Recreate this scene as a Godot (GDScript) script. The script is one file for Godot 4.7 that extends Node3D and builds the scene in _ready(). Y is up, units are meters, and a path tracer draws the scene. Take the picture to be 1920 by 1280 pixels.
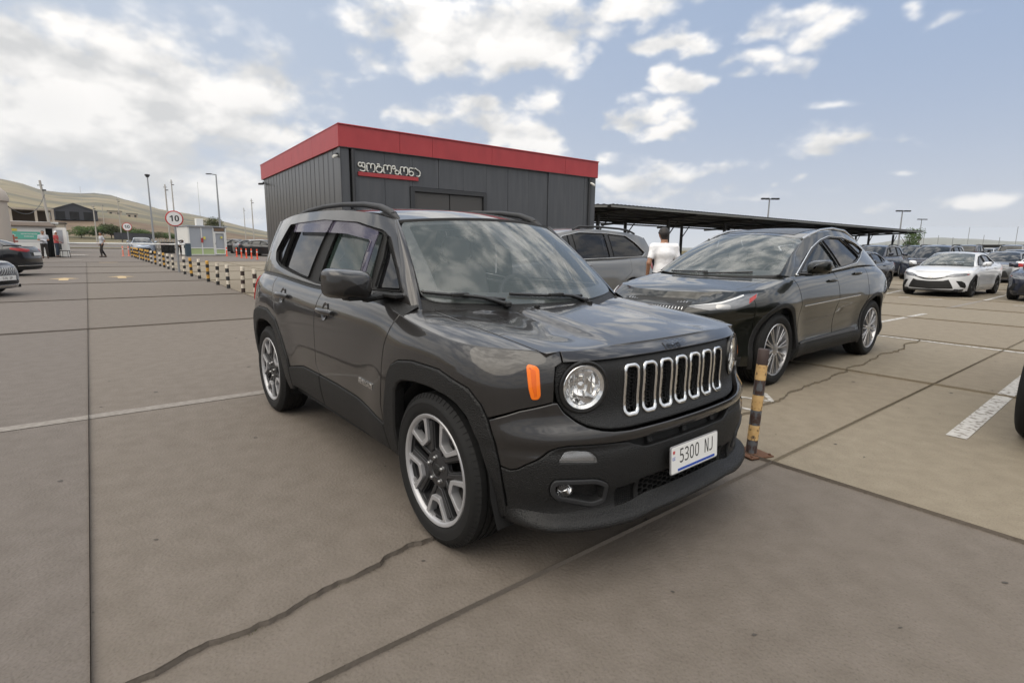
extends Node3D
# A car park under a bright, partly clouded sky: a grey boxy crossover in front of a dark photo booth building.

const CARX := 0.3317
const CARZ := -2.8226
const CARYAW := 0.6863

var taken := {}
var mats := {}
var rng := RandomNumberGenerator.new()

# ------------------------------------------------------------------ mesh builder
class MB:
	var v := PackedVector3Array()
	var n := PackedVector3Array()
	var uv := PackedVector2Array()
	var has_uv := false

	func tri(a: Vector3, b: Vector3, c: Vector3, na: Vector3, nb: Vector3, nc: Vector3) -> void:
		var g := (c - a).cross(b - a)
		if g.length_squared() < 1e-16:
			return
		if g.dot(na + nb + nc) >= 0.0:
			v.append(a); v.append(b); v.append(c)
			n.append(na); n.append(nb); n.append(nc)
		else:
			v.append(a); v.append(c); v.append(b)
			n.append(na); n.append(nc); n.append(nb)

	func flat(a: Vector3, b: Vector3, c: Vector3, hint: Vector3) -> void:
		var g := (b - a).cross(c - a).normalized()
		if g.dot(hint) < 0.0:
			g = -g
		tri(a, b, c, g, g, g)

	func quad(a: Vector3, b: Vector3, c: Vector3, d: Vector3, na: Vector3, nb: Vector3, nc: Vector3, nd: Vector3) -> void:
		tri(a, b, c, na, nb, nc)
		tri(a, c, d, na, nc, nd)

	func fquad(a: Vector3, b: Vector3, c: Vector3, d: Vector3, hint: Vector3) -> void:
		var g := (c - a).cross(d - b).normalized()
		if g.dot(hint) < 0.0:
			g = -g
		quad(a, b, c, d, g, g, g, g)

	func box(ce: Vector3, size: Vector3, r := 0.0, t := Transform3D()) -> void:
		var h := size * 0.5
		r = minf(r, minf(h.x, minf(h.y, h.z)) * 0.99)
		var ax := [Vector3.RIGHT, Vector3.UP, Vector3.BACK]
		for i in 3:
			for s in [-1.0, 1.0]:
				var nn: Vector3 = ax[i] * s
				var u: Vector3 = ax[(i + 1) % 3]
				var w: Vector3 = ax[(i + 2) % 3]
				var hu := absf(u.dot(h)) - r
				var hw := absf(w.dot(h)) - r
				var o: Vector3 = ce + nn * absf(ax[i].dot(h))
				var q := [o + u * hu + w * hw, o - u * hu + w * hw, o - u * hu - w * hw, o + u * hu - w * hw]
				var tn := (t.basis * nn).normalized()
				quad(t * q[0], t * q[1], t * q[2], t * q[3], tn, tn, tn, tn)
		if r <= 0.0:
			return
		for i in 3:
			var u: Vector3 = ax[(i + 1) % 3]
			var w: Vector3 = ax[(i + 2) % 3]
			var e: Vector3 = ax[i] * (absf(ax[i].dot(h)) - r)
			var hu := absf(u.dot(h))
			var hw := absf(w.dot(h))
			for su in [-1.0, 1.0]:
				for sw in [-1.0, 1.0]:
					var a: Vector3 = ce + u * su * hu + w * sw * (hw - r)
					var b: Vector3 = ce + u * su * (hu - r) + w * sw * hw
					var nu: Vector3 = (t.basis * (u * su)).normalized()
					var nw: Vector3 = (t.basis * (w * sw)).normalized()
					quad(t * (a - e), t * (a + e), t * (b + e), t * (b - e), nu, nu, nw, nw)
		for sx in [-1.0, 1.0]:
			for sy in [-1.0, 1.0]:
				for sz in [-1.0, 1.0]:
					var s := Vector3(sx, sy, sz)
					var q := ce + s * (h - Vector3.ONE * r)
					tri(t * (q + Vector3(sx * r, 0, 0)), t * (q + Vector3(0, sy * r, 0)), t * (q + Vector3(0, 0, sz * r)), (t.basis * Vector3(sx, 0, 0)).normalized(), (t.basis * Vector3(0, sy, 0)).normalized(), (t.basis * Vector3(0, 0, sz)).normalized())

	# rows of points; normals from the neighbours
	func grid(rows: Array, hint := 1.0, closed := false) -> void:
		var m: int = rows.size()
		var k: int = rows[0].size()
		var ns := []
		for i in m:
			var line := PackedVector3Array()
			for j in k:
				var a: Vector3 = rows[mini(i + 1, m - 1)][j] - rows[maxi(i - 1, 0)][j]
				var jn := (j + 1) % k if closed else mini(j + 1, k - 1)
				var jp := (j + k - 1) % k if closed else maxi(j - 1, 0)
				if closed and j == 0 and rows[i][0].distance_squared_to(rows[i][k - 1]) < 1e-10:
					jp = k - 2
				if closed and j == k - 1 and rows[i][0].distance_squared_to(rows[i][k - 1]) < 1e-10:
					jn = 1
				var b: Vector3 = rows[i][jn] - rows[i][jp]
				var g := a.cross(b)
				if g.length_squared() < 1e-14:
					var i2 := i + 1 if i < m / 2 else i - 1
					var a2: Vector3 = rows[mini(i2 + 1, m - 1)][j] - rows[maxi(i2 - 1, 0)][j]
					g = a2.cross(rows[i2][jn] - rows[i2][jp])
				line.append(g.normalized() * hint)
			ns.append(line)
		for i in m - 1:
			for j in k - 1:
				quad(rows[i][j], rows[i][j + 1], rows[i + 1][j + 1], rows[i + 1][j], ns[i][j], ns[i][j + 1], ns[i + 1][j + 1], ns[i + 1][j])

	func tube(path: Array, radii: Variant, seg := 10, caps := true, flat_y := 1.0) -> void:
		var rows := []
		var prev := Vector3.ZERO
		for i in path.size():
			var d: Vector3 = (path[mini(i + 1, path.size() - 1)] - path[maxi(i - 1, 0)]).normalized()
			var u := d.cross(Vector3.UP)
			if u.length() < 0.05:
				u = d.cross(Vector3.BACK)
			u = u.normalized()
			if prev != Vector3.ZERO:
				var pu := (prev - d * prev.dot(d))
				if pu.length() > 0.05 and absf(d.dot(Vector3.UP)) > 0.95:
					u = pu.normalized()
			prev = u
			var w := u.cross(d).normalized()
			var r: float = radii[i] if radii is Array or radii is PackedFloat32Array else radii
			var line := PackedVector3Array()
			for j in seg + 1:
				var a := TAU * j / seg
				line.append(path[i] + u * cos(a) * r + w * sin(a) * r * flat_y)
			rows.append(line)
		grid(rows, 1.0, true)
		if caps:
			for e in [0, path.size() - 1]:
				var hint: Vector3 = path[e] - path[1 if e == 0 else e - 1]
				for j in seg:
					flat(path[e], rows[e][j], rows[e][j + 1], hint)

	# profile of (radius, height along axis); t turns the y axis onto the axis wanted
	func lathe(prof: Array, t := Transform3D(), seg := 32, a0 := 0.0, a1 := TAU) -> void:
		var k := prof.size()
		var sn := []
		for i in k - 1:
			var d: Vector2 = prof[i + 1] - prof[i]
			sn.append(Vector2(d.y, -d.x).normalized())
		for i in k - 1:
			var n0: Vector2 = sn[i]
			var n1: Vector2 = sn[i]
			if i > 0 and sn[i - 1].dot(sn[i]) > 0.6:
				n0 = (sn[i - 1] + sn[i]).normalized()
			if i < k - 2 and sn[i + 1].dot(sn[i]) > 0.6:
				n1 = (sn[i + 1] + sn[i]).normalized()
			for j in seg:
				var a := a0 + (a1 - a0) * j / seg
				var b := a0 + (a1 - a0) * (j + 1) / seg
				var ca := Vector3(cos(a), 0, sin(a))
				var cb := Vector3(cos(b), 0, sin(b))
				var p0: Vector2 = prof[i]
				var p1: Vector2 = prof[i + 1]
				var up := Vector3.UP
				quad(t * (ca * p0.x + up * p0.y), t * (cb * p0.x + up * p0.y), t * (cb * p1.x + up * p1.y), t * (ca * p1.x + up * p1.y), (t.basis * (ca * n0.x + up * n0.y)).normalized(), (t.basis * (cb * n0.x + up * n0.y)).normalized(), (t.basis * (cb * n1.x + up * n1.y)).normalized(), (t.basis * (ca * n1.x + up * n1.y)).normalized())

	# polygon in the xy plane of t, front at z = depth, back at z = 0, with a small chamfer
	func extrude(poly: PackedVector2Array, depth: float, t := Transform3D(), holes := [], chamfer := 0.0, back := false) -> void:
		var outlines := [poly]
		var cuts := []
		for hh in holes:
			cuts.append(hh)
		var top := MB.inset(poly, chamfer)
		var tops := [top]
		var topcuts := []
		for hh in cuts:
			topcuts.append(MB.inset(hh, -chamfer))
		var nz := (t.basis * Vector3.BACK).normalized()
		for piece in MB.cut(tops, topcuts):
			var idx := Geometry2D.triangulate_polygon(piece)
			for i in range(0, idx.size(), 3):
				var a: Vector2 = piece[idx[i]]
				var b: Vector2 = piece[idx[i + 1]]
				var c: Vector2 = piece[idx[i + 2]]
				tri(t * Vector3(a.x, a.y, depth), t * Vector3(b.x, b.y, depth), t * Vector3(c.x, c.y, depth), nz, nz, nz)
				if back:
					tri(t * Vector3(a.x, a.y, 0), t * Vector3(b.x, b.y, 0), t * Vector3(c.x, c.y, 0), -nz, -nz, -nz)
		var all := [[poly, top, 1.0]]
		for i in cuts.size():
			all.append([cuts[i], topcuts[i], -1.0])
		for e in all:
			var p: PackedVector2Array = e[0]
			var q: PackedVector2Array = e[1]
			var sg: float = e[2] * (-1.0 if Geometry2D.is_polygon_clockwise(p) else 1.0)
			for i in p.size():
				var j := (i + 1) % p.size()
				var ed := (p[j] - p[i]).normalized()
				var o := (t.basis * Vector3(ed.y * sg, -ed.x * sg, 0)).normalized()
				fquad(t * Vector3(p[i].x, p[i].y, 0), t * Vector3(p[j].x, p[j].y, 0), t * Vector3(p[j].x, p[j].y, depth - chamfer), t * Vector3(p[i].x, p[i].y, depth - chamfer), o)
				if chamfer > 0.0:
					quad(t * Vector3(p[i].x, p[i].y, depth - chamfer), t * Vector3(p[j].x, p[j].y, depth - chamfer), t * Vector3(q[j].x, q[j].y, depth), t * Vector3(q[i].x, q[i].y, depth), o, o, nz, nz)

	static func inset(poly: PackedVector2Array, b: float) -> PackedVector2Array:
		if b == 0.0:
			return poly
		var cw := -1.0 if Geometry2D.is_polygon_clockwise(poly) else 1.0
		var out := PackedVector2Array()
		var k := poly.size()
		for i in k:
			var e0 := (poly[i] - poly[(i + k - 1) % k]).normalized()
			var e1 := (poly[(i + 1) % k] - poly[i]).normalized()
			var n0 := Vector2(-e0.y, e0.x) * cw
			var n1 := Vector2(-e1.y, e1.x) * cw
			var m := (n0 + n1)
			var l := maxf(m.length_squared() * 0.5, 0.4)
			out.append(poly[i] + m * (b / l))
		return out

	static func cut(polys: Array, holes: Array) -> Array:
		# keyhole every hole into its outline by splitting with vertical bands
		var pieces: Array = polys
		for h in holes:
			var lo := Vector2(1e9, 1e9)
			var hi := Vector2(-1e9, -1e9)
			for p in h:
				lo = lo.min(p)
				hi = hi.max(p)
			var mid := (lo.x + hi.x) * 0.5
			var next := []
			for piece in pieces:
				var l := PackedVector2Array([Vector2(-1e3, -1e3), Vector2(mid, -1e3), Vector2(mid, 1e3), Vector2(-1e3, 1e3)])
				var r := PackedVector2Array([Vector2(mid, -1e3), Vector2(1e3, -1e3), Vector2(1e3, 1e3), Vector2(mid, 1e3)])
				for half in [l, r]:
					for part in Geometry2D.intersect_polygons(piece, half):
						next.append_array(Geometry2D.clip_polygons(part, h))
			pieces = next
		return pieces

	func mesh() -> ArrayMesh:
		var a := []
		a.resize(Mesh.ARRAY_MAX)
		a[Mesh.ARRAY_VERTEX] = v
		a[Mesh.ARRAY_NORMAL] = n
		if has_uv:
			a[Mesh.ARRAY_TEX_UV] = uv
		var m := ArrayMesh.new()
		if v.is_empty():
			return m
		m.add_surface_from_arrays(Mesh.PRIMITIVE_TRIANGLES, a)
		return m


# a polygon in the two parameters of a surface, laid on it, with bevelled and turned-in edges
func panel(mb: MB, f: Callable, poly: PackedVector2Array, cell: Vector2, depth := 0.012, bevel := 0.003, holes := [], out := -1.0) -> void:
	var e := 0.004
	var cw := Geometry2D.is_polygon_clockwise(poly)
	var top := MB.inset(poly, bevel)
	var tops := []
	for h in holes:
		tops.append(MB.inset(h, -bevel))
	var lo := Vector2(1e9, 1e9)
	var hi := Vector2(-1e9, -1e9)
	for p in top:
		lo = lo.min(p)
		hi = hi.max(p)
	var cache := {}
	var nrm := func(p: Vector2) -> Array:
		var key := Vector2i(roundi(p.x * 20000.0), roundi(p.y * 20000.0))
		if cache.has(key):
			return cache[key]
		var du: Vector3 = f.call(p + Vector2(e, 0)) - f.call(p - Vector2(e, 0))
		var dv: Vector3 = f.call(p + Vector2(0, e)) - f.call(p - Vector2(0, e))
		var r := [f.call(p), (du.cross(dv) * out).normalized()]
		cache[key] = r
		return r
	var nx := maxi(1, ceili((hi.x - lo.x) / cell.x))
	var ny := maxi(1, ceili((hi.y - lo.y) / cell.y))
	var sx := (hi.x - lo.x) / nx
	var sy := (hi.y - lo.y) / ny
	for i in nx:
		var x0 := lo.x + sx * i
		var strip := PackedVector2Array([Vector2(x0, lo.y - 1), Vector2(x0 + sx, lo.y - 1), Vector2(x0 + sx, hi.y + 1), Vector2(x0, hi.y + 1)])
		var cols: Array = []
		cols.assign(Geometry2D.intersect_polygons(top, strip))
		for h in tops:
			var nc := []
			for c in cols:
				nc.append_array(Geometry2D.clip_polygons(c, h))
			cols = nc
		for col in cols:
			var cl := 1e9
			var ch := -1e9
			for p in col:
				cl = minf(cl, p.y)
				ch = maxf(ch, p.y)
			for j in range(maxi(0, floori((cl - lo.y) / sy)), mini(ny, ceili((ch - lo.y) / sy))):
				var y0 := lo.y + sy * j
				var rect := PackedVector2Array([Vector2(x0 - 1, y0), Vector2(x0 + sx + 1, y0), Vector2(x0 + sx + 1, y0 + sy), Vector2(x0 - 1, y0 + sy)])
				for piece in Geometry2D.intersect_polygons(col, rect):
					if piece.size() < 3:
						continue
					var idx := Geometry2D.triangulate_polygon(piece)
					for t in range(0, idx.size(), 3):
						var a: Array = nrm.call(piece[idx[t]])
						var b: Array = nrm.call(piece[idx[t + 1]])
						var c: Array = nrm.call(piece[idx[t + 2]])
						mb.tri(a[0], b[0], c[0], a[1], b[1], c[1])
	if depth <= 0.0 and bevel <= 0.0:
		return
	var rings := [[poly, top, -1.0 if cw else 1.0]]
	for i in holes.size():
		rings.append([holes[i], tops[i], (1.0 if Geometry2D.is_polygon_clockwise(holes[i]) else -1.0)])
	for r in rings:
		var p: PackedVector2Array = r[0]
		var q: PackedVector2Array = r[1]
		for i in p.size():
			var j := (i + 1) % p.size()
			var steps := maxi(1, ceili((p[j] - p[i]).length() / maxf(cell.x, cell.y)))
			for k in steps:
				var t0 := float(k) / steps
				var t1 := float(k + 1) / steps
				var a: Array = nrm.call(q[i].lerp(q[j], t0))
				var b: Array = nrm.call(q[i].lerp(q[j], t1))
				var c: Array = nrm.call(p[i].lerp(p[j], t0))
				var d: Array = nrm.call(p[i].lerp(p[j], t1))
				var pc: Vector3 = c[0] - c[1] * bevel
				var pd: Vector3 = d[0] - d[1] * bevel
				var side := ((pd - pc).cross(c[1]) * -float(r[2]) * out * -1.0).normalized()
				# outward side: away from the middle of the strip towards the bevel edge
				var away: Vector3 = (c[0] - a[0])
				if away.length() > 1e-6 and side.dot(away) < 0.0:
					side = -side
				if bevel > 0.0:
					mb.quad(a[0], b[0], pd, pc, a[1], b[1], (d[1] + side).normalized(), (c[1] + side).normalized())
				if depth > 0.0:
					mb.quad(pc, pd, pd - d[1] * depth, pc - c[1] * depth, side, side, side, side)


# ------------------------------------------------------------------ names, metas
func numbered(called: String) -> String:
	var k: int = taken.get(called, 0)
	taken[called] = k + 1
	return called if k == 0 else "%s_%03d" % [called, k]


func thing(called: String, label: String, category: String, at := Vector3.ZERO, turn := 0.0, group := "") -> Node3D:
	var o := Node3D.new()
	o.name = numbered(called)
	add_child(o, true)
	o.position = at
	o.rotation.y = turn
	o.set_meta("label", label)
	o.set_meta("category", category)
	if group:
		o.set_meta("group", group)
	return o


func part(parent: Node3D, called: String, m: Mesh, mat: Material, label := "") -> MeshInstance3D:
	var o := MeshInstance3D.new()
	var base := called
	var k := 1
	while parent.has_node(NodePath(called)):
		called = "%s_%03d" % [base, k]
		k += 1
	o.name = called
	o.mesh = m
	if m.get_surface_count() == 0:
		print("EMPTY ", parent.name, "/", called)
		return o
	o.set_surface_override_material(0, mat)
	o.cast_shadow = GeometryInstance3D.SHADOW_CASTING_SETTING_ON
	parent.add_child(o, true)
	if label:
		o.set_meta("label", label)
	return o


func struct(called: String, m: Mesh, mat: Material, parent: Node = null) -> MeshInstance3D:
	var o := MeshInstance3D.new()
	o.name = numbered(called)
	o.mesh = m
	o.set_surface_override_material(0, mat)
	(parent if parent else self).add_child(o, true)
	o.set_meta("kind", "structure")
	return o


func copy_of(root: Node3D, at: Vector3, turn: float, label: String, group := "") -> Node3D:
	var base: String = root.name
	var rx := RegEx.create_from_string("_\\d{3}$")
	base = rx.sub(base, "")
	var r: Node3D = root.duplicate()
	r.name = numbered(base)
	add_child(r, true)
	r.position = at
	r.rotation.y = turn
	r.set_meta("label", label)
	if group:
		r.set_meta("group", group)
	return r


func recolour(o: Node, from: Material, to: Material) -> void:
	if o is MeshInstance3D and o.mesh and o.mesh.get_surface_count() and o.get_surface_override_material(0) == from:
		o.set_surface_override_material(0, to)
	for c in o.get_children():
		recolour(c, from, to)


# ------------------------------------------------------------------ materials
func lin(r: float, g: float, b: float, a := 1.0) -> Color:
	var c := Color(r, g, b).linear_to_srgb()
	c.a = a
	return c


func mk(called: String, c: Color, rough := 0.6, metal := 0.0, spec := 0.5) -> StandardMaterial3D:
	var m := StandardMaterial3D.new()
	m.resource_name = called
	m.albedo_color = c
	m.roughness = rough
	m.metallic = metal
	m.metallic_specular = spec
	mats[called] = m
	return m


func paint(called: String, c: Color, metal := 0.35, rough := 0.38) -> StandardMaterial3D:
	var m := mk(called, c, rough, metal)
	m.clearcoat_enabled = true
	m.clearcoat = 1.0
	m.clearcoat_roughness = 0.02
	m.metallic_specular = 0.28
	return m


func glass(called: String, c: Color, alpha: float) -> StandardMaterial3D:
	var m := mk(called, Color(c.r, c.g, c.b, alpha), 0.02)
	m.transparency = BaseMaterial3D.TRANSPARENCY_ALPHA
	return m


func noise_tex(size: int, freq: float, ramp: Array, octaves := 4, sd := 1, kind := FastNoiseLite.TYPE_SIMPLEX_SMOOTH) -> NoiseTexture2D:
	var t := NoiseTexture2D.new()
	t.width = size
	t.height = size
	t.seamless = true
	var fn := FastNoiseLite.new()
	fn.seed = sd
	fn.noise_type = kind
	fn.frequency = freq
	fn.fractal_octaves = octaves
	t.noise = fn
	if ramp.size():
		var g := Gradient.new()
		var offs := PackedFloat32Array()
		var cols := PackedColorArray()
		for r in ramp:
			offs.append(r[0])
			cols.append(r[1])
		g.offsets = offs
		g.colors = cols
		t.color_ramp = g
	return t


func world_tex(m: StandardMaterial3D, t: Texture2D, metres: float) -> StandardMaterial3D:
	m.albedo_texture = t
	m.uv1_triplanar = true
	m.uv1_world_triplanar = true
	m.uv1_scale = Vector3.ONE / metres
	return m


func cv(pts: Array, smooth := true) -> Curve:
	var c := Curve.new()
	c.min_domain = pts[0][0]
	c.max_domain = pts[-1][0]
	var lo := 1e9
	var hi := -1e9
	for p in pts:
		lo = minf(lo, p[1])
		hi = maxf(hi, p[1])
	c.min_value = lo - 0.5
	c.max_value = hi + 0.5
	c.bake_resolution = 400
	for i in pts.size():
		var a: Array = pts[maxi(i - 1, 0)]
		var b: Array = pts[mini(i + 1, pts.size() - 1)]
		var m: float = (b[1] - a[1]) / (b[0] - a[0])
		if smooth:
			c.add_point(Vector2(pts[i][0], pts[i][1]), m, m)
		else:
			c.add_point(Vector2(pts[i][0], pts[i][1]), 0, 0, Curve.TANGENT_LINEAR, Curve.TANGENT_LINEAR)
	return c


func pv(a: Array) -> PackedVector2Array:
	var r := PackedVector2Array()
	for i in range(0, a.size(), 2):
		r.append(Vector2(a[i], a[i + 1]))
	return r


func rrect(c: Vector2, w: float, h: float, r: float, seg := 4) -> PackedVector2Array:
	var out := PackedVector2Array()
	for q in 4:
		var o := c + Vector2((w * 0.5 - r) * (1 if q == 0 or q == 3 else -1), (h * 0.5 - r) * (1 if q < 2 else -1))
		for k in seg + 1:
			var a := PI * 0.5 * (q + float(k) / seg)
			out.append(o + Vector2(cos(a), sin(a)) * r)
	return out


func circle(c: Vector2, r: float, seg := 24) -> PackedVector2Array:
	var out := PackedVector2Array()
	for k in seg:
		out.append(c + Vector2(cos(TAU * k / seg), sin(TAU * k / seg)) * r)
	return out


func smooth_poly(p: PackedVector2Array, r: float, seg := 3) -> PackedVector2Array:
	var out := PackedVector2Array()
	var k := p.size()
	for i in k:
		var a := p[(i + k - 1) % k]
		var b := p[i]
		var c := p[(i + 1) % k]
		var d := minf(r, minf((a - b).length(), (c - b).length()) * 0.45)
		var s := b + (a - b).normalized() * d
		var e := b + (c - b).normalized() * d
		for j in seg + 1:
			var t := float(j) / seg
			out.append(s.lerp(b, t).lerp(b.lerp(e, t), t))
	return out


func flip(p: PackedVector2Array) -> PackedVector2Array:
	var out := PackedVector2Array()
	for i in range(p.size() - 1, -1, -1):
		out.append(Vector2(-p[i].x, p[i].y))
	return out


# half outline from the centre line outwards, closed by its mirror image
func both(half: PackedVector2Array) -> PackedVector2Array:
	var out := half.duplicate()
	for i in range(half.size() - 1, -1, -1):
		if absf(half[i].x) > 1e-5:
			out.append(Vector2(-half[i].x, half[i].y))
	return out


func aim(from: Vector3, axis: Vector3, up := Vector3.UP) -> Transform3D:
	# y axis along axis
	var y := axis.normalized()
	var x := up.cross(y)
	if x.length() < 0.01:
		x = Vector3.RIGHT.cross(y)
	x = x.normalized()
	return Transform3D(Basis(x, y, x.cross(y)), from)


func face(from: Vector3, normal: Vector3, up := Vector3.UP) -> Transform3D:
	# z axis along normal, y up
	var z := normal.normalized()
	var x := up.cross(z).normalized()
	return Transform3D(Basis(x, z.cross(x), z), from)


# how high the ground stands: level round the cars, rising gently towards the gate
func gy(x: float, z: float) -> float:
	if z > -1.0:
		return 0.0
	var g := 0.0
	for k in 2:
		var e := -0.62 * x - 0.785 * z - 12.0 if k == 0 else 0.785 * x - 0.62 * z - 24.5
		if e <= 0.0:
			continue
		var w := smoothstep(0.15, 0.42, -x / -z) if k == 0 else smoothstep(0.38, 0.62, x / -z)
		var r := e * e / 8.0 if e < 4.0 else minf(e - 2.0, 110.0 if k == 0 else 70.0)
		g += (0.0142 if k == 0 else 0.0125) * w * r
	return g

# ------------------------------------------------------------------ the shape of a car body
# x forward from the front axle, y up, z to the car's right. Lower body: an outline in plan, moved in and out with height.
class Car:
	var P := PackedVector2Array()
	var N := PackedVector2Array()
	var YT := PackedFloat32Array()
	var L := 0.0
	const DS := 0.01
	var fl: Curve      # front profile by height
	var sl: Curve      # side profile by height
	var rl: Curve      # rear profile by height
	var sh: Curve      # rounding by depth below the shoulder
	var shf: Curve     # the same at the nose and tail
	var hx: Curve      # shoulder height by x
	var crown := 0.03
	var hz := 0.72     # where the top begins to fall away
	var drop := 1.2
	var bumps := []    # [x, width, height] long ridges on the hood: Callable
	var hood_extra: Callable
	var wheels := [0.0, -2.57]
	var wy := 0.35
	var flare := 0.015
	var flare_r := 0.48
	var zb: Curve
	var zt: Curve
	var yb: Curve
	var yt: Curve
	var side_bulge := 0.012
	var W := {}        # windscreen: bc, bk (corner), tc, tk as Vector3
	var R := {}        # rear glass
	var roof_crown := 0.05
	var ytmax := 0.0

	func outline(pts: Array) -> void:
		var c := Curve2D.new()
		c.bake_interval = 0.01
		for i in pts.size():
			var a: Vector2 = pts[i - 1] if i > 0 else Vector2(pts[1].x, -pts[1].y)
			var b: Vector2 = pts[i + 1] if i < pts.size() - 1 else Vector2(pts[i - 1].x, -pts[i - 1].y)
			var d := (b - a)
			var l0: float = (pts[i] - a).length()
			var l1: float = (b - pts[i]).length()
			d = d.normalized()
			c.add_point(pts[i], -d * l0 / 3.0, d * l1 / 3.0)
		L = c.get_baked_length()
		var k := int(L / DS) + 2
		for i in k:
			P.append(c.sample_baked(minf(i * DS, L), true))
		for i in k:
			var d := (P[mini(i + 1, k - 1)] - P[maxi(i - 1, 0)]).normalized()
			N.append(Vector2(d.y, -d.x))
		N[0] = Vector2(1, 0)
		N[k - 1] = Vector2(-1, 0)

	func finish() -> void:
		YT.resize(P.size())
		for i in P.size():
			var lo := 0.5
			var hi := 1.4
			for k in 22:
				var y := (lo + hi) * 0.5
				var q := raw(i * DS, y, 0.0)
				if H(q.x, absf(q.z)) > y:
					lo = y
				else:
					hi = y
			YT[i] = lo

	func H(x: float, z: float) -> float:
		z = absf(z)
		var y := hx.sample_baked(clampf(x, hx.min_domain, hx.max_domain)) + crown * (1.0 - (z / hz) * (z / hz)) * smoothstep(-0.9, -0.2, x)
		if z > hz:
			y -= drop * (z - hz) * (z - hz)
		if hood_extra.is_valid():
			y += hood_extra.call(x, z)
		return y

	func sx(x: float) -> float:
		# s where the outline reaches x on the right-hand side
		var lo := 0
		var hi := P.size() - 1
		while hi - lo > 1:
			var m := (lo + hi) / 2
			if P[m].x > x:
				lo = m
			else:
				hi = m
		var t := clampf((P[lo].x - x) / maxf(P[lo].x - P[hi].x, 1e-5), 0, 1)
		return (lo + t) * DS

	func ytop(s: float) -> float:
		var q := clampf(absf(s) / DS, 0, YT.size() - 1.001)
		var i := int(q)
		return lerpf(YT[i], YT[i + 1], q - i)

	func raw(s: float, y: float, off: float) -> Vector3:
		var q := clampf(absf(s) / DS, 0.0, P.size() - 1.001)
		var i := int(q)
		var t := q - i
		var p := P[i].lerp(P[i + 1], t)
		var nn := N[i].lerp(N[i + 1], t).normalized()
		var wf := maxf(nn.x, 0.0)
		var wr := maxf(-nn.x, 0.0)
		wf *= wf
		wr *= wr
		var ws := nn.y * nn.y
		var dd := hx.sample_baked(clampf(p.x, hx.min_domain, hx.max_domain)) - y
		var d := off + wf * fl.sample_baked(clampf(y, fl.min_domain, fl.max_domain)) + ws * sl.sample_baked(clampf(y, sl.min_domain, sl.max_domain)) + wr * rl.sample_baked(clampf(y, rl.min_domain, rl.max_domain))
		var dc := clampf(dd, sh.min_domain, sh.max_domain)
		d += ws * sh.sample_baked(dc) + (wf + wr) * shf.sample_baked(dc)
		if ws > 0.2 and flare > 0.0:
			for wx in wheels:
				var r := Vector2(p.x - wx, y - wy).length() - flare_r
				d += ws * flare * exp(-r * r / 0.02)
		return Vector3(p.x + nn.x * d, y, (p.y + nn.y * d) * (1.0 if s >= 0.0 else -1.0))

	func ring(p: Vector2, off := 0.0) -> Vector3:
		return raw(p.x, p.y, off)

	func top(p: Vector2, off := 0.0) -> Vector3:
		return Vector3(p.x, H(p.x, p.y) + off, p.y)

	func region(lo := -0.2) -> PackedVector2Array:
		var out := PackedVector2Array()
		var k := P.size() - 1
		out.append(Vector2(-L, lo))
		out.append(Vector2(L, lo))
		for i in range(k, -k - 1, -2):
			out.append(Vector2(i * DS, YT[absi(i)]))
		return out

	# polygon given as (x, y) on the right-hand side -> (s, y)
	func side_poly(p: PackedVector2Array, left := false) -> PackedVector2Array:
		var out := PackedVector2Array()
		for q in p:
			out.append(Vector2(sx(q.x), q.y))
		if left:
			var r := PackedVector2Array()
			for i in range(out.size() - 1, -1, -1):
				r.append(Vector2(-out[i].x, out[i].y))
			return r
		return out

	# greenhouse side, p = (x, y); sg 1 right, -1 left
	func glassy(p: Vector2, sg := 1.0, off := 0.0) -> Vector3:
		var b := yb.sample_baked(clampf(p.x, yb.min_domain, yb.max_domain))
		var t := yt.sample_baked(clampf(p.x, yt.min_domain, yt.max_domain))
		var v := (p.y - b) / (t - b)
		var z := lerpf(zb.sample_baked(clampf(p.x, zb.min_domain, zb.max_domain)), zt.sample_baked(clampf(p.x, zt.min_domain, zt.max_domain)), v) + side_bulge * 4.0 * v * (1.0 - v)
		return Vector3(p.x, p.y, (z + off) * sg)

	func _screen(d: Dictionary, p: Vector2, off: float, fwd: float) -> Vector3:
		var u := absf(p.x)
		var k: float = d.get("pow", 2.2)
		var f := pow(u, k)
		var b: Vector3 = d.bc.lerp(d.bk, f)
		b.z = d.bk.z * u
		var t: Vector3 = d.tc.lerp(d.tk, f)
		t.z = d.tk.z * u
		var q := b.lerp(t, p.y)
		var bul: float = d.get("bulge", 0.02) * 4.0 * p.y * (1.0 - p.y)
		q += Vector3(fwd * 0.6, 0.8, 0).normalized() * (bul + off)
		q.z *= signf(p.x) if p.x != 0.0 else 0.0
		return q

	func screen(p: Vector2, off := 0.0) -> Vector3:
		return _screen(W, p, off, 1.0)

	func back(p: Vector2, off := 0.0) -> Vector3:
		return _screen(R, p, off, -1.0)

	# roof, p = (u across -1..1, w back 0..1)
	func roof(p: Vector2, off := 0.0) -> Vector3:
		var u := absf(p.x)
		var a := screen(Vector2(u, 1.0))
		var b := back(Vector2(u, 1.0))
		var x := lerpf(a.x, b.x, p.y)
		var e := yt.sample_baked(clampf(x, yt.min_domain, yt.max_domain))
		var z := zt.sample_baked(clampf(x, zt.min_domain, zt.max_domain))
		var cr := roof_crown * (1.0 - u * u)
		var y0 := a.y - yt.sample_baked(clampf(a.x, yt.min_domain, yt.max_domain)) - cr
		var y1 := b.y - yt.sample_baked(clampf(b.x, yt.min_domain, yt.max_domain)) - cr
		var fade := pow(1.0 - p.y, 4.0) * y0 + pow(p.y, 4.0) * y1
		var zz := z * u
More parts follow.
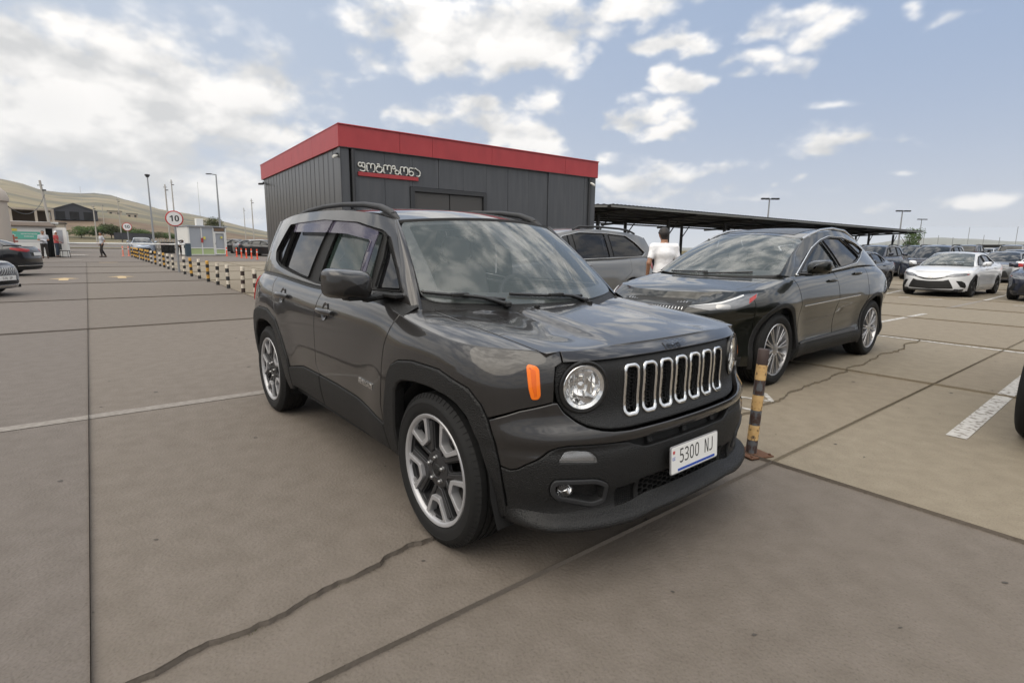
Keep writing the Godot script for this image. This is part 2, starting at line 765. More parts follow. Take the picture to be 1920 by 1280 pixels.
		zz = lerpf(zz, a.z, pow(1.0 - p.y, 4.0))
		return Vector3(x, e + cr + fade + off, zz * (1.0 if p.x >= 0 else -1.0))


func arch(cx: float, cy: float, r: float, ylow: float, from := 0.0) -> PackedVector2Array:
	# opening of a wheel arch in side view: a circle cut at ylow
	var out := PackedVector2Array()
	var a0 := asin(clampf((ylow - cy) / r, -1, 1))
	for i in 25:
		var a := a0 + (PI - 2.0 * a0) * i / 24.0
		out.append(Vector2(cx + cos(a) * r, cy + sin(a) * r))
	return out


# tyre and rim as sub-parts of one wheel; axle along z, outside towards +z
func make_tyre(r: float, rim: float, w: float, seg := 96, detail := true) -> ArrayMesh:
	var mb := MB.new()
	var h := w * 0.5
	var pr := []
	var side := [Vector2(rim - 0.012, h - 0.022), Vector2(rim + 0.004, h - 0.010), Vector2(rim + 0.010, h - 0.004), Vector2(rim + (r - rim) * 0.30, h + 0.002), Vector2(rim + (r - rim) * 0.55, h + 0.003), Vector2(rim + (r - rim) * 0.56, h + 0.0045), Vector2(rim + (r - rim) * 0.72, h - 0.001), Vector2(r - 0.020, h - 0.010), Vector2(r - 0.008, h - 0.020)]
	for p in side:
		pr.append(p)
	if detail:
		var g := [0.72, 0.36, 0.0, -0.36, -0.72]
		pr.append(Vector2(r - 0.003, h * 0.80))
		for x in [0.50, 0.17, -0.17, -0.50]:
			pr.append_array([Vector2(r, h * x + 0.006), Vector2(r - 0.007, h * x + 0.005), Vector2(r - 0.007, h * x - 0.005), Vector2(r, h * x - 0.006)])
		pr.append(Vector2(r - 0.003, -h * 0.80))
	else:
		pr.append_array([Vector2(r, h * 0.7), Vector2(r, -h * 0.7)])
	for i in range(side.size() - 1, -1, -1):
		pr.append(Vector2(side[i].x, -side[i].y))
	var t := Transform3D(Basis(Vector3.RIGHT, Vector3.BACK, Vector3.DOWN), Vector3.ZERO)
	mb.lathe(pr, t, seg)
	if detail:
		# shoulder blocks
		for sg in [1.0, -1.0]:
			for k in 72:
				var a := TAU * k / 72.0
				var b := a + TAU / 72.0 * 0.72
				var q := []
				for e in [[a, r - 0.022, h - 0.006], [b, r - 0.022, h - 0.006], [b, r - 0.0015, h * 0.80], [a, r - 0.0015, h * 0.80], [a, r + 0.0005, h * 0.56], [b, r + 0.0005, h * 0.56]]:
					q.append(Vector3(cos(e[0]) * e[1], sin(e[0]) * e[1], e[2] * sg))
				var o := Vector3(cos(a), sin(a), 0)
				mb.fquad(q[0], q[1], q[2], q[3], o + Vector3(0, 0, sg))
				mb.fquad(q[3], q[2], q[5], q[4], o)
				var c0 := Vector3(cos(a), sin(a), 0) * (r - 0.03) + Vector3(0, 0, h * 0.7 * sg)
				var c1 := Vector3(cos(b), sin(b), 0) * (r - 0.03) + Vector3(0, 0, h * 0.7 * sg)
				mb.flat(q[0], q[3], c0, Vector3(sin(a), -cos(a), 0))
				mb.flat(q[1], q[2], c1, Vector3(-sin(b), cos(b), 0))
	return mb.mesh()


func rim_barrel(rim: float, w: float, seg := 48) -> ArrayMesh:
	var mb := MB.new()
	var t := Transform3D(Basis(Vector3.RIGHT, Vector3.BACK, Vector3.DOWN), Vector3.ZERO)
	var h := w * 0.5
	mb.lathe([Vector2(rim, h - 0.020), Vector2(rim + 0.003, h - 0.010), Vector2(rim - 0.002, h - 0.006), Vector2(rim - 0.012, h - 0.008), Vector2(rim - 0.016, h - 0.030), Vector2(rim - 0.03, h - 0.06), Vector2(rim - 0.04, -h * 0.5), Vector2(rim - 0.04, -h * 0.7)], t, seg)
	return mb.mesh()


func polar(a: float, r: float) -> Vector2:
	return Vector2(cos(a), sin(a)) * r


func disc_mesh(r: float, z: float, th: float) -> ArrayMesh:
	var mb := MB.new()
	var t := Transform3D(Basis(Vector3.RIGHT, Vector3.BACK, Vector3.DOWN), Vector3.ZERO)
	mb.lathe([Vector2(r, z - th), Vector2(r, z), Vector2(r * 0.62, z), Vector2(r * 0.60, z + 0.012), Vector2(r * 0.40, z + 0.016), Vector2(0.0, z + 0.016)], t, 40)
	return mb.mesh()


# five pairs of dark spokes joined by bright machined loops
func hero_wheel(parent: Node3D, r: float, rim: float, w: float, sp: float) -> Node3D:
	var wh := Node3D.new()
	wh.name = "wheel"
	parent.add_child(wh, true)
	part(wh, "tyre", make_tyre(r, rim, w), mats.tyre)
	part(wh, "rim", rim_barrel(rim, w), mats.rim_dark)
	var h := w * 0.5
	var mb := MB.new()
	# dark spokes: a disc with ten openings
	var disc := circle(Vector2.ZERO, rim - 0.013, 60)
	var holes := []
	var loops := []
	for k in 5:
		var a := sp + TAU * k / 5.0
		loops.append(a)
		holes.append(smooth_poly(PackedVector2Array([polar(a - 0.285, rim - 0.026), polar(a - 0.10, rim - 0.022), polar(a + 0.10, rim - 0.022), polar(a + 0.285, rim - 0.026), polar(a + 0.20, rim * 0.585), polar(a - 0.20, rim * 0.585)]), 0.012))
		var b := a + PI / 5.0
		holes.append(smooth_poly(PackedVector2Array([polar(b - 0.105, rim - 0.028), polar(b + 0.105, rim - 0.028), polar(b + 0.20, rim * 0.36), polar(b - 0.20, rim * 0.36)]), 0.010))
	mb.extrude(disc, 0.020, Transform3D(Basis(), Vector3(0, 0, h - 0.052)), holes, 0.004)
	# raised ribs beside each slot
	for k in 5:
		var b := sp + TAU * (k + 0.5) / 5.0
		for s in [-1.0, 1.0]:
			mb.extrude(PackedVector2Array([polar(b + s * 0.13, rim - 0.03), polar(b + s * 0.285, rim - 0.022), polar(b + s * 0.36, rim * 0.55), polar(b + s * 0.62, rim * 0.30), polar(b + s * 0.25, rim * 0.36)]), 0.034, Transform3D(Basis(), Vector3(0, 0, h - 0.057)), [], 0.007)
	var t := Transform3D(Basis(Vector3.RIGHT, Vector3.BACK, Vector3.DOWN), Vector3.ZERO)
	mb.lathe([Vector2(rim * 0.36, h - 0.052), Vector2(rim * 0.33, h - 0.028), Vector2(rim * 0.16, h - 0.022), Vector2(rim * 0.15, h - 0.026), Vector2(0, h - 0.026)], t, 36)
	part(wh, "spoke_disc", mb.mesh(), mats.rim_dark)
	mb = MB.new()
	mb.lathe([Vector2(rim + 0.006, h - 0.016), Vector2(rim + 0.0055, h - 0.006), Vector2(rim + 0.002, h - 0.0025), Vector2(rim - 0.008, h - 0.004), Vector2(rim - 0.015, h - 0.010), Vector2(rim - 0.018, h - 0.022)], t, 60)
	part(wh, "rim_lip", mb.mesh(), mats.rim_bright)
	for k in 5:
		var a: float = loops[k]
		mb = MB.new()
		var outer := smooth_poly(PackedVector2Array([polar(a - 0.385, rim - 0.007), polar(a - 0.19, rim - 0.004), polar(a, rim - 0.003), polar(a + 0.19, rim - 0.004), polar(a + 0.385, rim - 0.007), polar(a + 0.245, rim * 0.515), polar(a - 0.245, rim * 0.515)]), 0.010)
		var inner := smooth_poly(PackedVector2Array([polar(a - 0.270, rim - 0.021), polar(a - 0.10, rim - 0.014), polar(a + 0.10, rim - 0.014), polar(a + 0.270, rim - 0.021), polar(a + 0.165, rim * 0.60), polar(a - 0.165, rim * 0.60)]), 0.012)
		mb.extrude(outer, 0.040, Transform3D(Basis(), Vector3(0, 0, h - 0.051)), [inner], 0.0025)
		part(wh, "machined_spoke_loop", mb.mesh(), mats.rim_bright)
	for k in 5:
		mb = MB.new()
		var a := sp + TAU * (k + 0.5) / 5.0
		var c := polar(a, rim * 0.225)
		mb.lathe([Vector2(0.013, -0.01), Vector2(0.013, 0.004), Vector2(0.0095, 0.006), Vector2(0.009, 0.017), Vector2(0.006, 0.020), Vector2(0, 0.020)], Transform3D(t.basis, Vector3(c.x, c.y, h - 0.028)), 6)
		part(wh, "wheel_nut", mb.mesh(), mats.steel)
	mb = MB.new()
	mb.lathe([Vector2(0.030, 0.0), Vector2(0.028, 0.006), Vector2(0.020, 0.009), Vector2(0, 0.010)], Transform3D(t.basis, Vector3(0, 0, h - 0.026)), 24)
	part(wh, "centre_cap", mb.mesh(), mats.trim)
	part(wh, "brake_disc", disc_mesh(rim * 0.62, h - 0.115, 0.022), mats.steel)
	return wh


# thin radial spokes: n of them, in pairs when pair > 0
func plain_wheel(parent: Node3D, r: float, rim: float, w: float, n: int, pair: float, mat: Material, seg := 48) -> Node3D:
	var wh := Node3D.new()
	wh.name = "wheel"
	parent.add_child(wh, true)
	part(wh, "tyre", make_tyre(r, rim, w, seg, seg > 60), mats.tyre)
	var h := w * 0.5
	var t := Transform3D(Basis(Vector3.RIGHT, Vector3.BACK, Vector3.DOWN), Vector3.ZERO)
	var mb := MB.new()
	mb.lathe([Vector2(rim, h - 0.020), Vector2(rim + 0.003, h - 0.010), Vector2(rim - 0.002, h - 0.005), Vector2(rim - 0.012, h - 0.008), Vector2(rim - 0.016, h - 0.030), Vector2(rim - 0.03, h - 0.07), Vector2(rim - 0.04, -h * 0.6)], t, seg)
	for k in n:
		var a := TAU * k / n + 0.2
		for s in ([-1.0, 1.0] if pair > 0.0 else [0.0]):
			var wi := 0.011 if n > 8 else 0.020
			var i0 := polar(a + s * 0.03, rim * 0.20)
			var o0 := polar(a + s * pair, rim - 0.012)
			var d := (o0 - i0).normalized()
			var q := Vector2(-d.y, d.x)
			var poly := PackedVector2Array([i0 + q * wi * 0.8, i0 - q * wi * 0.8, o0 - q * wi, o0 + q * wi])
			var m2 := MB.new()
			m2.extrude(poly, 0.030, Transform3D(Basis(), Vector3(0, 0, h - 0.045)), [], 0.006)
			for i in m2.v.size():
				mb.v.append(m2.v[i]); mb.n.append(m2.n[i])
	mb.lathe([Vector2(rim * 0.27, h - 0.05), Vector2(rim * 0.25, h - 0.022), Vector2(rim * 0.14, h - 0.016), Vector2(0, h - 0.012)], t, 20)
	part(wh, "rim", mb.mesh(), mat)
	part(wh, "brake_disc", disc_mesh(rim * 0.66, h - 0.10, 0.022), mats.rim_dark)
	return wh

# ------------------------------------------------------------------ the grey crossover in front
var hc: Car


func hero_shape() -> Car:
	var c := Car.new()
	c.hx = cv([[-3.35, 1.10], [-2.9, 1.125], [-2.45, 1.125], [-2.05, 1.105], [-1.6, 1.085], [-0.9, 1.080], [-0.5, 1.062], [-0.26, 1.032], [0.23, 0.982], [0.5, 0.948], [0.58, 0.934], [0.64, 0.918], [0.70, 0.900]])
	c.crown = 0.022
	c.hz = 0.70
	c.drop = 1.1
	c.hood_extra = func(x: float, z: float) -> float:
		# the hood is dished on each side of a raised middle; the dishes run out before the front edge
		var a := smoothstep(-0.22, -0.10, x) * (1.0 - smoothstep(0.30, 0.60, x))
		if a <= 0.0:
			return 0.0
		var e := 0.255 + 0.075 * (x + 0.1) / 0.75
		var dish := smoothstep(e, e + 0.055, z) * (1.0 - smoothstep(e + 0.10, 0.66, z))
		return -0.022 * dish * a + 0.006 * (1.0 - smoothstep(e - 0.05, e, z)) * a
	c.fl = cv([[0.20, 0.015], [0.25, 0.045], [0.29, 0.055], [0.32, 0.035], [0.36, 0.032], [0.42, 0.045], [0.50, 0.052], [0.545, 0.050], [0.575, 0.040], [0.61, 0.050], [0.64, 0.042], [0.68, 0.012], [0.72, 0.0], [0.85, 0.0], [0.95, -0.012]])
	c.sl = cv([[0.20, -0.09], [0.30, -0.045], [0.36, -0.028], [0.45, -0.012], [0.58, -0.002], [0.70, 0.0], [0.82, 0.0], [0.95, -0.008], [1.2, -0.02]])
	c.rl = cv([[0.20, -0.05], [0.35, 0.02], [0.6, 0.05], [0.72, 0.04], [0.8, 0.0], [1.0, -0.01], [1.2, -0.03]])
	c.sh = cv([[-0.05, -0.135], [-0.02, -0.098], [0.0, -0.075], [0.03, -0.047], [0.06, -0.028], [0.10, -0.012], [0.16, -0.002], [0.3, 0.0]])
	c.shf = cv([[-0.04, -0.08], [-0.02, -0.045], [0.0, -0.022], [0.02, -0.008], [0.05, 0.0], [0.2, 0.0]])
	c.wheels = [0.0, -2.57]
	c.flare = 0.014
	c.flare_r = 0.56
	c.outline([Vector2(0.680, 0), Vector2(0.674, 0.22), Vector2(0.650, 0.44), Vector2(0.603, 0.60), Vector2(0.53, 0.73), Vector2(0.41, 0.83), Vector2(0.24, 0.880), Vector2(0.0, 0.893), Vector2(-0.6, 0.893), Vector2(-1.4, 0.893), Vector2(-2.4, 0.893), Vector2(-2.75, 0.885), Vector2(-3.0, 0.855), Vector2(-3.17, 0.78), Vector2(-3.25, 0.62), Vector2(-3.29, 0.3), Vector2(-3.30, 0)])
	c.yb = cv([[-3.2, 1.115], [-2.9, 1.13], [-2.45, 1.13], [-2.05, 1.11], [-1.6, 1.09], [-0.9, 1.085], [-0.5, 1.07], [-0.3, 1.05]])
	c.yt = cv([[-3.1, 1.545], [-2.9, 1.565], [-2.5, 1.588], [-2.0, 1.590], [-1.5, 1.575], [-1.1, 1.540], [-0.86, 1.495], [-0.6, 1.44]])
	c.zb = cv([[-3.2, 0.72], [-2.9, 0.775], [-2.4, 0.805], [-1.8, 0.815], [-0.9, 0.812], [-0.45, 0.775], [-0.2, 0.73]])
	c.zt = cv([[-3.1, 0.575], [-2.8, 0.61], [-2.2, 0.640], [-1.6, 0.645], [-1.1, 0.625], [-0.86, 0.60], [-0.6, 0.57]])
	c.W = {"bc": Vector3(-0.12, 1.040, 0), "bk": Vector3(-0.365, 1.068, 0.735), "tc": Vector3(-0.72, 1.520, 0), "tk": Vector3(-0.86, 1.492, 0.585), "pow": 2.0, "bulge": 0.018}
	c.R = {"bc": Vector3(-3.27, 1.115, 0), "bk": Vector3(-3.19, 1.115, 0.70), "tc": Vector3(-3.10, 1.565, 0), "tk": Vector3(-3.05, 1.55, 0.575), "pow": 2.5, "bulge": 0.02}
	c.roof_crown = 0.038
	c.finish()
	return c


func both_sides(root: Node3D, called: String, poly: PackedVector2Array, m: Material, off := 0.0, bevel := 0.003, depth := 0.014, cell := Vector2(0.05, 0.04), holes := []) -> void:
	for left in [false, true]:
		var mb := MB.new()
		var hs := []
		for h in holes:
			hs.append(hc.side_poly(h, left))
		for p in Geometry2D.intersect_polygons(hc.side_poly(poly, left), hc.region()):
			panel(mb, hc.ring.bind(off), p, cell, depth, bevel, hs)
		part(root, called, mb.mesh(), m)


func glassy_part(root: Node3D, called: String, poly: PackedVector2Array, m: Material, off: float, bevel := 0.002, depth := 0.01, holes := []) -> void:
	for sg in [1.0, -1.0]:
		var mb := MB.new()
		panel(mb, hc.glassy.bind(sg, off), poly, Vector2(0.08, 0.05), depth, bevel, holes, -sg)
		part(root, called, mb.mesh(), m)


func ringp(root: Node3D, called: String, poly: PackedVector2Array, m: Material, off := 0.0, bevel := 0.003, depth := 0.014, cell := Vector2(0.03, 0.02), holes := [], out := -1.0) -> MeshInstance3D:
	var mb := MB.new()
	panel(mb, hc.ring.bind(off), poly, cell, depth, bevel, holes, out)
	return part(root, called, mb.mesh(), m)


func frame_on(p: Vector2, off: float) -> Transform3D:
	# a frame on the body shell: z outwards, y up
	var a := hc.ring(p, off)
	var du := hc.ring(p + Vector2(0.01, 0), off) - hc.ring(p - Vector2(0.01, 0), off)
	var dv := hc.ring(p + Vector2(0, 0.01), off) - hc.ring(p - Vector2(0, 0.01), off)
	return face(a, dv.cross(du))


func build_hero() -> Node3D:
	hc = hero_shape()
	var c := hc
	var root := thing("parked_crossover", "dark grey boxy crossover with seven chrome grille slots, front and centre", "car", Vector3(CARX, 0, CARZ), CARYAW - PI / 2)
	var body: Material = mats.hero_paint
	var trim: Material = mats.trim
	var g := 0.0025
	var F_OUT := pv([-0.44, 0.30, -0.46, 0.44, -0.435, 0.56, -0.375, 0.735, -0.33, 0.785, -0.262, 0.815, -0.135, 0.834, 0.09, 0.835, 0.285, 0.790, 0.345, 0.735, 0.372, 0.684, 0.400, 0.601, 0.420, 0.504, 0.43, 0.40, 0.44, 0.28])
	var F_IN := pv([-0.345, 0.28, -0.345, 0.45, -0.305, 0.660, -0.275, 0.70, -0.23, 0.722, -0.12, 0.738, 0.0, 0.742, 0.14, 0.732, 0.215, 0.710, 0.272, 0.672, 0.325, 0.585, 0.365, 0.473, 0.395, 0.36, 0.41, 0.26])
	var R_OUT := pv([-3.05, 0.30, -3.06, 0.50, -3.03, 0.62, -2.95, 0.76, -2.87, 0.82, -2.72, 0.855, -2.45, 0.858, -2.24, 0.80, -2.105, 0.675, -2.0, 0.54, -1.986, 0.476, -1.99, 0.30])
	var R_IN := pv([-2.965, 0.26, -2.95, 0.50, -2.89, 0.64, -2.82, 0.71, -2.73, 0.745, -2.60, 0.757, -2.45, 0.752, -2.34, 0.728, -2.27, 0.69, -2.20, 0.58, -2.165, 0.44, -2.155, 0.26])
	# --- doors and wings
	var fd := pv([-0.338, 1.14, -0.338, 1.095, -0.425, 0.866, -0.475, 0.55, -0.470, 0.449, -0.601, 0.486, -0.80, 0.513, -1.10, 0.526, -1.385, 0.530, -1.439, 0.59, -1.442, 0.903, -1.42, 1.047, -1.41, 1.2])
	both_sides(root, "front_door", MB.inset(fd, g), body)
	var rd := pv([-1.41, 1.2, -1.42, 1.047, -1.442, 0.903, -1.439, 0.59, -1.385, 0.530, -1.70, 0.530, -1.98, 0.478, -1.998, 0.54, -2.10, 0.677, -2.22, 0.79, -2.32, 0.95, -2.40, 1.06, -2.44, 1.2])
	both_sides(root, "rear_door", MB.inset(rd, g), body)
	var qp := PackedVector2Array()
	qp.append_array(pv([-2.44, 1.2, -2.40, 1.06, -2.32, 0.95, -2.22, 0.79]))
	qp.append_array(pv([-2.45, 0.858, -2.72, 0.855, -2.87, 0.82, -2.95, 0.76, -3.10, 0.76, -3.17, 0.80, -3.17, 1.2]))
	both_sides(root, "quarter_panel", MB.inset(qp, g), body)
	# wing: side sheet plus its rolled top
	var wingside := pv([-0.33, 1.2, -0.338, 1.095, -0.425, 0.866, -0.475, 0.55, -0.470, 0.449, -0.46, 0.44, -0.435, 0.56, -0.375, 0.735, -0.33, 0.785, -0.262, 0.815, -0.135, 0.834, 0.09, 0.835, 0.285, 0.790, 0.345, 0.735, 0.372, 0.686])
	for left in [false, true]:
		var sg := -1.0 if left else 1.0
		var mb := MB.new()
		var p := c.side_poly(wingside)
		p.append_array(pv([0.83, 0.732, 0.70, 0.762, 0.697, 0.85, 0.692, 0.895, 0.661, 0.912, 0.661, 1.2]))
		p = MB.inset(p, g)
		if left:
			p = flip(p)
		for q in Geometry2D.intersect_polygons(p, c.region()):
			panel(mb, c.ring, q, Vector2(0.035, 0.03), 0.014, 0.003)
		var tp := PackedVector2Array()
		for i in 42:
			var s := lerpf(0.661, c.sx(-0.33), i / 41.0)
			var e := c.ring(Vector2(s, c.ytop(s)))
			tp.append(Vector2(e.x, e.z))
		var inner := pv([-0.38, 0.725, -0.345, 0.715, -0.262, 0.705, 0.0, 0.703, 0.30, 0.703, 0.45, 0.698, 0.52, 0.684])
		var poly := tp.duplicate()
		poly.append_array(inner)
		if left:
			var fl2 := PackedVector2Array()
			for i in range(poly.size() - 1, -1, -1):
				fl2.append(Vector2(poly[i].x, -poly[i].y))
			poly = fl2
		panel(mb, c.top, poly, Vector2(0.04, 0.02), 0.012, 0.002)
		part(root, "front_wing", mb.mesh(), body)
	# --- hood
	var mb := MB.new()
	var hp := PackedVector2Array()
	for i in 40:
		var s := lerpf(-0.656, 0.656, i / 39.0)
		var e := c.ring(Vector2(s, c.ytop(s)))
		hp.append(Vector2(e.x, e.z))
	hp.append_array(pv([0.512, 0.678, 0.45, 0.6905, 0.30, 0.6955, 0.0, 0.6955, -0.25, 0.6975]))
	for i in 17:
		var u := lerpf(0.93, -0.93, i / 16.0)
		var e := c.screen(Vector2(u, 0.0))
		hp.append(Vector2(e.x + 0.035, clampf(e.z, -0.69, 0.69)))
	hp.append_array(pv([-0.25, -0.6975, 0.0, -0.6955, 0.30, -0.6955, 0.45, -0.6905, 0.512, -0.678]))
	panel(mb, c.top, hp, Vector2(0.025, 0.014), 0.008, 0.002)
	var lip := PackedVector2Array()
	for i in 33:
		lip.append(Vector2(lerpf(-0.657, 0.657, i / 32.0), 0.9135))
	for i in 33:
		var s := lerpf(0.657, -0.657, i / 32.0)
		lip.append(Vector2(s, maxf(c.ytop(s), 0.9145)))
	panel(mb, c.ring, lip, Vector2(0.03, 0.01), 0.006, 0.001)
	var hood := part(root, "hood", mb.mesh(), body)
	for z in [0.20, -0.20]:
		mb = MB.new()
		mb.box(Vector3(-0.075, c.H(-0.075, z) + 0.006, z), Vector3(0.030, 0.016, 0.024), 0.005)
		part(hood, "washer_nozzle", mb.mesh(), trim)
	# --- raised letters at the front of the hood
	var tm := TextMesh.new()
	tm.text = "Jeep"
	tm.font = mats_font("Droid Sans", 700)
	tm.font_size = 32
	tm.pixel_size = 0.0019
	tm.depth = 0.0008
	var o := part(hood, "raised_lettering", tm, body)
	var ht := Vector3(0.625, c.H(0.625, 0.0), 0.0)
	var hn := Vector3(-(c.H(0.61, 0) - c.H(0.59, 0)) / 0.02, 1, 0).normalized()
	o.transform = Transform3D(Basis(Vector3(0, 0, -1), hn.cross(Vector3(0, 0, -1)), hn), ht - hn * 0.0003)
	# --- black grille panel
	var gh := pv([0, 0.634, 0.38, 0.634, 0.46, 0.640, 0.51, 0.650, 0.565, 0.666, 0.606, 0.686, 0.651, 0.720, 0.678, 0.758, 0.690, 0.80, 0.692, 0.86, 0.684, 0.898, 0.664, 0.911, 0, 0.911])
	var slots := []
	for k in range(-3, 4):
		slots.append(rrect(Vector2(k * 0.1095, 0.780), 0.074, 0.198, 0.022))
	var bowls := [circle(Vector2(0.567, 0.8095), 0.1005, 40), circle(Vector2(-0.567, 0.8095), 0.1005, 40)]
	var hs := slots.duplicate()
	hs.append_array(bowls)
	var grille := ringp(root, "grille_panel", both(gh), trim, -0.022, 0.006, 0.035, Vector2(0.02, 0.02), hs)
	ringp(root, "grille_backing", both(pv([0, 0.64, 0.46, 0.66, 0.46, 0.905, 0, 0.905])), mats.black, -0.075, 0.0, 0.0)
	for k in range(-3, 4):
		var ce := Vector2(k * 0.1095, 0.780)
		var mb2 := MB.new()
		panel(mb2, c.ring.bind(-0.008), rrect(ce, 0.088, 0.214, 0.026, 5), Vector2(0.03, 0.03), 0.03, 0.006, [rrect(ce, 0.062, 0.186, 0.018, 5)])
		part(root, "grille_slot_ring", mb2.mesh(), mats.chrome)
		mb2 = MB.new()
		# honeycomb behind the slot
		var hexr := 0.0085
		var clip := rrect(ce, 0.070, 0.194, 0.02)
		for i in range(-4, 5):
			for j in range(-13, 14):
				var hcn := ce + Vector2(i * hexr * 1.5, (j + 0.5 * absi(i % 2)) * hexr * 1.732)
				if not Geometry2D.is_point_in_polygon(hcn, clip):
					continue
				for q in 3:
					var a0 := hcn + polar(q * PI / 3.0, hexr)
					var a1 := hcn + polar((q + 1) * PI / 3.0, hexr)
					var dd := (a1 - a0).normalized()
					var pn := Vector2(-dd.y, dd.x) * 0.0012
					var z0 := [c.ring(a0 + pn, -0.045), c.ring(a1 + pn, -0.045), c.ring(a1 - pn, -0.045), c.ring(a0 - pn, -0.045)]
					mb2.fquad(z0[0], z0[1], z0[2], z0[3], Vector3.RIGHT)
					mb2.fquad(z0[0], z0[1], c.ring(a1 + pn, -0.06), c.ring(a0 + pn, -0.06), Vector3.UP)
		var mesh := part(root, "grille_mesh", mb2.mesh(), mats.trim_grey)
		mesh.set_meta("kind", "stuff")
	# --- headlights in round bowls
	for s in [0.567, -0.567]:
		var fr := frame_on(Vector2(s, 0.8095), -0.024)
		var zt := Transform3D(fr.basis * Basis(Vector3.RIGHT, Vector3.BACK, Vector3.DOWN), fr.origin)
		var hl := Node3D.new()
		hl.name = "headlight"
		root.add_child(hl, true)
		var m2 := MB.new()
		m2.lathe([Vector2(0.106, -0.05), Vector2(0.106, 0.004), Vector2(0.100, 0.008), Vector2(0.094, 0.006), Vector2(0.092, -0.01), Vector2(0.091, -0.03)], zt, 48)
		part(hl, "bezel", m2.mesh(), mats.black_gloss)
		m2 = MB.new()
		m2.lathe([Vector2(0.0915, 0.000), Vector2(0.087, 0.004), Vector2(0.080, -0.006), Vector2(0.076, -0.016), Vector2(0.064, -0.040), Vector2(0.045, -0.062), Vector2(0.022, -0.074), Vector2(0.0, -0.076)], zt, 48)
		part(hl, "reflector", m2.mesh(), mats.mirror)
		m2 = MB.new()
		m2.lathe([Vector2(0.0895, 0.002), Vector2(0.0865, 0.005), Vector2(0.0735, -0.002), Vector2(0.0725, -0.012)], zt, 48)
		part(hl, "inner_ring", m2.mesh(), mats.chrome)
		for k in 5:
			m2 = MB.new()
			m2.box(Vector3((k - 2) * 0.024, 0, -0.052 + 0.006 * (k - 2) * (k - 2)), Vector3(0.003, 0.10 - 0.012 * absf(k - 2), 0.010), 0.001, fr)
			part(hl, "reflector_rib", m2.mesh(), mats.chrome)
		m2 = MB.new()
		m2.lathe([Vector2(0.019, -0.075), Vector2(0.019, -0.035), Vector2(0.016, -0.026), Vector2(0.0, -0.022)], zt, 24)
		part(hl, "bulb_shield", m2.mesh(), mats.chrome)
		m2 = MB.new()
		var dome := []
		for i in 9:
			var a := i / 8.0 * 0.5
			dome.append(Vector2(0.0905 * sin(a) / sin(0.5), 0.010 + 0.05 * (cos(a) - cos(0.5))))
		m2.lathe(dome, zt, 48)
		part(hl, "lens", m2.mesh(), mats.lens)
	# --- amber side markers
	for sg in [1.0, -1.0]:
		var am := smooth_poly(pv([0.808, 0.900, 0.800, 0.909, 0.768, 0.902, 0.757, 0.890, 0.750, 0.790, 0.758, 0.776, 0.784, 0.773, 0.796, 0.815]), 0.012)
		var holder := am if sg > 0 else flip(am)
		var amb := ringp(root, "side_marker", holder, mats.amber, 0.007, 0.004, 0.010, Vector2(0.02, 0.03))
		var inn := MB.inset(am, 0.014)
		ringp(root, "side_marker_inset", inn if sg > 0 else flip(inn), mats.amber_deep, 0.0085, 0.002, 0.004, Vector2(0.03, 0.03))
	# --- painted bumper
	var up := pv([0, 0.629, 0.38, 0.629, 0.46, 0.635, 0.512, 0.645, 0.567, 0.661, 0.610, 0.682, 0.656, 0.717, 0.684, 0.757])
	var bp := up.duplicate()
	bp.append_array(pv([0.70, 0.757, 0.83, 0.727]))
	for q in [[0.374, 0.680], [0.402, 0.598], [0.422, 0.504]]:
		bp.append(Vector2(c.sx(q[0]) - 0.003, q[1]))
	bp.append_array(pv([0.86, 0.495, 0.83, 0.505, 0.80, 0.525, 0.76, 0.548, 0.72, 0.580, 0.69, 0.593, 0.64, 0.598, 0.56, 0.594, 0.47, 0.588, 0.36, 0.583, 0.0, 0.580]))
	ringp(root, "front_bumper", both(bp), body, 0.0, 0.005, 0.02, Vector2(0.03, 0.014))
	# --- black lower bumper with its openings
	var lo := pv([0, 0.548, 0.27, 0.546, 0.30, 0.549, 0.385, 0.577, 0.47, 0.584, 0.56, 0.589, 0.64, 0.593, 0.69, 0.588, 0.72, 0.574, 0.76, 0.542, 0.80, 0.520, 0.83, 0.500, 0.86, 0.490])
	lo.append(Vector2(c.sx(0.424), 0.497))
	lo.append(Vector2(c.sx(0.436), 0.40))
	lo.append(Vector2(c.sx(0.446), 0.285))
	lo.append_array(pv([0.80, 0.278, 0.62, 0.272, 0.45, 0.268, 0, 0.272]))
	var fog := smooth_poly(pv([0.715, 0.440, 0.700, 0.467, 0.535, 0.455, 0.478, 0.425, 0.478, 0.343, 0.540, 0.330, 0.690, 0.376, 0.713, 0.405]), 0.022)
	var mk1 := smooth_poly(pv([0.690, 0.536, 0.662, 0.573, 0.640, 0.577, 0.560, 0.568, 0.537, 0.545, 0.532, 0.521]), 0.012)
	var duct := smooth_poly(pv([0.435, 0.388, 0.432, 0.310, 0.330, 0.306, 0.335, 0.392]), 0.008)
	var mid := smooth_poly(pv([-0.315, 0.404, -0.300, 0.306, 0.300, 0.306, 0.315, 0.404]), 0.010)
	var holes := [fog, flip(fog), mk1, flip(mk1), duct, flip(duct), mid]
	ringp(root, "lower_bumper", both(lo), trim, 0.002, 0.006, 0.03, Vector2(0.03, 0.014), holes)
	# dark gap between the two bumper halves and the void behind all openings
	ringp(root, "bumper_void", both(pv([0, 0.600, 0.42, 0.600, 0.74, 0.580, 0.74, 0.30, 0, 0.296])), mats.black, -0.045, 0.0, 0.0, Vector2(0.05, 0.04))
	for s in [-0.24, 0.0, 0.24]:
		ringp(root, "bumper_gap_tab", rrect(Vector2(s, 0.563), 0.03, 0.034, 0.006), trim, -0.022, 0.004, 0.02)
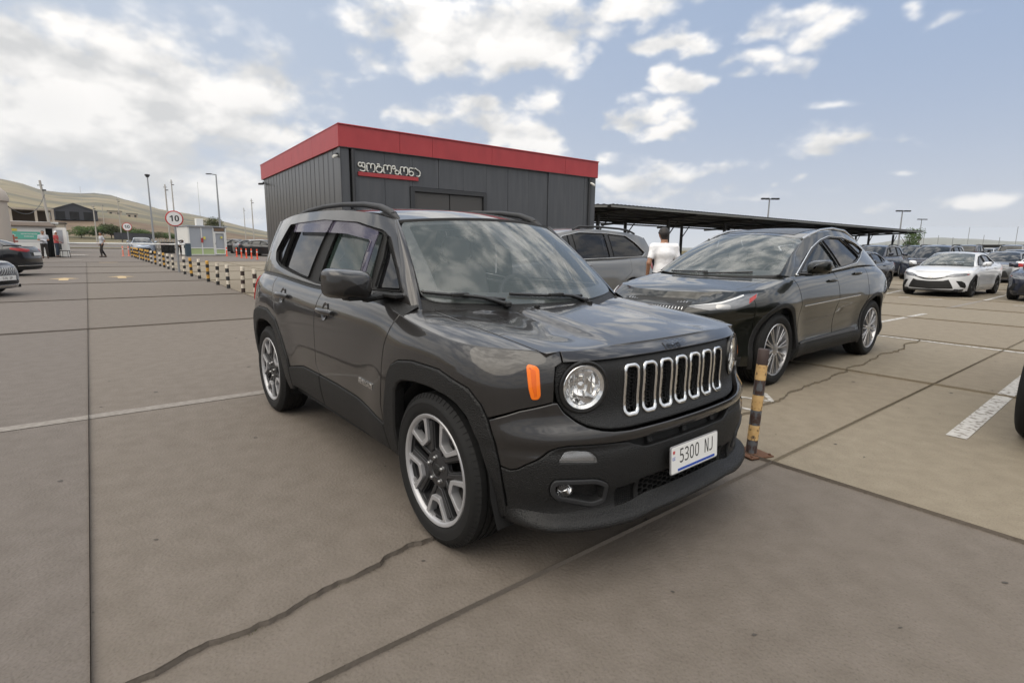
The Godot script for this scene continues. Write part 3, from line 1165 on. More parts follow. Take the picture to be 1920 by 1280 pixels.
	for sg in [1.0, -1.0]:
		var fo := MB.inset(fog, 0.001)
		var fi := MB.inset(fog, 0.020)
		ringp(root, "fog_lamp_bezel", fo if sg > 0 else flip(fo), mats.trim_grey, 0.010, 0.005, 0.035, Vector2(0.03, 0.02), [fi if sg > 0 else flip(fi)])
		# sloping recess
		var m2 := MB.new()
		var a := []
		var b := []
		var poly := fi if sg > 0 else flip(fi)
		var low := MB.inset(poly, 0.012)
		for i in poly.size() + 1:
			a.append(c.ring(poly[i % poly.size()], 0.004))
			b.append(c.ring(low[i % poly.size()], -0.028))
		m2.grid([PackedVector3Array(a), PackedVector3Array(b)])
		panel(m2, c.ring.bind(-0.028), low, Vector2(0.03, 0.03), 0.0, 0.0)
		part(root, "fog_lamp_recess", m2.mesh(), trim)
		var fr := frame_on(Vector2(0.655 * sg, 0.420), -0.02)
		var zt := Transform3D(fr.basis * Basis(Vector3.RIGHT, Vector3.BACK, Vector3.DOWN), fr.origin)
		var fl := Node3D.new()
		fl.name = "fog_lamp" if sg > 0 else "fog_lamp_001"
		root.add_child(fl, true)
		m2 = MB.new()
		m2.lathe([Vector2(0.034, -0.02), Vector2(0.034, 0.018), Vector2(0.030, 0.020), Vector2(0.028, 0.014)], zt, 28)
		part(fl, "bezel", m2.mesh(), mats.black_gloss)
		m2 = MB.new()
		m2.lathe([Vector2(0.029, 0.012), Vector2(0.024, -0.004), Vector2(0.012, -0.014), Vector2(0, -0.016)], zt, 28)
		part(fl, "reflector", m2.mesh(), mats.mirror)
		m2 = MB.new()
		m2.lathe([Vector2(0.0295, 0.015), Vector2(0.018, 0.020), Vector2(0, 0.022)], zt, 28)
		part(fl, "lens", m2.mesh(), mats.lens)
		var lamp := mk1 if sg > 0 else flip(mk1)
		ringp(root, "turn_lamp_reflector", MB.inset(lamp, 0.001), mats.mirror_soft, -0.016, 0.004, 0.01)
		ringp(root, "turn_lamp_lens", MB.inset(lamp, 0.001), mats.lens_smoke, 0.000, 0.003, 0.006)
	# lower mesh: slanted cells
	for rg in [duct, flip(duct), mid]:
		var m2 := MB.new()
		var lo2 := Vector2(1e9, 1e9)
		var hi2 := Vector2(-1e9, -1e9)
		for p in rg:
			lo2 = lo2.min(p)
			hi2 = hi2.max(p)
		var wide: bool = hi2.x - lo2.x > 0.3
		var hexr := 0.021 if wide else 0.007
		for i in range(0, int((hi2.x - lo2.x) / (hexr * 1.5)) + 2):
			for j in range(0, int((hi2.y - lo2.y) / (hexr * 1.1)) + 2):
				var hcn := lo2 + Vector2(i * hexr * 1.5, (j + 0.5 * (i % 2)) * hexr * 1.1)
				if not Geometry2D.is_point_in_polygon(hcn, rg):
					continue
				for q in 3:
					var a0 := hcn + polar(q * PI / 3.0, hexr) * Vector2(1, 0.635)
					var a1 := hcn + polar((q + 1) * PI / 3.0, hexr) * Vector2(1, 0.635)
					var dd := (a1 - a0).normalized()
					var pn := Vector2(-dd.y, dd.x) * (0.0026 if wide else 0.0012)
					m2.fquad(c.ring(a0 + pn, -0.012), c.ring(a1 + pn, -0.012), c.ring(a1 - pn, -0.012), c.ring(a0 - pn, -0.012), Vector3.RIGHT)
					m2.fquad(c.ring(a0 + pn, -0.012), c.ring(a1 + pn, -0.012), c.ring(a1 + pn, -0.035), c.ring(a0 + pn, -0.035), Vector3.UP)
		var mi := part(root, "lower_grille_mesh", m2.mesh(), mats.trim)
		mi.set_meta("kind", "stuff")
	# chin lip
	mb = MB.new()
	var rows := []
	for q in [[0.318, 0.002], [0.304, 0.014], [0.292, 0.030], [0.276, 0.040], [0.262, 0.040], [0.252, 0.030], [0.246, 0.010], [0.250, -0.08]]:
		var line := PackedVector3Array()
		for i in 61:
			var s := lerpf(-0.905, 0.905, i / 60.0)
			var fade := 1.0 - smoothstep(0.72, 0.90, absf(s))
			var raise := 0.018 * smoothstep(0.40, 0.26, absf(s)) + 0.012 * smoothstep(0.60, 0.85, absf(s))
			line.append(c.ring(Vector2(s, q[0] + raise), q[1] * fade + 0.004 * fade))
		rows.append(line)
	mb.grid(rows)
	part(root, "chin_lip", mb.mesh(), trim)
	# --- wheel arch and sill claddings
	for pair in [[F_OUT, F_IN, "front_arch_cladding"], [R_OUT, R_IN, "rear_arch_cladding"]]:
		var ring_poly: PackedVector2Array = pair[0].duplicate()
		var inner: PackedVector2Array = pair[1]
		for i in range(inner.size() - 1, -1, -1):
			ring_poly.append(inner[i])
		both_sides(root, pair[2], MB.inset(ring_poly, 0.001), trim, 0.012, 0.009, 0.05, Vector2(0.04, 0.03))
	var rocker := [pv([-0.462, 0.449, -0.601, 0.484, -0.80, 0.511, -1.10, 0.524, -1.378, 0.527, -1.378, 0.32, -0.44, 0.305]), pv([-1.386, 0.527, -1.70, 0.527, -1.985, 0.475, -1.99, 0.33, -1.386, 0.322])]
	for i in 2:
		both_sides(root, "front_door_cladding" if i == 0 else "rear_door_cladding", MB.inset(rocker[i], 0.001), trim, 0.010, 0.007, 0.03, Vector2(0.06, 0.03))
	# wheel housings, floor
	for wx in [0.0, -2.57]:
		for sg in [1.0, -1.0]:
			var m2 := MB.new()
			var a := []
			var b := []
			for i in 25:
				var t := PI * i / 24.0
				a.append(Vector3(wx + cos(t) * 0.41 * (1.0 if wx < -1 else 0.98), 0.36 + sin(t) * 0.405, 0.86 * sg))
				b.append(Vector3(wx + cos(t) * 0.41, 0.36 + sin(t) * 0.405, 0.50 * sg))
			a.push_front(Vector3(wx + 0.41, 0.22, 0.83 * sg)); b.push_front(Vector3(wx + 0.41, 0.22, 0.5 * sg))
			a.append(Vector3(wx - 0.41, 0.22, 0.83 * sg)); b.append(Vector3(wx - 0.41, 0.22, 0.5 * sg))
			m2.grid([PackedVector3Array(a), PackedVector3Array(b)])
			for i in a.size() - 1:
				m2.flat(b[i], b[i + 1], Vector3(wx, 0.3, 0.5 * sg), Vector3(0, 0, sg))
			part(root, "wheel_housing", m2.mesh(), mats.black)
	mb = MB.new()
	mb.box(Vector3(-1.29, 0.30, 0), Vector3(1.70, 0.10, 1.60))
	mb.box(Vector3(-1.3, 0.27, 0), Vector3(3.7, 0.06, 1.0))
	mb.box(Vector3(0.45, 0.31, 0), Vector3(0.25, 0.10, 1.1))
	part(root, "floor_pan", mb.mesh(), mats.black)
	# dark inner shell so that no joint shows daylight
	mb = MB.new()
	var shell := pv([0.0, 0.56])
	for left in [false, true]:
		for seg in [[-0.44, -2.0, 0.34, 1.04], [-0.30, 0.36, 0.76, 0.95], [-2.2, -2.95, 0.77, 1.04]]:
			panel(mb, c.ring.bind(-0.022), c.side_poly(pv([seg[0], seg[2], seg[1], seg[2], seg[1], seg[3], seg[0], seg[3]]), left), Vector2(0.15, 0.1), 0.0, 0.0)
	part(root, "inner_shell", mb.mesh(), mats.black)
	# --- tail
	var tail := pv([c.sx(-3.17) + 0.004, 0.78, c.L, 0.78, c.L, 1.2, c.sx(-3.17) + 0.004, 1.2])
	for sg in [1.0, -1.0]:
		var m2 := MB.new()
		for q in Geometry2D.intersect_polygons(tail if sg > 0 else flip(tail), c.region()):
			panel(m2, c.ring, q, Vector2(0.05, 0.04), 0.01, 0.003)
		part(root, "tailgate", m2.mesh(), body)
		m2 = MB.new()
		var rb := pv([c.sx(-3.05), 0.30, c.L, 0.30, c.L, 0.775, c.sx(-3.10), 0.755, c.sx(-3.065), 0.60])
		panel(m2, c.ring.bind(0.012), rb if sg > 0 else flip(rb), Vector2(0.05, 0.04), 0.03, 0.008)
		part(root, "rear_bumper", m2.mesh(), trim)
		var tl := rrect(Vector2(c.sx(-3.12), 0.98), 0.14, 0.22, 0.03)
		ringp(root, "tail_light", tl if sg > 0 else flip(tl), mats.red_lens, 0.012, 0.006, 0.02)
	# --- greenhouse: pillars, rails, glass
	var dlo := smooth_poly(pv([-0.475, 1.108, -1.37, 1.096, -1.60, 1.100, -2.10, 1.145, -2.42, 1.180, -2.58, 1.222, -2.67, 1.300, -2.50, 1.508, -1.70, 1.517, -1.20, 1.487, -0.885, 1.430]), 0.03)
	for sg in [1.0, -1.0]:
		var m2 := MB.new()
		# body-coloured side frame around the windows
		var sp := PackedVector2Array()
		for i in 25:
			var x := lerpf(-0.42, -3.02, i / 24.0)
			sp.append(Vector2(x, c.yb.sample_baked(x)))
		for i in 25:
			var x := lerpf(-2.98, -0.86, i / 24.0)
			sp.append(Vector2(x, c.yt.sample_baked(x)))
		panel(m2, c.glassy.bind(sg, 0.0), sp, Vector2(0.06, 0.04), 0.0, 0.0, [dlo], -sg)
		# windscreen pillar
		var r2 := []
		for i in 16:
			var v := i / 14.0 - 1.0 / 14.0
			var a := c.screen(Vector2(0.985 * sg, v))
			var yy := lerpf(c.yb.sample_baked(-0.42), c.yt.sample_baked(-0.86), v)
			var xx := lerpf(-0.42, -0.86, v)
			var b := c.glassy(Vector2(xx, yy), sg)
			var m := (a + b) * 0.5 + Vector3(0.022, 0.006, 0.020 * sg)
			var line := PackedVector3Array()
			for k in 9:
				var t := k / 8.0
				line.append(a * (1 - t) * (1 - t) + m * 2.0 * t * (1 - t) + b * t * t)
			r2.append(line)
		m2.grid(r2)
		# rear pillar
		r2 = []
		for i in 11:
			var v := i / 10.0
			var a := c.back(Vector2(0.93 * sg, v))
			var xx := lerpf(-3.02, -2.98, v)
			var b := c.glassy(Vector2(xx, lerpf(c.yb.sample_baked(-3.02), c.yt.sample_baked(-2.98), v)), sg)
			var m := (a + b) * 0.5 + Vector3(-0.06, 0.0, 0.05 * sg)
			var line := PackedVector3Array()
			for k in 9:
				var t := k / 8.0
				line.append(a * (1 - t) * (1 - t) + m * 2.0 * t * (1 - t) + b * t * t)
			r2.append(line)
		m2.grid(r2)
		part(root, "window_frame", m2.mesh(), body)
		# shelf from the shoulder to the window line
		m2 = MB.new()
		r2 = [PackedVector3Array(), PackedVector3Array()]
		for i in 41:
			var x := lerpf(-0.335, -3.05, i / 40.0)
			var s := c.sx(x)
			var e := c.ring(Vector2(s, c.ytop(s)))
			r2[0].append(Vector3(e.x, e.y - 0.001, e.z * sg))
			var gg := c.glassy(Vector2(x, c.yb.sample_baked(x) + 0.004), sg, -0.01)
			r2[1].append(gg)
		m2.grid(r2)
		part(root, "window_sill_moulding", m2.mesh(), trim)
	# roof with rounded gutters
	mb = MB.new()
	rows = []
	for j in 25:
		var w := j / 24.0
		var line := PackedVector3Array()
		for i in 33:
			line.append(c.roof(Vector2(-1.0 + 2.0 * i / 32.0, w)))
		rows.append(line)
	mb.grid(rows)
	part(root, "roof", mb.mesh(), body)
	mb = MB.new()
	rows = [PackedVector3Array(), PackedVector3Array(), PackedVector3Array()]
	for i in 33:
		var u := -1.0 + 2.0 * i / 32.0
		var a := c.screen(Vector2(u, 1.0))
		rows[0].append(a + Vector3(0.004, 0.002, 0))
		rows[1].append(a + Vector3(0.020, -0.006, 0))
		rows[2].append(c.screen(Vector2(u * 0.99, 0.955), -0.002))
	mb.grid(rows)
	part(root, "windscreen_seal", mb.mesh(), mats.black)
	# black trim between and round the side windows
	var panes := [
		[smooth_poly(pv([-0.505, 1.126, -0.735, 1.120, -0.770, 1.275, -0.835, 1.405]), 0.012), mats.glass_dark, "quarter_light"],
		[smooth_poly(pv([-0.790, 1.120, -1.525, 1.112, -1.430, 1.486, -1.20, 1.470, -0.885, 1.412]), 0.020), mats.glass_side, "front_door_glass"],
		[smooth_poly(pv([-1.735, 1.125, -2.06, 1.155, -2.345, 1.190, -2.27, 1.500, -1.70, 1.503, -1.590, 1.497]), 0.020), mats.glass_dark, "rear_door_glass"],
		[smooth_poly(pv([-2.405, 1.198, -2.55, 1.228, -2.635, 1.300, -2.490, 1.492, -2.335, 1.497]), 0.020), mats.glass_dark, "quarter_glass"]]
	var ph := []
	for p in panes:
		ph.append(p[0])
	glassy_part(root, "window_trim", MB.inset(dlo, 0.002), trim, -0.004, 0.003, 0.012, ph)
	for p in panes:
		glassy_part(root, p[2], MB.inset(p[0], -0.004), p[1], -0.012, 0.0, 0.0)
	# wind deflectors over the door windows
	for sg in [1.0, -1.0]:
		var vf := smooth_poly(pv([-0.855, 1.168, -0.925, 1.185, -0.945, 1.378, -1.24, 1.415, -1.545, 1.428, -1.530, 1.505, -1.20, 1.484, -0.905, 1.428]), 0.02)
		var vr := smooth_poly(pv([-1.565, 1.428, -2.26, 1.445, -2.30, 1.512, -1.70, 1.518, -1.548, 1.508]), 0.012)
		var bend := func(p: Vector2) -> Vector3:
			return c.glassy(p, sg, 0.014 + 0.10 * clampf(1.50 - p.y, 0.0, 0.09) * (0.6 if p.x > -0.93 else 1.0))
		for v in [vf, vr]:
			var m2 := MB.new()
			panel(m2, bend, v, Vector2(0.05, 0.015), 0.005, 0.004, [], -sg)
			part(root, "wind_deflector", m2.mesh(), mats.visor)
	# windscreen: dark printed border, then the glass
	var ws := smooth_poly(pv([-0.975, 0.02, 0.975, 0.02, 0.985, 0.985, -0.985, 0.985]), 0.12, 5)
	var clear := smooth_poly(pv([-0.86, 0.135, 0.86, 0.135, 0.915, 0.925, 0.20, 0.925, 0.135, 0.59, -0.075, 0.59, -0.115, 0.925, -0.915, 0.925]), 0.05, 5)
	mb = MB.new()
	panel(mb, c.screen.bind(-0.007), ws, Vector2(0.06, 0.05), 0.0, 0.0, [clear])
	part(root, "windscreen_border", mb.mesh(), mats.frit)
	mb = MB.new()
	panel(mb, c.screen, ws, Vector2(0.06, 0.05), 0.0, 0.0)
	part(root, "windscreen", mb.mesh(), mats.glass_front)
	mb = MB.new()
	panel(mb, c.back, smooth_poly(pv([-0.9, 0.05, 0.9, 0.05, 0.88, 0.93, -0.88, 0.93]), 0.06), Vector2(0.1, 0.1), 0.01, 0.003)
	part(root, "rear_window", mb.mesh(), mats.glass_dark)
	# cowl under the wipers
	mb = MB.new()
	rows = []
	for q in [[0.05, -0.012], [-0.03, -0.004], [-0.085, -0.03]]:
		var line := PackedVector3Array()
		for i in 33:
			var u := -1.0 + 2.0 * i / 32.0
			var e := c.screen(Vector2(u * 0.99, 0.0))
			if q[0] > 0:
				e = c.screen(Vector2(u * 0.99, q[0]), q[1])
			else:
				e.x -= q[0]
				e.y = c.H(e.x, minf(absf(e.z), 0.70)) + q[1] - 0.004
			line.append(e)
		rows.append(line)
	mb.grid(rows)
	part(root, "cowl", mb.mesh(), trim)
	# wipers
	for w in [[0.30, 0.555, 0.79, 0.33], [-0.39, 0.004, 0.29, -0.22]]:
		var wn := Node3D.new()
		wn.name = "wiper"
		root.add_child(wn, true)
		var uk := func(z: float) -> float: return z / 0.735
		var m2 := MB.new()
		var pts := []
		for i in 12:
			var t := i / 11.0
			var z := lerpf(w[2], w[3], t)
			pts.append(c.screen(Vector2(clampf(uk.call(z), -0.97, 0.97), 0.095 - 0.05 * t), 0.014))
		m2.tube(pts, 0.0085, 8)
		part(wn, "blade", m2.mesh(), mats.black_gloss)
		m2 = MB.new()
		var piv := c.screen(Vector2(uk.call(w[3]), 0.0), 0.012)
		var mid2 := c.screen(Vector2(uk.call(w[1]), 0.060), 0.026)
		m2.tube([piv, piv.lerp(mid2, 0.5) + Vector3(0.004, 0.01, 0), mid2], [0.014, 0.010, 0.008], 8)
		m2.box(mid2, Vector3(0.03, 0.022, 0.10), 0.006)
		m2.box(piv, Vector3(0.04, 0.03, 0.04), 0.008)
		part(wn, "arm", m2.mesh(), mats.black_gloss)
	# roof rails
	for sg in [1.0, -1.0]:
		var m2 := MB.new()
		var prof := [[-0.885, 1.490, 0.009], [-0.93, 1.510, 0.019], [-1.00, 1.541, 0.023], [-1.12, 1.575, 0.021], [-1.35, 1.604, 0.018], [-1.7, 1.624, 0.016], [-2.05, 1.628, 0.016], [-2.40, 1.614, 0.017], [-2.58, 1.594, 0.016], [-2.70, 1.566, 0.008]]
		var line := []
		var rad := []
		for i in prof.size():
			line.append(Vector3(prof[i][0], prof[i][1] + 0.004, sg * 0.555))
			rad.append(prof[i][2])
		var cu := Curve3D.new()
		for p in line:
			cu.add_point(p)
		m2.tube(line, rad, 12, true, 1.0)
		for x in [-0.99, -1.08, -2.03, -2.10, -2.52, -2.60]:
			var yy := c.roof(Vector2(0.90, clampf((-x - 0.86) / 2.2, 0, 1))).y
			var tp := 1.548 if x > -1.5 else 1.60
			m2.box(Vector3(x, (yy + tp) * 0.5 - 0.01, sg * 0.555), Vector3(0.10, maxf(tp - yy + 0.02, 0.02), 0.034), 0.008)
		part(root, "roof_rail", m2.mesh(), mats.trim_grey)
	# door mirrors: the far one is folded flat against its window
	var mir := Node3D.new()
	mir.name = "door_mirror"
	root.add_child(mir, true)
	mir.position = Vector3(-0.565, 1.158, 1.005)
	mir.rotation.y = 0.12
	mb = MB.new()
	rows = []
	for i in 15:
		var t := i / 14.0
		var xx := lerpf(-0.055, 0.075, t)
		var k := sqrt(maxf(0.0, 1.0 - pow(t, 3.2)))
		var line := PackedVector3Array()
		for j in 33:
			var a := TAU * j / 32.0
			var ca := signf(cos(a)) * pow(absf(cos(a)), 0.45)
			var sa := signf(sin(a)) * pow(absf(sin(a)), 0.45)
			line.append(Vector3(xx, sa * 0.074 * (0.25 + 0.75 * k if t < 1.0 else 0.25) + 0.008 * ca, ca * 0.118 * (0.3 + 0.7 * k)))
		rows.append(line)
	var capr := PackedVector3Array()
	for j in 33:
		capr.append(Vector3(0.078, 0, 0))
	rows.append(capr)
	mb.grid(rows)
	part(mir, "mirror_housing", mb.mesh(), body)
	mb = MB.new()
	rows = []
	for q in [[-0.055, 1.0], [-0.062, 0.99], [-0.064, 0.93], [-0.058, 0.88], [-0.056, 0.0]]:
		var line := PackedVector3Array()
		for j in 33:
			var a := TAU * j / 32.0
			var ca := signf(cos(a)) * pow(absf(cos(a)), 0.45)
			var sa := signf(sin(a)) * pow(absf(sin(a)), 0.45)
			line.append(Vector3(q[0], (sa * 0.074 + 0.008 * ca) * q[1], ca * 0.118 * q[1]))
		rows.append(line)
	mb.grid(rows)
	mb.box(Vector3(-0.005, -0.070, -0.055), Vector3(0.085, 0.022, 0.16), 0.009)
	part(mir, "mirror_rim", mb.mesh(), trim)
	mb = MB.new()
	mb.box(Vector3(0.0, -0.079, -0.150), Vector3(0.06, 0.030, 0.17), 0.010, Transform3D(Basis(Vector3.RIGHT, 0.12), Vector3(0, -0.01, 0)))
	mb.box(Vector3(0.035, -0.062, -0.196), Vector3(0.22, 0.022, 0.05), 0.006)
	part(mir, "mirror_arm", mb.mesh(), trim)
	# door handles
	for sg in [1.0, -1.0]:
		for h in [[-1.245, 0.948, "front_door_handle"], [-2.10, 0.985, "rear_door_handle"]]:
			var s: float = c.sx(h[0]) * sg
			var fr := frame_on(Vector2(s, h[1]), 0.0)
			var hn2 := Node3D.new()
			hn2.name = h[2] if sg > 0 else h[2] + "_001"
			root.add_child(hn2, true)
			var m2 := MB.new()
			var pts := []
			for i in 9:
				var t := i / 8.0
				pts.append(fr * Vector3(lerpf(-0.125, 0.125, t) * sg, 0, 0.014 + 0.024 * sin(PI * clampf(t * 1.2 - 0.05, 0, 1))))
			m2.tube(pts, [0.011, 0.015, 0.017, 0.017, 0.017, 0.017, 0.018, 0.019, 0.012], 10)
			part(hn2, "grip", m2.mesh(), body)
			m2 = MB.new()
			var bowl := []
			for q in [[0.056, 0.0015], [0.046, -0.001], [0.028, -0.009], [0.0, -0.013]]:
				var line := PackedVector3Array()
				for j in 25:
					var a := TAU * j / 24.0
					line.append(fr * Vector3((-0.02 if sg > 0 else 0.02) + cos(a) * q[0] * 0.85, sin(a) * q[0], q[1] + 0.002))
				bowl.append(line)
			m2.grid(bowl)
			part(hn2, "finger_bowl", m2.mesh(), mats.hero_paint_in)
	# name badge low on the front door
	for sg in [1.0, -1.0]:
		var fr := frame_on(Vector2(c.sx(-0.655) * sg, 0.622), 0.004)
		var tb := TextMesh.new()
		tb.text = "RENEGADE"
		tb.font = mats_font("Droid Sans", 700)
		tb.font_size = 32
		tb.pixel_size = 0.00125
		tb.depth = 0.004
		var bo := part(root, "name_badge", tb, mats.chrome)
		bo.transform = fr
	# number plate
	var pf := face(c.ring(Vector2(0.0, 0.462), 0.0) + Vector3(0.030, 0, 0), Vector3(1, 0.06, 0))
	var np := Node3D.new()
	np.name = "number_plate"
	root.add_child(np, true)
	np.transform = pf
	mb = MB.new()
	mb.extrude(rrect(Vector2.ZERO, 0.358, 0.116, 0.008), 0.004, Transform3D(), [], 0.001, true)
	part(np, "plate", mb.mesh(), mats.plate)
	mb = MB.new()
	mb.extrude(rrect(Vector2.ZERO, 0.366, 0.124, 0.009), 0.006, Transform3D(Basis(), Vector3(0, 0, -0.003)), [rrect(Vector2.ZERO, 0.354, 0.112, 0.007)], 0.001, true)
	mb.box(Vector3(0, 0, -0.012), Vector3(0.20, 0.06, 0.018))
	part(np, "plate_frame", mb.mesh(), mats.plate_edge)
	mb = MB.new()
	mb.box(Vector3(0.012, -0.047, 0.0045), Vector3(0.29, 0.011, 0.001))
	part(np, "blue_band", mb.mesh(), mats.blue)
	mb = MB.new()
	for q in [[0.0, 0.0, 0.016, 0.0035], [0.0, 0.0, 0.0035, 0.014]]:
		mb.box(Vector3(-0.163 + q[0], 0.036 + q[1], 0.0045), Vector3(q[2], q[3], 0.001))
	for q in [[-1, -1], [1, -1], [-1, 1], [1, 1]]:
		mb.box(Vector3(-0.163 + q[0] * 0.0052, 0.036 + q[1] * 0.0048, 0.0045), Vector3(0.003, 0.003, 0.001))
	part(np, "flag_mark", mb.mesh(), mats.red_print)
	for q in [["5300 NJ", 0.0026, Vector3(0.012, 0.010, 0.0042), Vector3(0.78, 1.0, 1), mats.black_print, "plate_number"], ["GE", 0.0006, Vector3(-0.163, 0.008, 0.0042), Vector3(1, 1, 1), mats.blue, "country_letters"]]:
		var tn := TextMesh.new()
		tn.text = q[0]
		tn.font = mats_font("Droid Sans Mono" if q[5] == "plate_number" else "Droid Sans", 400)
		tn.font_size = 32
		tn.pixel_size = q[1]
		tn.depth = 0.0008
		var to := part(np, q[5], tn, q[4])
		to.transform = Transform3D(Basis.from_scale(q[3]), q[2])
	# --- wheels
	var made := {}
	for wx in [0.0, -2.57]:
		for sg in [1.0, -1.0]:
			var w: Node3D
			if made.is_empty():
				w = hero_wheel(root, 0.352, 0.252, 0.218, 0.98)
				made.w = w
			else:
				w = made.w.duplicate()
				w.name = "wheel"
				root.add_child(w, true)
			w.position = Vector3(wx, 0.350, 0.777 * sg)
			w.rotation = Vector3(0, 0 if sg > 0 else PI, [0.0, 0.5, 0.9, 0.2][int(wx < -1) * 2 + int(sg < 0)])
	# --- inside
	mb = MB.new()
	rows = []
	for q in [[-0.30, 1.02], [-0.45, 1.055], [-0.60, 1.06], [-0.72, 1.03], [-0.76, 0.92], [-0.74, 0.70]]:
		var line := PackedVector3Array()
		for i in 17:
			var z := lerpf(-0.72, 0.72, i / 16.0)
			var bump := 0.03 * exp(-pow((z + 0.36) / 0.16, 2.0)) if q[0] < -0.5 else 0.0
			line.append(Vector3(q[0] - 0.10 * absf(z / 0.72), q[1] + bump, z))
		rows.append(line)
	mb.grid(rows)
	part(root, "dashboard", mb.mesh(), mats.cabin)
	mb = MB.new()
	var st := Transform3D(Basis(Vector3.BACK, 0.42), Vector3(-0.86, 0.985, -0.36))
	var wheel_pts := []
	for i in 29:
		var a := TAU * i / 28.0
		wheel_pts.append(st * Vector3(0, cos(a) * 0.185, sin(a) * 0.185))
	mb.tube(wheel_pts, 0.016, 8, false)
	mb.box(Vector3.ZERO, Vector3(0.05, 0.12, 0.15), 0.03, st)
	mb.box(Vector3(0, 0, 0), Vector3(0.02, 0.035, 0.35), 0.008, st)
	part(root, "steering_wheel", mb.mesh(), mats.cabin)
	for sx in [[-1.42, -0.36], [-1.42, 0.36], [-2.28, -0.36], [-2.28, 0.36]]:
		var seat := MB.new()
		seat.box(Vector3(sx[0] + 0.18, 0.62, sx[1]), Vector3(0.52, 0.20, 0.50), 0.06)
		seat.box(Vector3(0, 0.30, 0), Vector3(0.16, 0.64, 0.48), 0.06, Transform3D(Basis(Vector3.BACK, 0.28), Vector3(sx[0] - 0.06, 0.62, sx[1])))
		seat.box(Vector3(0, 0, 0), Vector3(0.10, 0.20, 0.26), 0.045, Transform3D(Basis(Vector3.BACK, 0.18), Vector3(sx[0] - 0.26, 1.33, sx[1])))
		seat.box(Vector3(sx[0] - 0.24, 1.20, sx[1]), Vector3(0.02, 0.10, 0.16))
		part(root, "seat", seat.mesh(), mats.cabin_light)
	mb = MB.new()
	mb.box(Vector3(-0.75, 1.395, 0.0), Vector3(0.03, 0.07, 0.24), 0.012)
	mb.box(Vector3(-0.70, 1.43, 0.03), Vector3(0.10, 0.05, 0.09), 0.012)
	part(root, "inner_mirror", mb.mesh(), mats.cabin)
	mb = MB.new()
	rows = []
	for j in 12:
		var line := PackedVector3Array()
		for i in 13:
			line.append(c.roof(Vector2((-1.0 + 2.0 * i / 12.0) * 0.97, 0.02 + 0.96 * j / 11.0), -0.025))
		rows.append(line)
	mb.grid(rows)
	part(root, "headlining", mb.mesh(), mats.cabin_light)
	mb = MB.new()
	mb.box(Vector3(-1.7, 0.45, 0), Vector3(2.4, 0.06, 1.5))
	mb.box(Vector3(-1.7, 0.75, 0.76), Vector3(2.5, 0.62, 0.03))
	mb.box(Vector3(-1.7, 0.75, -0.76), Vector3(2.5, 0.62, 0.03))
	mb.box(Vector3(-2.95, 0.75, 0), Vector3(0.03, 0.7, 1.4))
	part(root, "cabin_lining", mb.mesh(), mats.cabin)
	return root


func mats_font(family: String, weight: int) -> SystemFont:
	var f := SystemFont.new()
	f.font_names = PackedStringArray([family])
	f.font_weight = weight
	return f

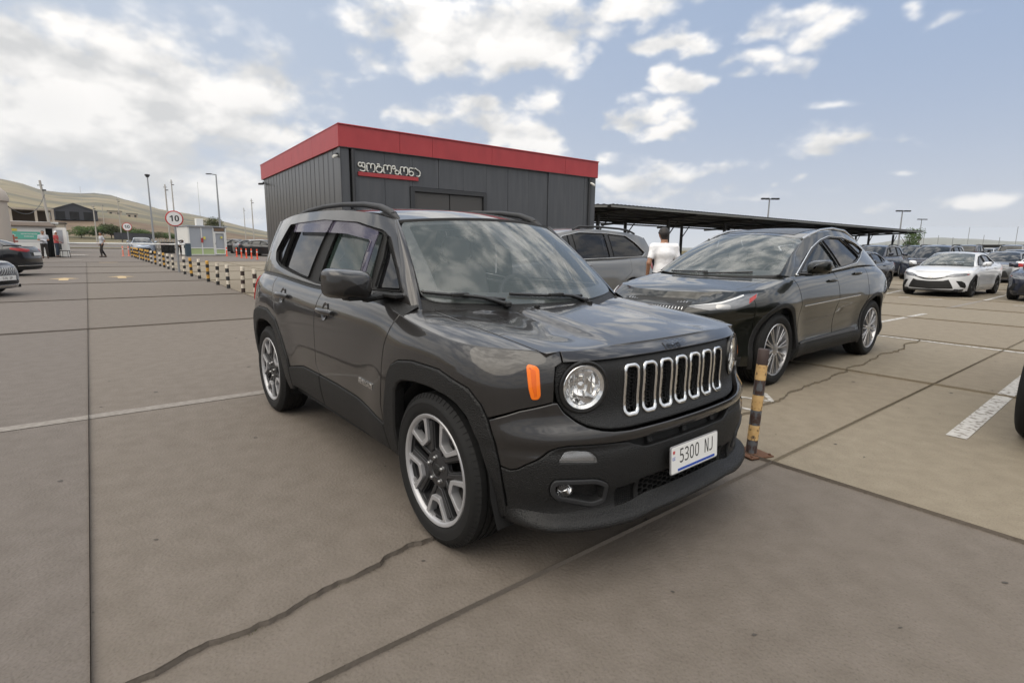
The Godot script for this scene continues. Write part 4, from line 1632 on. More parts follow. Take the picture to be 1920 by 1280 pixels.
# ------------------------------------------------------------------ sky
func sky_material() -> Material:
	# cumulus seen in the picture: bearing from straight ahead, height, half width, half height (degrees), strength
	var blobs := [[-40.3, 12.6, 5.6, 4.1, 1], [-35.5, 15.4, 5.3, 2.7, 0.9], [-32.8, 13.6, 5.0, 4.5, 1], [-37.9, 8.4, 8.9, 4.5, 1.05], [-28.2, 10.8, 6.8, 4.0, 0.9], [-23.7, 13.5, 5.0, 2.7, 0.85], [-22.6, 15.6, 5.0, 1.0, 0.6], [-17.9, 16.0, 2.9, 0.8, 0.5], [-32.7, 5.1, 13.0, 3.6, 0.9], [-24.3, 10.8, 4.1, 2.7, 0.8], [-20.3, 11.1, 2.4, 1.4, 0.8], [-40.9, 15.3, 2.4, 1.8, 0.7], [-9.3, 19.2, 5.2, 3.2, 1.15], [-3.5, 19.0, 5.8, 3.1, 1.15], [0.7, 19.3, 4.2, 2.6, 1], [1.7, 21.7, 6.3, 1.7, 0.85], [11.1, 21.9, 6.1, 1.4, 0.85], [6.0, 20.3, 4.2, 1.5, 0.6], [14.5, 18.9, 2.7, 1.2, 0.8], [16.7, 18.4, 1.9, 0.9, 0.65], [7.6, 18.6, 1.6, 0.9, 0.5], [24.4, 19.5, 2.6, 1.3, 0.7], [27.9, 18.4, 2.0, 1.5, 0.72], [23.4, 17.0, 2.7, 1.0, 0.6], [26.0, 16.5, 2.2, 1.2, 0.62], [21.6, 16.0, 1.8, 0.5, 0.45], [16.5, 15.4, 2.4, 1.2, 0.82], [14.0, 14.9, 1.5, 0.5, 0.5], [12.3, 12.9, 2.6, 1.2, 0.9], [15.6, 11.4, 2.5, 1.0, 0.9], [30.3, 9.3, 3.8, 1.0, 0.9], [-2.4, 12.3, 6.0, 1.9, 1], [3.5, 14.3, 2.3, 1.0, 0.7], [-9.4, 12.7, 2.2, 0.9, 0.8], [-0.2, 10.8, 4.4, 2.0, 0.95], [9.1, 9.1, 1.1, 0.6, 0.6], [17.5, 7.1, 5.5, 1.1, 0.75], [11.8, 6.8, 3.2, 1.1, 0.62], [23.0, 5.4, 5.6, 0.7, 0.5], [15.6, 5.1, 7.7, 1.1, 0.55], [33.0, 4.0, 2.0, 0.6, 0.5], [38.1, 4.5, 2.8, 0.7, 0.62], [41.0, 4.5, 2.2, 0.6, 0.62], [27.4, 6.8, 0.7, 0.4, 0.5], [25.7, 6.2, 0.5, 0.3, 0.4], [34.8, 18.9, 0.9, 0.7, 0.5], [37.3, 17.7, 1.4, 0.5, 0.5], [29.7, 12.6, 1.6, 0.4, 0.38], [35.3, 6.8, 1.0, 0.3, 0.35], [-14.4, 2.4, 20.3, 1.1, 0.3]]
	var n1 := FastNoiseLite.new()
	n1.seed = 11
	n1.noise_type = FastNoiseLite.TYPE_SIMPLEX_SMOOTH
	n1.frequency = 7.0
	n1.fractal_octaves = 6
	n1.fractal_gain = 0.55
	var n2 := FastNoiseLite.new()
	n2.seed = 23
	n2.noise_type = FastNoiseLite.TYPE_SIMPLEX_SMOOTH
	n2.frequency = 2.1
	n2.fractal_octaves = 5
	var wd := 4096
	var ht := 2048
	var small := Image.create(1024, 512, false, Image.FORMAT_RGBF)
	for j in 512:
		var el := (0.5 - (j + 0.5) / 512.0) * 180.0
		for i in 1024:
			var az := (i + 0.5) / 1024.0 * 360.0
			if az > 180.0:
				az -= 360.0
			small.set_pixel(i, j, sky_colour(az, el, [], n1, n2))
	small.resize(wd, ht, Image.INTERPOLATE_CUBIC)
	# finer where the camera looks
	for j in range(int((90.0 - 27.0) / 180.0 * ht), ht / 2 + 2):
		var el := (0.5 - (j + 0.5) / ht) * 180.0
		var row := []
		for b in blobs:
			if absf(el - b[1]) < b[3] * 2.6:
				row.append(b)
		for k in range(-580, 580):
			var az := (k + 0.5) / wd * 360.0
			var near := []
			for b in row:
				if absf(az - b[0]) < b[2] * 2.6:
					near.append(b)
			var fine := sky_colour(az, el, near, n1, n2)
			small.set_pixel(posmod(k, wd), j, fine)
	small.convert(Image.FORMAT_RGBH)
	var m := PanoramaSkyMaterial.new()
	m.panorama = ImageTexture.create_from_image(small)
	return m


func sky_colour(az: float, el: float, near: Array, n1: FastNoiseLite, n2: FastNoiseLite) -> Color:
	if el < -1.0:
		return Color(0.42, 0.41, 0.40)
	var a := deg_to_rad(az)
	var e := deg_to_rad(el)
	var d := Vector3(sin(a) * cos(e), sin(e), -cos(a) * cos(e))
	# clear air: paler near the ground and towards the left, where the sun stands
	var up := clampf(d.y, 0.0, 1.0)
	var f := pow(1.0 - up, 5.0)
	var air := Color(0.29, 0.405, 0.62).lerp(Color(0.64, 0.68, 0.735), f)
	var side := 0.5 - 0.5 * d.dot(Vector3(0.80, 0.0, -0.60))
	air = air.lerp(Color(0.62, 0.685, 0.775), clampf(1.6 * side, 0.0, 0.85) * (1.0 - 0.4 * up))
	# cloud density
	var p := Vector3(d.x, d.y * 1.7, d.z)
	var fine := n1.get_noise_3dv(p)
	var cov := 0.0
	var w := smoothstep(54.0, 48.0, absf(az)) * smoothstep(30.0, 24.5, el)
	if w > 0.0:
		var s := 0.0
		var wa := n2.get_noise_3dv(p * 4.0)
		var we := n2.get_noise_3dv(p * 4.0 + Vector3(5, 5, 5))
		for b in near:
			var q := Vector2((az - b[0] + 1.7 * wa * minf(b[2], 3.0)) / b[2], (el - b[1] + 1.5 * we * minf(b[3], 1.6)) / b[3])
			if q.y < 0.0:
				q.y *= 1.25
			s = maxf(s, b[4] * exp(-q.length_squared() * 0.85)) + 0.18 * b[4] * exp(-q.length_squared() * 0.85)
		cov = s
	var wide := 0.0
	if w < 1.0:
		var plane := Vector3(d.x, 0, d.z) / (d.y + 0.22)
		wide = 0.66 + 0.95 * n2.get_noise_3dv(plane * 0.55) + 0.10 * side
		wide *= smoothstep(-0.02, 0.12, d.y)
	cov = lerpf(wide, cov, w)
	var den := cov + fine * (0.46 + 0.30 * clampf(cov, 0.0, 1.0))
	var al := smoothstep(0.20, 0.92, den)
	# tops bright, bases greyer
	var up2 := n1.get_noise_3dv(p + Vector3(-0.035, 0.075, 0.0))
	var lit := clampf(0.70 + (fine - up2) * 1.1 + (0.95 - cov) * 0.10, 0.0, 1.0)
	var base := 0.0
	for b in near:
		if b[3] > 0.8:
			var q := Vector2((az - b[0]) / b[2], (el - b[1] + b[3] * 0.55) / (b[3] * 0.6))
			base = maxf(base, exp(-q.length_squared()))
	lit = clampf(lit - 0.30 * base * w, 0.0, 1.0)
	var cloud := Color(0.70, 0.702, 0.70).lerp(Color(1.13, 1.10, 1.06), lit)
	# thick sunlit cloud overhead is brighter still
	cloud *= 1.0 + 1.5 * smoothstep(17.0, 50.0, el) * (0.55 + 0.45 * smoothstep(-0.6, 0.6, d.dot(Vector3(-0.45, 0.80, 0.40))))
	var c := air.lerp(cloud, al * 0.96)
	# thicker air low down
	var low := exp(-maxf(el, 0.0) / 4.5)
	c = c.lerp(Color(0.70, 0.715, 0.735), 0.62 * low)
	return c


# ------------------------------------------------------------------ ground
func flat_poly(mb: MB, poly: PackedVector2Array, lift: float, cell := 1.5) -> void:
	panel(mb, func(p: Vector2) -> Vector3: return Vector3(p.x, gy(p.x, p.y) + lift, p.y), poly, Vector2(cell, cell), 0.0, 0.0, [], 1.0)


func qq(qa: float, qb: float) -> Vector2:
	# the yard's own axes: qa towards the camera, qb to the right and away
	return Vector2(qa * 0.62 + qb * 0.785, qa * 0.785 - qb * 0.62)


func strip_poly(a: Vector2, b: Vector2, w: float) -> PackedVector2Array:
	var d := (b - a).normalized()
	var n := Vector2(-d.y, d.x) * w * 0.5
	return PackedVector2Array([a + n, b + n, b - n, a - n])


func hill_height(az: float, r: float) -> float:
	var el: float = hill_el.sample_baked(clampf(log(r), hill_el.min_domain, hill_el.max_domain))
	var f: float = hill_f.sample_baked(clampf(az, hill_f.min_domain, hill_f.max_domain))
	return 1.45 + r * tan(deg_to_rad(el * f))


var hill_el: Curve
var hill_f: Curve
var hn: FastNoiseLite


func build_ground() -> void:
	# concrete: fine grain, blotches, faint tyre-grey
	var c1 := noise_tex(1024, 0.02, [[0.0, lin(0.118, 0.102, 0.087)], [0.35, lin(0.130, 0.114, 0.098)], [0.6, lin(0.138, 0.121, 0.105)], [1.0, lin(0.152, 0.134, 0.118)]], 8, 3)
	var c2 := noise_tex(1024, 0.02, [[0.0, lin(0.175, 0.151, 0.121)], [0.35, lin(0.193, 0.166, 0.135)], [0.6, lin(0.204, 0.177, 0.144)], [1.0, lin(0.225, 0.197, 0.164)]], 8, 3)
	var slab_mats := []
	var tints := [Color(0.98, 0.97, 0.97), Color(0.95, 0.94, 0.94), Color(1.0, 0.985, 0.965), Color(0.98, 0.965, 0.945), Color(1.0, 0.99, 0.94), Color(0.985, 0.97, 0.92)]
	var bump := noise_tex(1024, 0.16, [], 4, 9)
	bump.as_normal_map = true
	bump.bump_strength = 5.0
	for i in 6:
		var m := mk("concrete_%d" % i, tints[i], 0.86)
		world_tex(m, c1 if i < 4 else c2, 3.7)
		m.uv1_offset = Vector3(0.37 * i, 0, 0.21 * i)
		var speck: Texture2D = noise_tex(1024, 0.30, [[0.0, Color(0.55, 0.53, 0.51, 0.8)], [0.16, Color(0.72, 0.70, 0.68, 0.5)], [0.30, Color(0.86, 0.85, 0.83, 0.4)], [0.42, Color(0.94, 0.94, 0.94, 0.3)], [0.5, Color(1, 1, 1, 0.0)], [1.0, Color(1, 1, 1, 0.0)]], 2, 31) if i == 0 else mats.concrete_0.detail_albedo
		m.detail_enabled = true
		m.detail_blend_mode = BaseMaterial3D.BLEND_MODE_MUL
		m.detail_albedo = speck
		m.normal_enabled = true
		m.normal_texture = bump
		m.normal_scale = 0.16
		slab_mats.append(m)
	var earth := mk("joint_earth", lin(0.030, 0.027, 0.023), 0.95)
	# the sheet below everything, out to the horizon
	var mb := MB.new()
	var xs := []
	for i in range(-34, 35):
		xs.append(sinh(i * 0.19) * 8.0)
	var rows := []
	for z in xs:
		var line := PackedVector3Array()
		for x in xs:
			line.append(Vector3(x, gy(x, z) - 0.030, z))
		rows.append(line)
	mb.grid(rows)
	var yard := mk("yard", Color(0.96, 0.95, 0.95), 0.9)
	world_tex(yard, c1, 9.0)
	struct("ground", mb.mesh(), yard)
	# slabs with open joints
	var qas := [8.0, 3.2, -1.5, -10.8, -16.4, -22.0, -27.6, -33.2, -38.8]
	var qbs := []
	for k in range(-8, 11):
		qbs.append(-0.12 + 3.44 * k)
	var fill := MB.new()
	var pave := Node3D.new()
	pave.name = "pavement"
	add_child(pave)
	pave.set_meta("kind", "structure")
	var jag := FastNoiseLite.new()
	jag.seed = 5
	jag.frequency = 0.9
	jag.fractal_octaves = 5
	var crack_at := func(qb: float) -> float:
		return -1.84 - 0.14 * clampf(qb, 0, 1.2) - 0.055 * maxf(qb - 1.2, 0.0) + 0.10 * jag.get_noise_1d(qb * 1.6) + 0.02 * jag.get_noise_1d(qb * 17.0)
	for i in qas.size() - 1:
		for j in qbs.size() - 1:
			var mid0 := qq((qas[i] + qas[i + 1]) * 0.5, (qbs[j] + qbs[j + 1]) * 0.5)
			var g := 0.0011 if mid0.length() < 9.0 else (0.0006 if mid0.length() < 15.0 else 0.0001)
			var a1: float = qas[i] - g
			var a0: float = qas[i + 1] + g
			var b0: float = qbs[j] + g
			var b1: float = qbs[j + 1] - g
			var mid := qq((a0 + a1) * 0.5, (b0 + b1) * 0.5)
			if mid.y > 3.5 or mid.length() > 46.0:
				continue
			flat_poly(fill, PackedVector2Array([qq(qas[i], qbs[j]), qq(qas[i], qbs[j + 1]), qq(qas[i + 1], qbs[j + 1]), qq(qas[i + 1], qbs[j])]), -0.019, 2.0)
			var pieces := []
			if i == 2 and b0 > -0.2 and b1 < 10.4:
				var near := PackedVector2Array([Vector2(a1, b0), Vector2(a1, b1)])
				var far := PackedVector2Array([Vector2(a0, b1), Vector2(a0, b0)])
				var steps := 110
				var farline := []
				for k in steps + 1:
					var qb := lerpf(b1, b0, float(k) / steps)
					var w := 0.0008 + 0.0045 * maxf(0.0, jag.get_noise_1d(qb * 5.0 + 40.0) + 0.25)
					if qb > 3.4:
						w *= 0.45
					var q: float = crack_at.call(qb)
					near.append(Vector2(q + w, qb))
					farline.append(Vector2(q - w - 0.005 * maxf(0.0, jag.get_noise_1d(qb * 9.0 + 90.0)), qb))
				farline.reverse()
				for q in farline:
					far.append(q)
				pieces = [near, far]
			else:
				pieces = [PackedVector2Array([Vector2(a0, b0), Vector2(a1, b0), Vector2(a1, b1), Vector2(a0, b1)])]
			for pc in pieces:
				var poly := PackedVector2Array()
				for q in pc:
					poly.append(qq(q.x, q.y))
				var m2 := MB.new()
				panel(m2, func(p: Vector2) -> Vector3: return Vector3(p.x, gy(p.x, p.y), p.y), poly, Vector2(1.8, 1.8), 0.020, 0.0, [], 1.0)
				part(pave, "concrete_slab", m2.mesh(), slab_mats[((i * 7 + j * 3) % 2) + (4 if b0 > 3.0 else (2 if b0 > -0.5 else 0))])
	struct("joint_filler", fill.mesh(), earth)
	# weeds and grit in the open joints
	mb = MB.new()
	for k in 900:
		var qb: float
		var qa: float
		if k < 420:
			qb = rng.randf_range(0.2, 1.25)
			qa = crack_at.call(qb) + rng.randf_range(-0.012, 0.012)
			if jag.get_noise_1d(qb * 3.0 + 7.0) < 0.05:
				continue
		else:
			qa = rng.randf_range(-1.3, 2.6) if k < 760 else rng.randf_range(-2.2, -1.7)
			qb = 3.32 + rng.randf_range(-0.01, 0.01)
			if jag.get_noise_1d(qa * 3.0 + 70.0) < 0.0:
				continue
		var p := qq(qa, qb)
		var h := rng.randf_range(0.004, 0.014)
		var d := Vector3(rng.randf_range(-1, 1), 0, rng.randf_range(-1, 1)).normalized() * rng.randf_range(0.003, 0.008)
		var b := Vector3(p.x, -0.012, p.y)
		var s := d.cross(Vector3.UP).normalized() * 0.002
		mb.flat(b - s, b + s, b + d + Vector3(0, h + 0.008, 0), Vector3.UP)
	var weeds := struct("joint_weeds", mb.mesh(), mk("weed", lin(0.075, 0.085, 0.03), 0.9))
	weeds.set_meta("kind", "stuff")
	weeds.set_meta("label", "small weeds growing in the cracks of the concrete")
	weeds.set_meta("category", "weeds")
	# dark droplets and scuffs
	var stain := mk("stain", lin(0.055, 0.048, 0.042), 0.8)
	mb = MB.new()
	for k in 150:
		var p := Vector2(rng.randf_range(-5.0, 7.0), rng.randf_range(-9.0, -1.2))
		var r := rng.randf_range(0.004, 0.022) * (0.6 + 0.07 * p.length())
		var poly := PackedVector2Array()
		var st := rng.randf_range(0.4, 1.0)
		var tu := rng.randf() * 0.6 - 0.3
		for q in 9:
			poly.append(p + (Vector2(cos(TAU * q / 9.0), sin(TAU * q / 9.0) * st) * r * rng.randf_range(0.6, 1.15)).rotated(tu))
		flat_poly(mb, poly, 0.0025, 1.0)
	var st2 := struct("oil_spots", mb.mesh(), stain)
	st2.set_meta("kind", "stuff")
	st2.set_meta("label", "small dark oil spots scattered over the concrete")
	st2.set_meta("category", "stains")
	# painted marks
	var worn := noise_tex(512, 0.035, [[0.0, lin(0.15, 0.13, 0.11)], [0.30, lin(0.20, 0.18, 0.155)], [0.40, lin(0.40, 0.385, 0.36)], [1.0, lin(0.52, 0.51, 0.485)]], 5, 77)
	var line_white := mk("line_white", Color(1, 1, 1), 0.75)
	world_tex(line_white, worn, 1.3)
	var faint := noise_tex(512, 0.035, [[0.0, lin(0.16, 0.14, 0.12)], [0.45, lin(0.195, 0.175, 0.155)], [1.0, lin(0.26, 0.24, 0.215)]], 5, 78)
	var line_faint := mk("line_faint", Color(1, 1, 1), 0.8)
	world_tex(line_faint, faint, 1.1)
	var arrow_mat := mk("line_yellow", lin(0.42, 0.31, 0.17), 0.8)
	var marks := [
		[strip_poly(qq(-5.20, -7.0), qq(-5.20, 1.6), 0.13), line_faint],
		[strip_poly(Vector2(3.30, -3.77), Vector2(6.95, -6.77), 0.125), line_white],
		[strip_poly(Vector2(5.35, -9.72), Vector2(9.3, -4.1), 0.10), line_white],
		[strip_poly(Vector2(5.9, -9.42), Vector2(9.4, -12.05), 0.10), line_white],
		[strip_poly(Vector2(11.9, -17.3), Vector2(14.6, -20.0), 0.10), line_white],
		[strip_poly(Vector2(13.79, -15.6), Vector2(17.6, -18.8), 0.10), line_white],
		[strip_poly(Vector2(12.05, -16.62), Vector2(12.5, -16.74), 0.10), line_white],
		[strip_poly(Vector2(12.5, -16.02), Vector2(13.0, -16.06), 0.10), line_white],
		[strip_poly(Vector2(13.5, -14.3), Vector2(14.6, -13.9), 0.10), line_white],
		[strip_poly(Vector2(11.0, -13.4), Vector2(14.0, -15.8), 0.10), line_faint],
		[strip_poly(Vector2(2.10, -4.84), Vector2(2.37, -4.67), 0.045), line_white],
		[strip_poly(Vector2(2.37, -4.67), Vector2(2.43, -4.96), 0.045), line_white],
		[strip_poly(Vector2(1.97, -4.49), Vector2(2.10, -4.37), 0.045), line_white],
		[strip_poly(Vector2(-9.4, -24.2), Vector2(-5.6, -20.4), 0.12), line_faint],
		[strip_poly(Vector2(-10.6, -25.6), Vector2(-6.8, -22.1), 0.12), line_faint],
		[strip_poly(Vector2(-33.3, -40.6), Vector2(-32.7, -41.4), 0.5), line_white],
		[strip_poly(Vector2(-34.0, -41.2), Vector2(-33.4, -42.0), 0.5), line_white],
		[strip_poly(Vector2(-27.2, -32.3), Vector2(-26.5, -33.0), 0.25), line_white],
		[strip_poly(Vector2(-23.6, -30.6), Vector2(-23.0, -31.2), 0.25), arrow_mat]]
	for mk2 in marks:
		mb = MB.new()
		flat_poly(mb, mk2[0], 0.004)
		struct("painted_line", mb.mesh(), mk2[1])
	for c in [[Vector2(-15.66, -18.62), 1.05], [Vector2(-14.72, -20.10), 1.05]]:
		# arrows pointing at the gate, long in the direction of travel
		var ax := Vector2(-0.62, -0.785)
		var bx := Vector2(0.785, -0.62)
		var poly := PackedVector2Array()
		for q in [[-1.2, -0.10], [0.2, -0.10], [0.2, -0.34], [1.3, 0.0], [0.2, 0.34], [0.2, 0.10], [-1.2, 0.10]]:
			poly.append(c[0] + ax * q[0] * 0.55 + bx * q[1] * 1.3)
		mb = MB.new()
		flat_poly(mb, poly, 0.004)
		struct("painted_arrow", mb.mesh(), arrow_mat)


func build_hills() -> void:
	hill_el = cv([[log(118.0), 0.0], [log(150.0), 0.22], [log(190.0), 0.42], [log(240.0), 0.85], [log(300.0), 1.75], [log(360.0), 2.45], [log(600.0), 2.75], [log(1000.0), 3.2], [log(1800.0), 3.9], [log(2600.0), 4.25], [log(3600.0), 3.6]])
	hill_f = cv([[-85, 1.35], [-60, 1.3], [-50, 1.22], [-43, 1.13], [-41.2, 1.03], [-40, 0.97], [-38, 0.98], [-36.6, 0.97], [-34.5, 0.85], [-32.9, 0.74], [-28.8, 0.58], [-25.8, 0.40], [-22, 0.25], [-15, 0.10], [-6, 0.03], [30, 0.03], [60, 0.10], [85, 0.2]])
	hn = FastNoiseLite.new()
	hn.seed = 4
	hn.frequency = 0.004
	hn.fractal_octaves = 5
	var bands := [["field", 116.0, 215.0, 14, 0], ["embankment", 215.0, 350.0, 14, 1], ["hillside", 350.0, 3600.0, 46, 2]]
	var grass := mk("dry_grass", Color(1, 1, 1), 0.95)
	world_tex(grass, noise_tex(1024, 0.006, [[0.0, lin(0.063, 0.061, 0.031)], [0.35, lin(0.111, 0.092, 0.046)], [0.6, lin(0.141, 0.115, 0.059)], [1.0, lin(0.192, 0.152, 0.081)]], 7, 41), 150.0)
	var soil := mk("brown_soil", Color(1, 1, 1), 0.95)
	world_tex(soil, noise_tex(1024, 0.006, [[0.0, lin(0.074, 0.050, 0.031)], [0.4, lin(0.111, 0.074, 0.046)], [0.7, lin(0.148, 0.104, 0.059)], [1.0, lin(0.126, 0.100, 0.052)]], 7, 42), 120.0)
	var hill := mk("hill_grass", Color(1, 1, 1), 0.95)
	world_tex(hill, noise_tex(2048, 0.003, [[0.0, lin(0.063, 0.063, 0.044)], [0.36, lin(0.085, 0.081, 0.056)], [0.47, lin(0.163, 0.137, 0.074)], [0.7, lin(0.222, 0.181, 0.104)], [1.0, lin(0.192, 0.148, 0.092)]], 8, 43), 1900.0)  # olive grass; its dark patches also carry painted cloud shadows
	var ms := [grass, soil, hill]
	for b in bands:
		var rows := []
		for i in int(b[3]) + 1:
			var r := exp(lerpf(log(b[1]), log(b[2]), float(i) / int(b[3])))
			var line := PackedVector3Array()
			for k in 161:
				var az := lerpf(-88.0, 88.0, k / 160.0)
				var a := deg_to_rad(az)
				var x := sin(a) * r
				var z := -cos(a) * r
				var y := hill_height(az, r)
				var amp := minf(r * 0.006, 10.0) * smoothstep(118.0, 200.0, r) * hill_f.sample_baked(clampf(az, -85, 85))
				y += amp * hn.get_noise_2d(x * (1.0 if r > 600 else 3.0), z * (1.0 if r > 600 else 3.0))
				if r < 117.0:
					y = gy(x, z) - 0.03
				line.append(Vector3(x, y, z))
			rows.append(line)
		var mb := MB.new()
		mb.grid(rows)
		struct(b[0], mb.mesh(), ms[b[4]])
	# blue ridge far to the right
	var far_f := cv([[-60, 0.2], [-10, 0.35], [15, 0.5], [25, 0.65], [33, 0.9], [36, 1.35], [38.2, 1.5], [40.5, 1.35], [43, 1.1], [50, 1.2], [65, 0.9], [85, 0.6]])
	var rows := []
	for i in 10:
		var line := PackedVector3Array()
		for k in 141:
			var az := lerpf(-60.0, 85.0, k / 140.0)
			var t := i / 9.0
			var r := lerpf(3800.0, 7600.0, t)
			var el: float = far_f.sample_baked(az)
			var y := r * tan(deg_to_rad(el)) * (1.0 - pow(absf(t - 0.75) / 0.75, 1.5)) + 14.0 * hn.get_noise_2d(az * 40.0, r * 0.1)
			line.append(Vector3(sin(deg_to_rad(az)) * r, y - 8.0, -cos(deg_to_rad(az)) * r))
		rows.append(line)
	var mb := MB.new()
	mb.grid(rows)
	struct("far_ridge", mb.mesh(), mk("ridge", lin(0.14, 0.14, 0.10), 0.95))
	# the road outside the gate with its pale kerb
	var asphalt := mk("asphalt", lin(0.085, 0.085, 0.088), 0.85)
	var pts := []
	for k in 61:
		var az := lerpf(-66.0, -18.0, k / 60.0)
		pts.append(deg_to_rad(az))
	for band in [["road", 84.0, 92.0, 0.02, asphalt], ["road_verge", 80.5, 84.0, 0.06, mk("verge", lin(0.24, 0.20, 0.12), 0.95)]]:
		rows = [PackedVector3Array(), PackedVector3Array()]
		for a in pts:
			for q in 2:
				var r: float = band[1 + q]
				rows[q].append(Vector3(sin(a) * r, gy(sin(a) * r, -cos(a) * r) + band[3], -cos(a) * r))
		mb = MB.new()
		mb.grid(rows)
		struct(band[0], mb.mesh(), band[4])


# ------------------------------------------------------------------ the photo booth building
func arc(c: Vector2, rx: float, ry: float, a0: float, a1: float, n := 10) -> Array:
	var out := []
	for i in n + 1:
		var a := deg_to_rad(lerpf(a0, a1, float(i) / n))
		out.append(c + Vector2(cos(a) * rx, sin(a) * ry))
	return out


func letter_strokes(ch: String) -> Array:
	# strokes of the sign's rounded letters in a box one unit high
	match ch:
		"ph":
			return [arc(Vector2(0.26, 0.76), 0.20, 0.24, 180, 540, 18), arc(Vector2(0.62, 0.76), 0.20, 0.24, 150, 0, 8) + [Vector2(0.82, 0.40)] + arc(Vector2(0.52, 0.22), 0.32, 0.22, 20, -160, 10), [Vector2(0.46, 0.70), Vector2(0.50, 0.52), Vector2(0.66, 0.46), Vector2(0.80, 0.46)]]
		"o":
			return [[Vector2(0.20, 0.02), Vector2(0.06, 0.14), Vector2(0.05, 0.6)] + arc(Vector2(0.28, 0.74), 0.23, 0.25, 180, 0, 10) + [Vector2(0.51, 0.42)], arc(Vector2(0.75, 0.74), 0.24, 0.25, 170, 0, 10) + [Vector2(0.99, 0.2), Vector2(0.92, 0.08), Vector2(0.78, 0.02)]]
		"t":
			return [arc(Vector2(0.40, 0.38), 0.36, 0.38, 60, 420, 22), [Vector2(0.40, 1.08), Vector2(0.40, 0.62)], arc(Vector2(0.30, 0.92), 0.11, 0.12, -40, 240, 8)]
		"z":
			return [arc(Vector2(0.20, 0.82), 0.16, 0.20, 0, 360, 14), [Vector2(0.34, 0.74), Vector2(0.52, 0.52), Vector2(0.62, 0.46)], arc(Vector2(0.60, 0.24), 0.26, 0.24, 0, 360, 16)]
		"n":
			return [arc(Vector2(0.34, 0.27), 0.28, 0.27, 0, 360, 18), [Vector2(0.07, 0.34), Vector2(0.06, 0.84), Vector2(0.16, 0.96), Vector2(0.62, 0.96)]]
		"a":
			return [[Vector2(0.02, 0.92), Vector2(0.14, 1.0), Vector2(0.26, 0.90), Vector2(0.44, 0.78)] + arc(Vector2(0.44, 0.38), 0.30, 0.38, 70, -120, 12)]
	return []


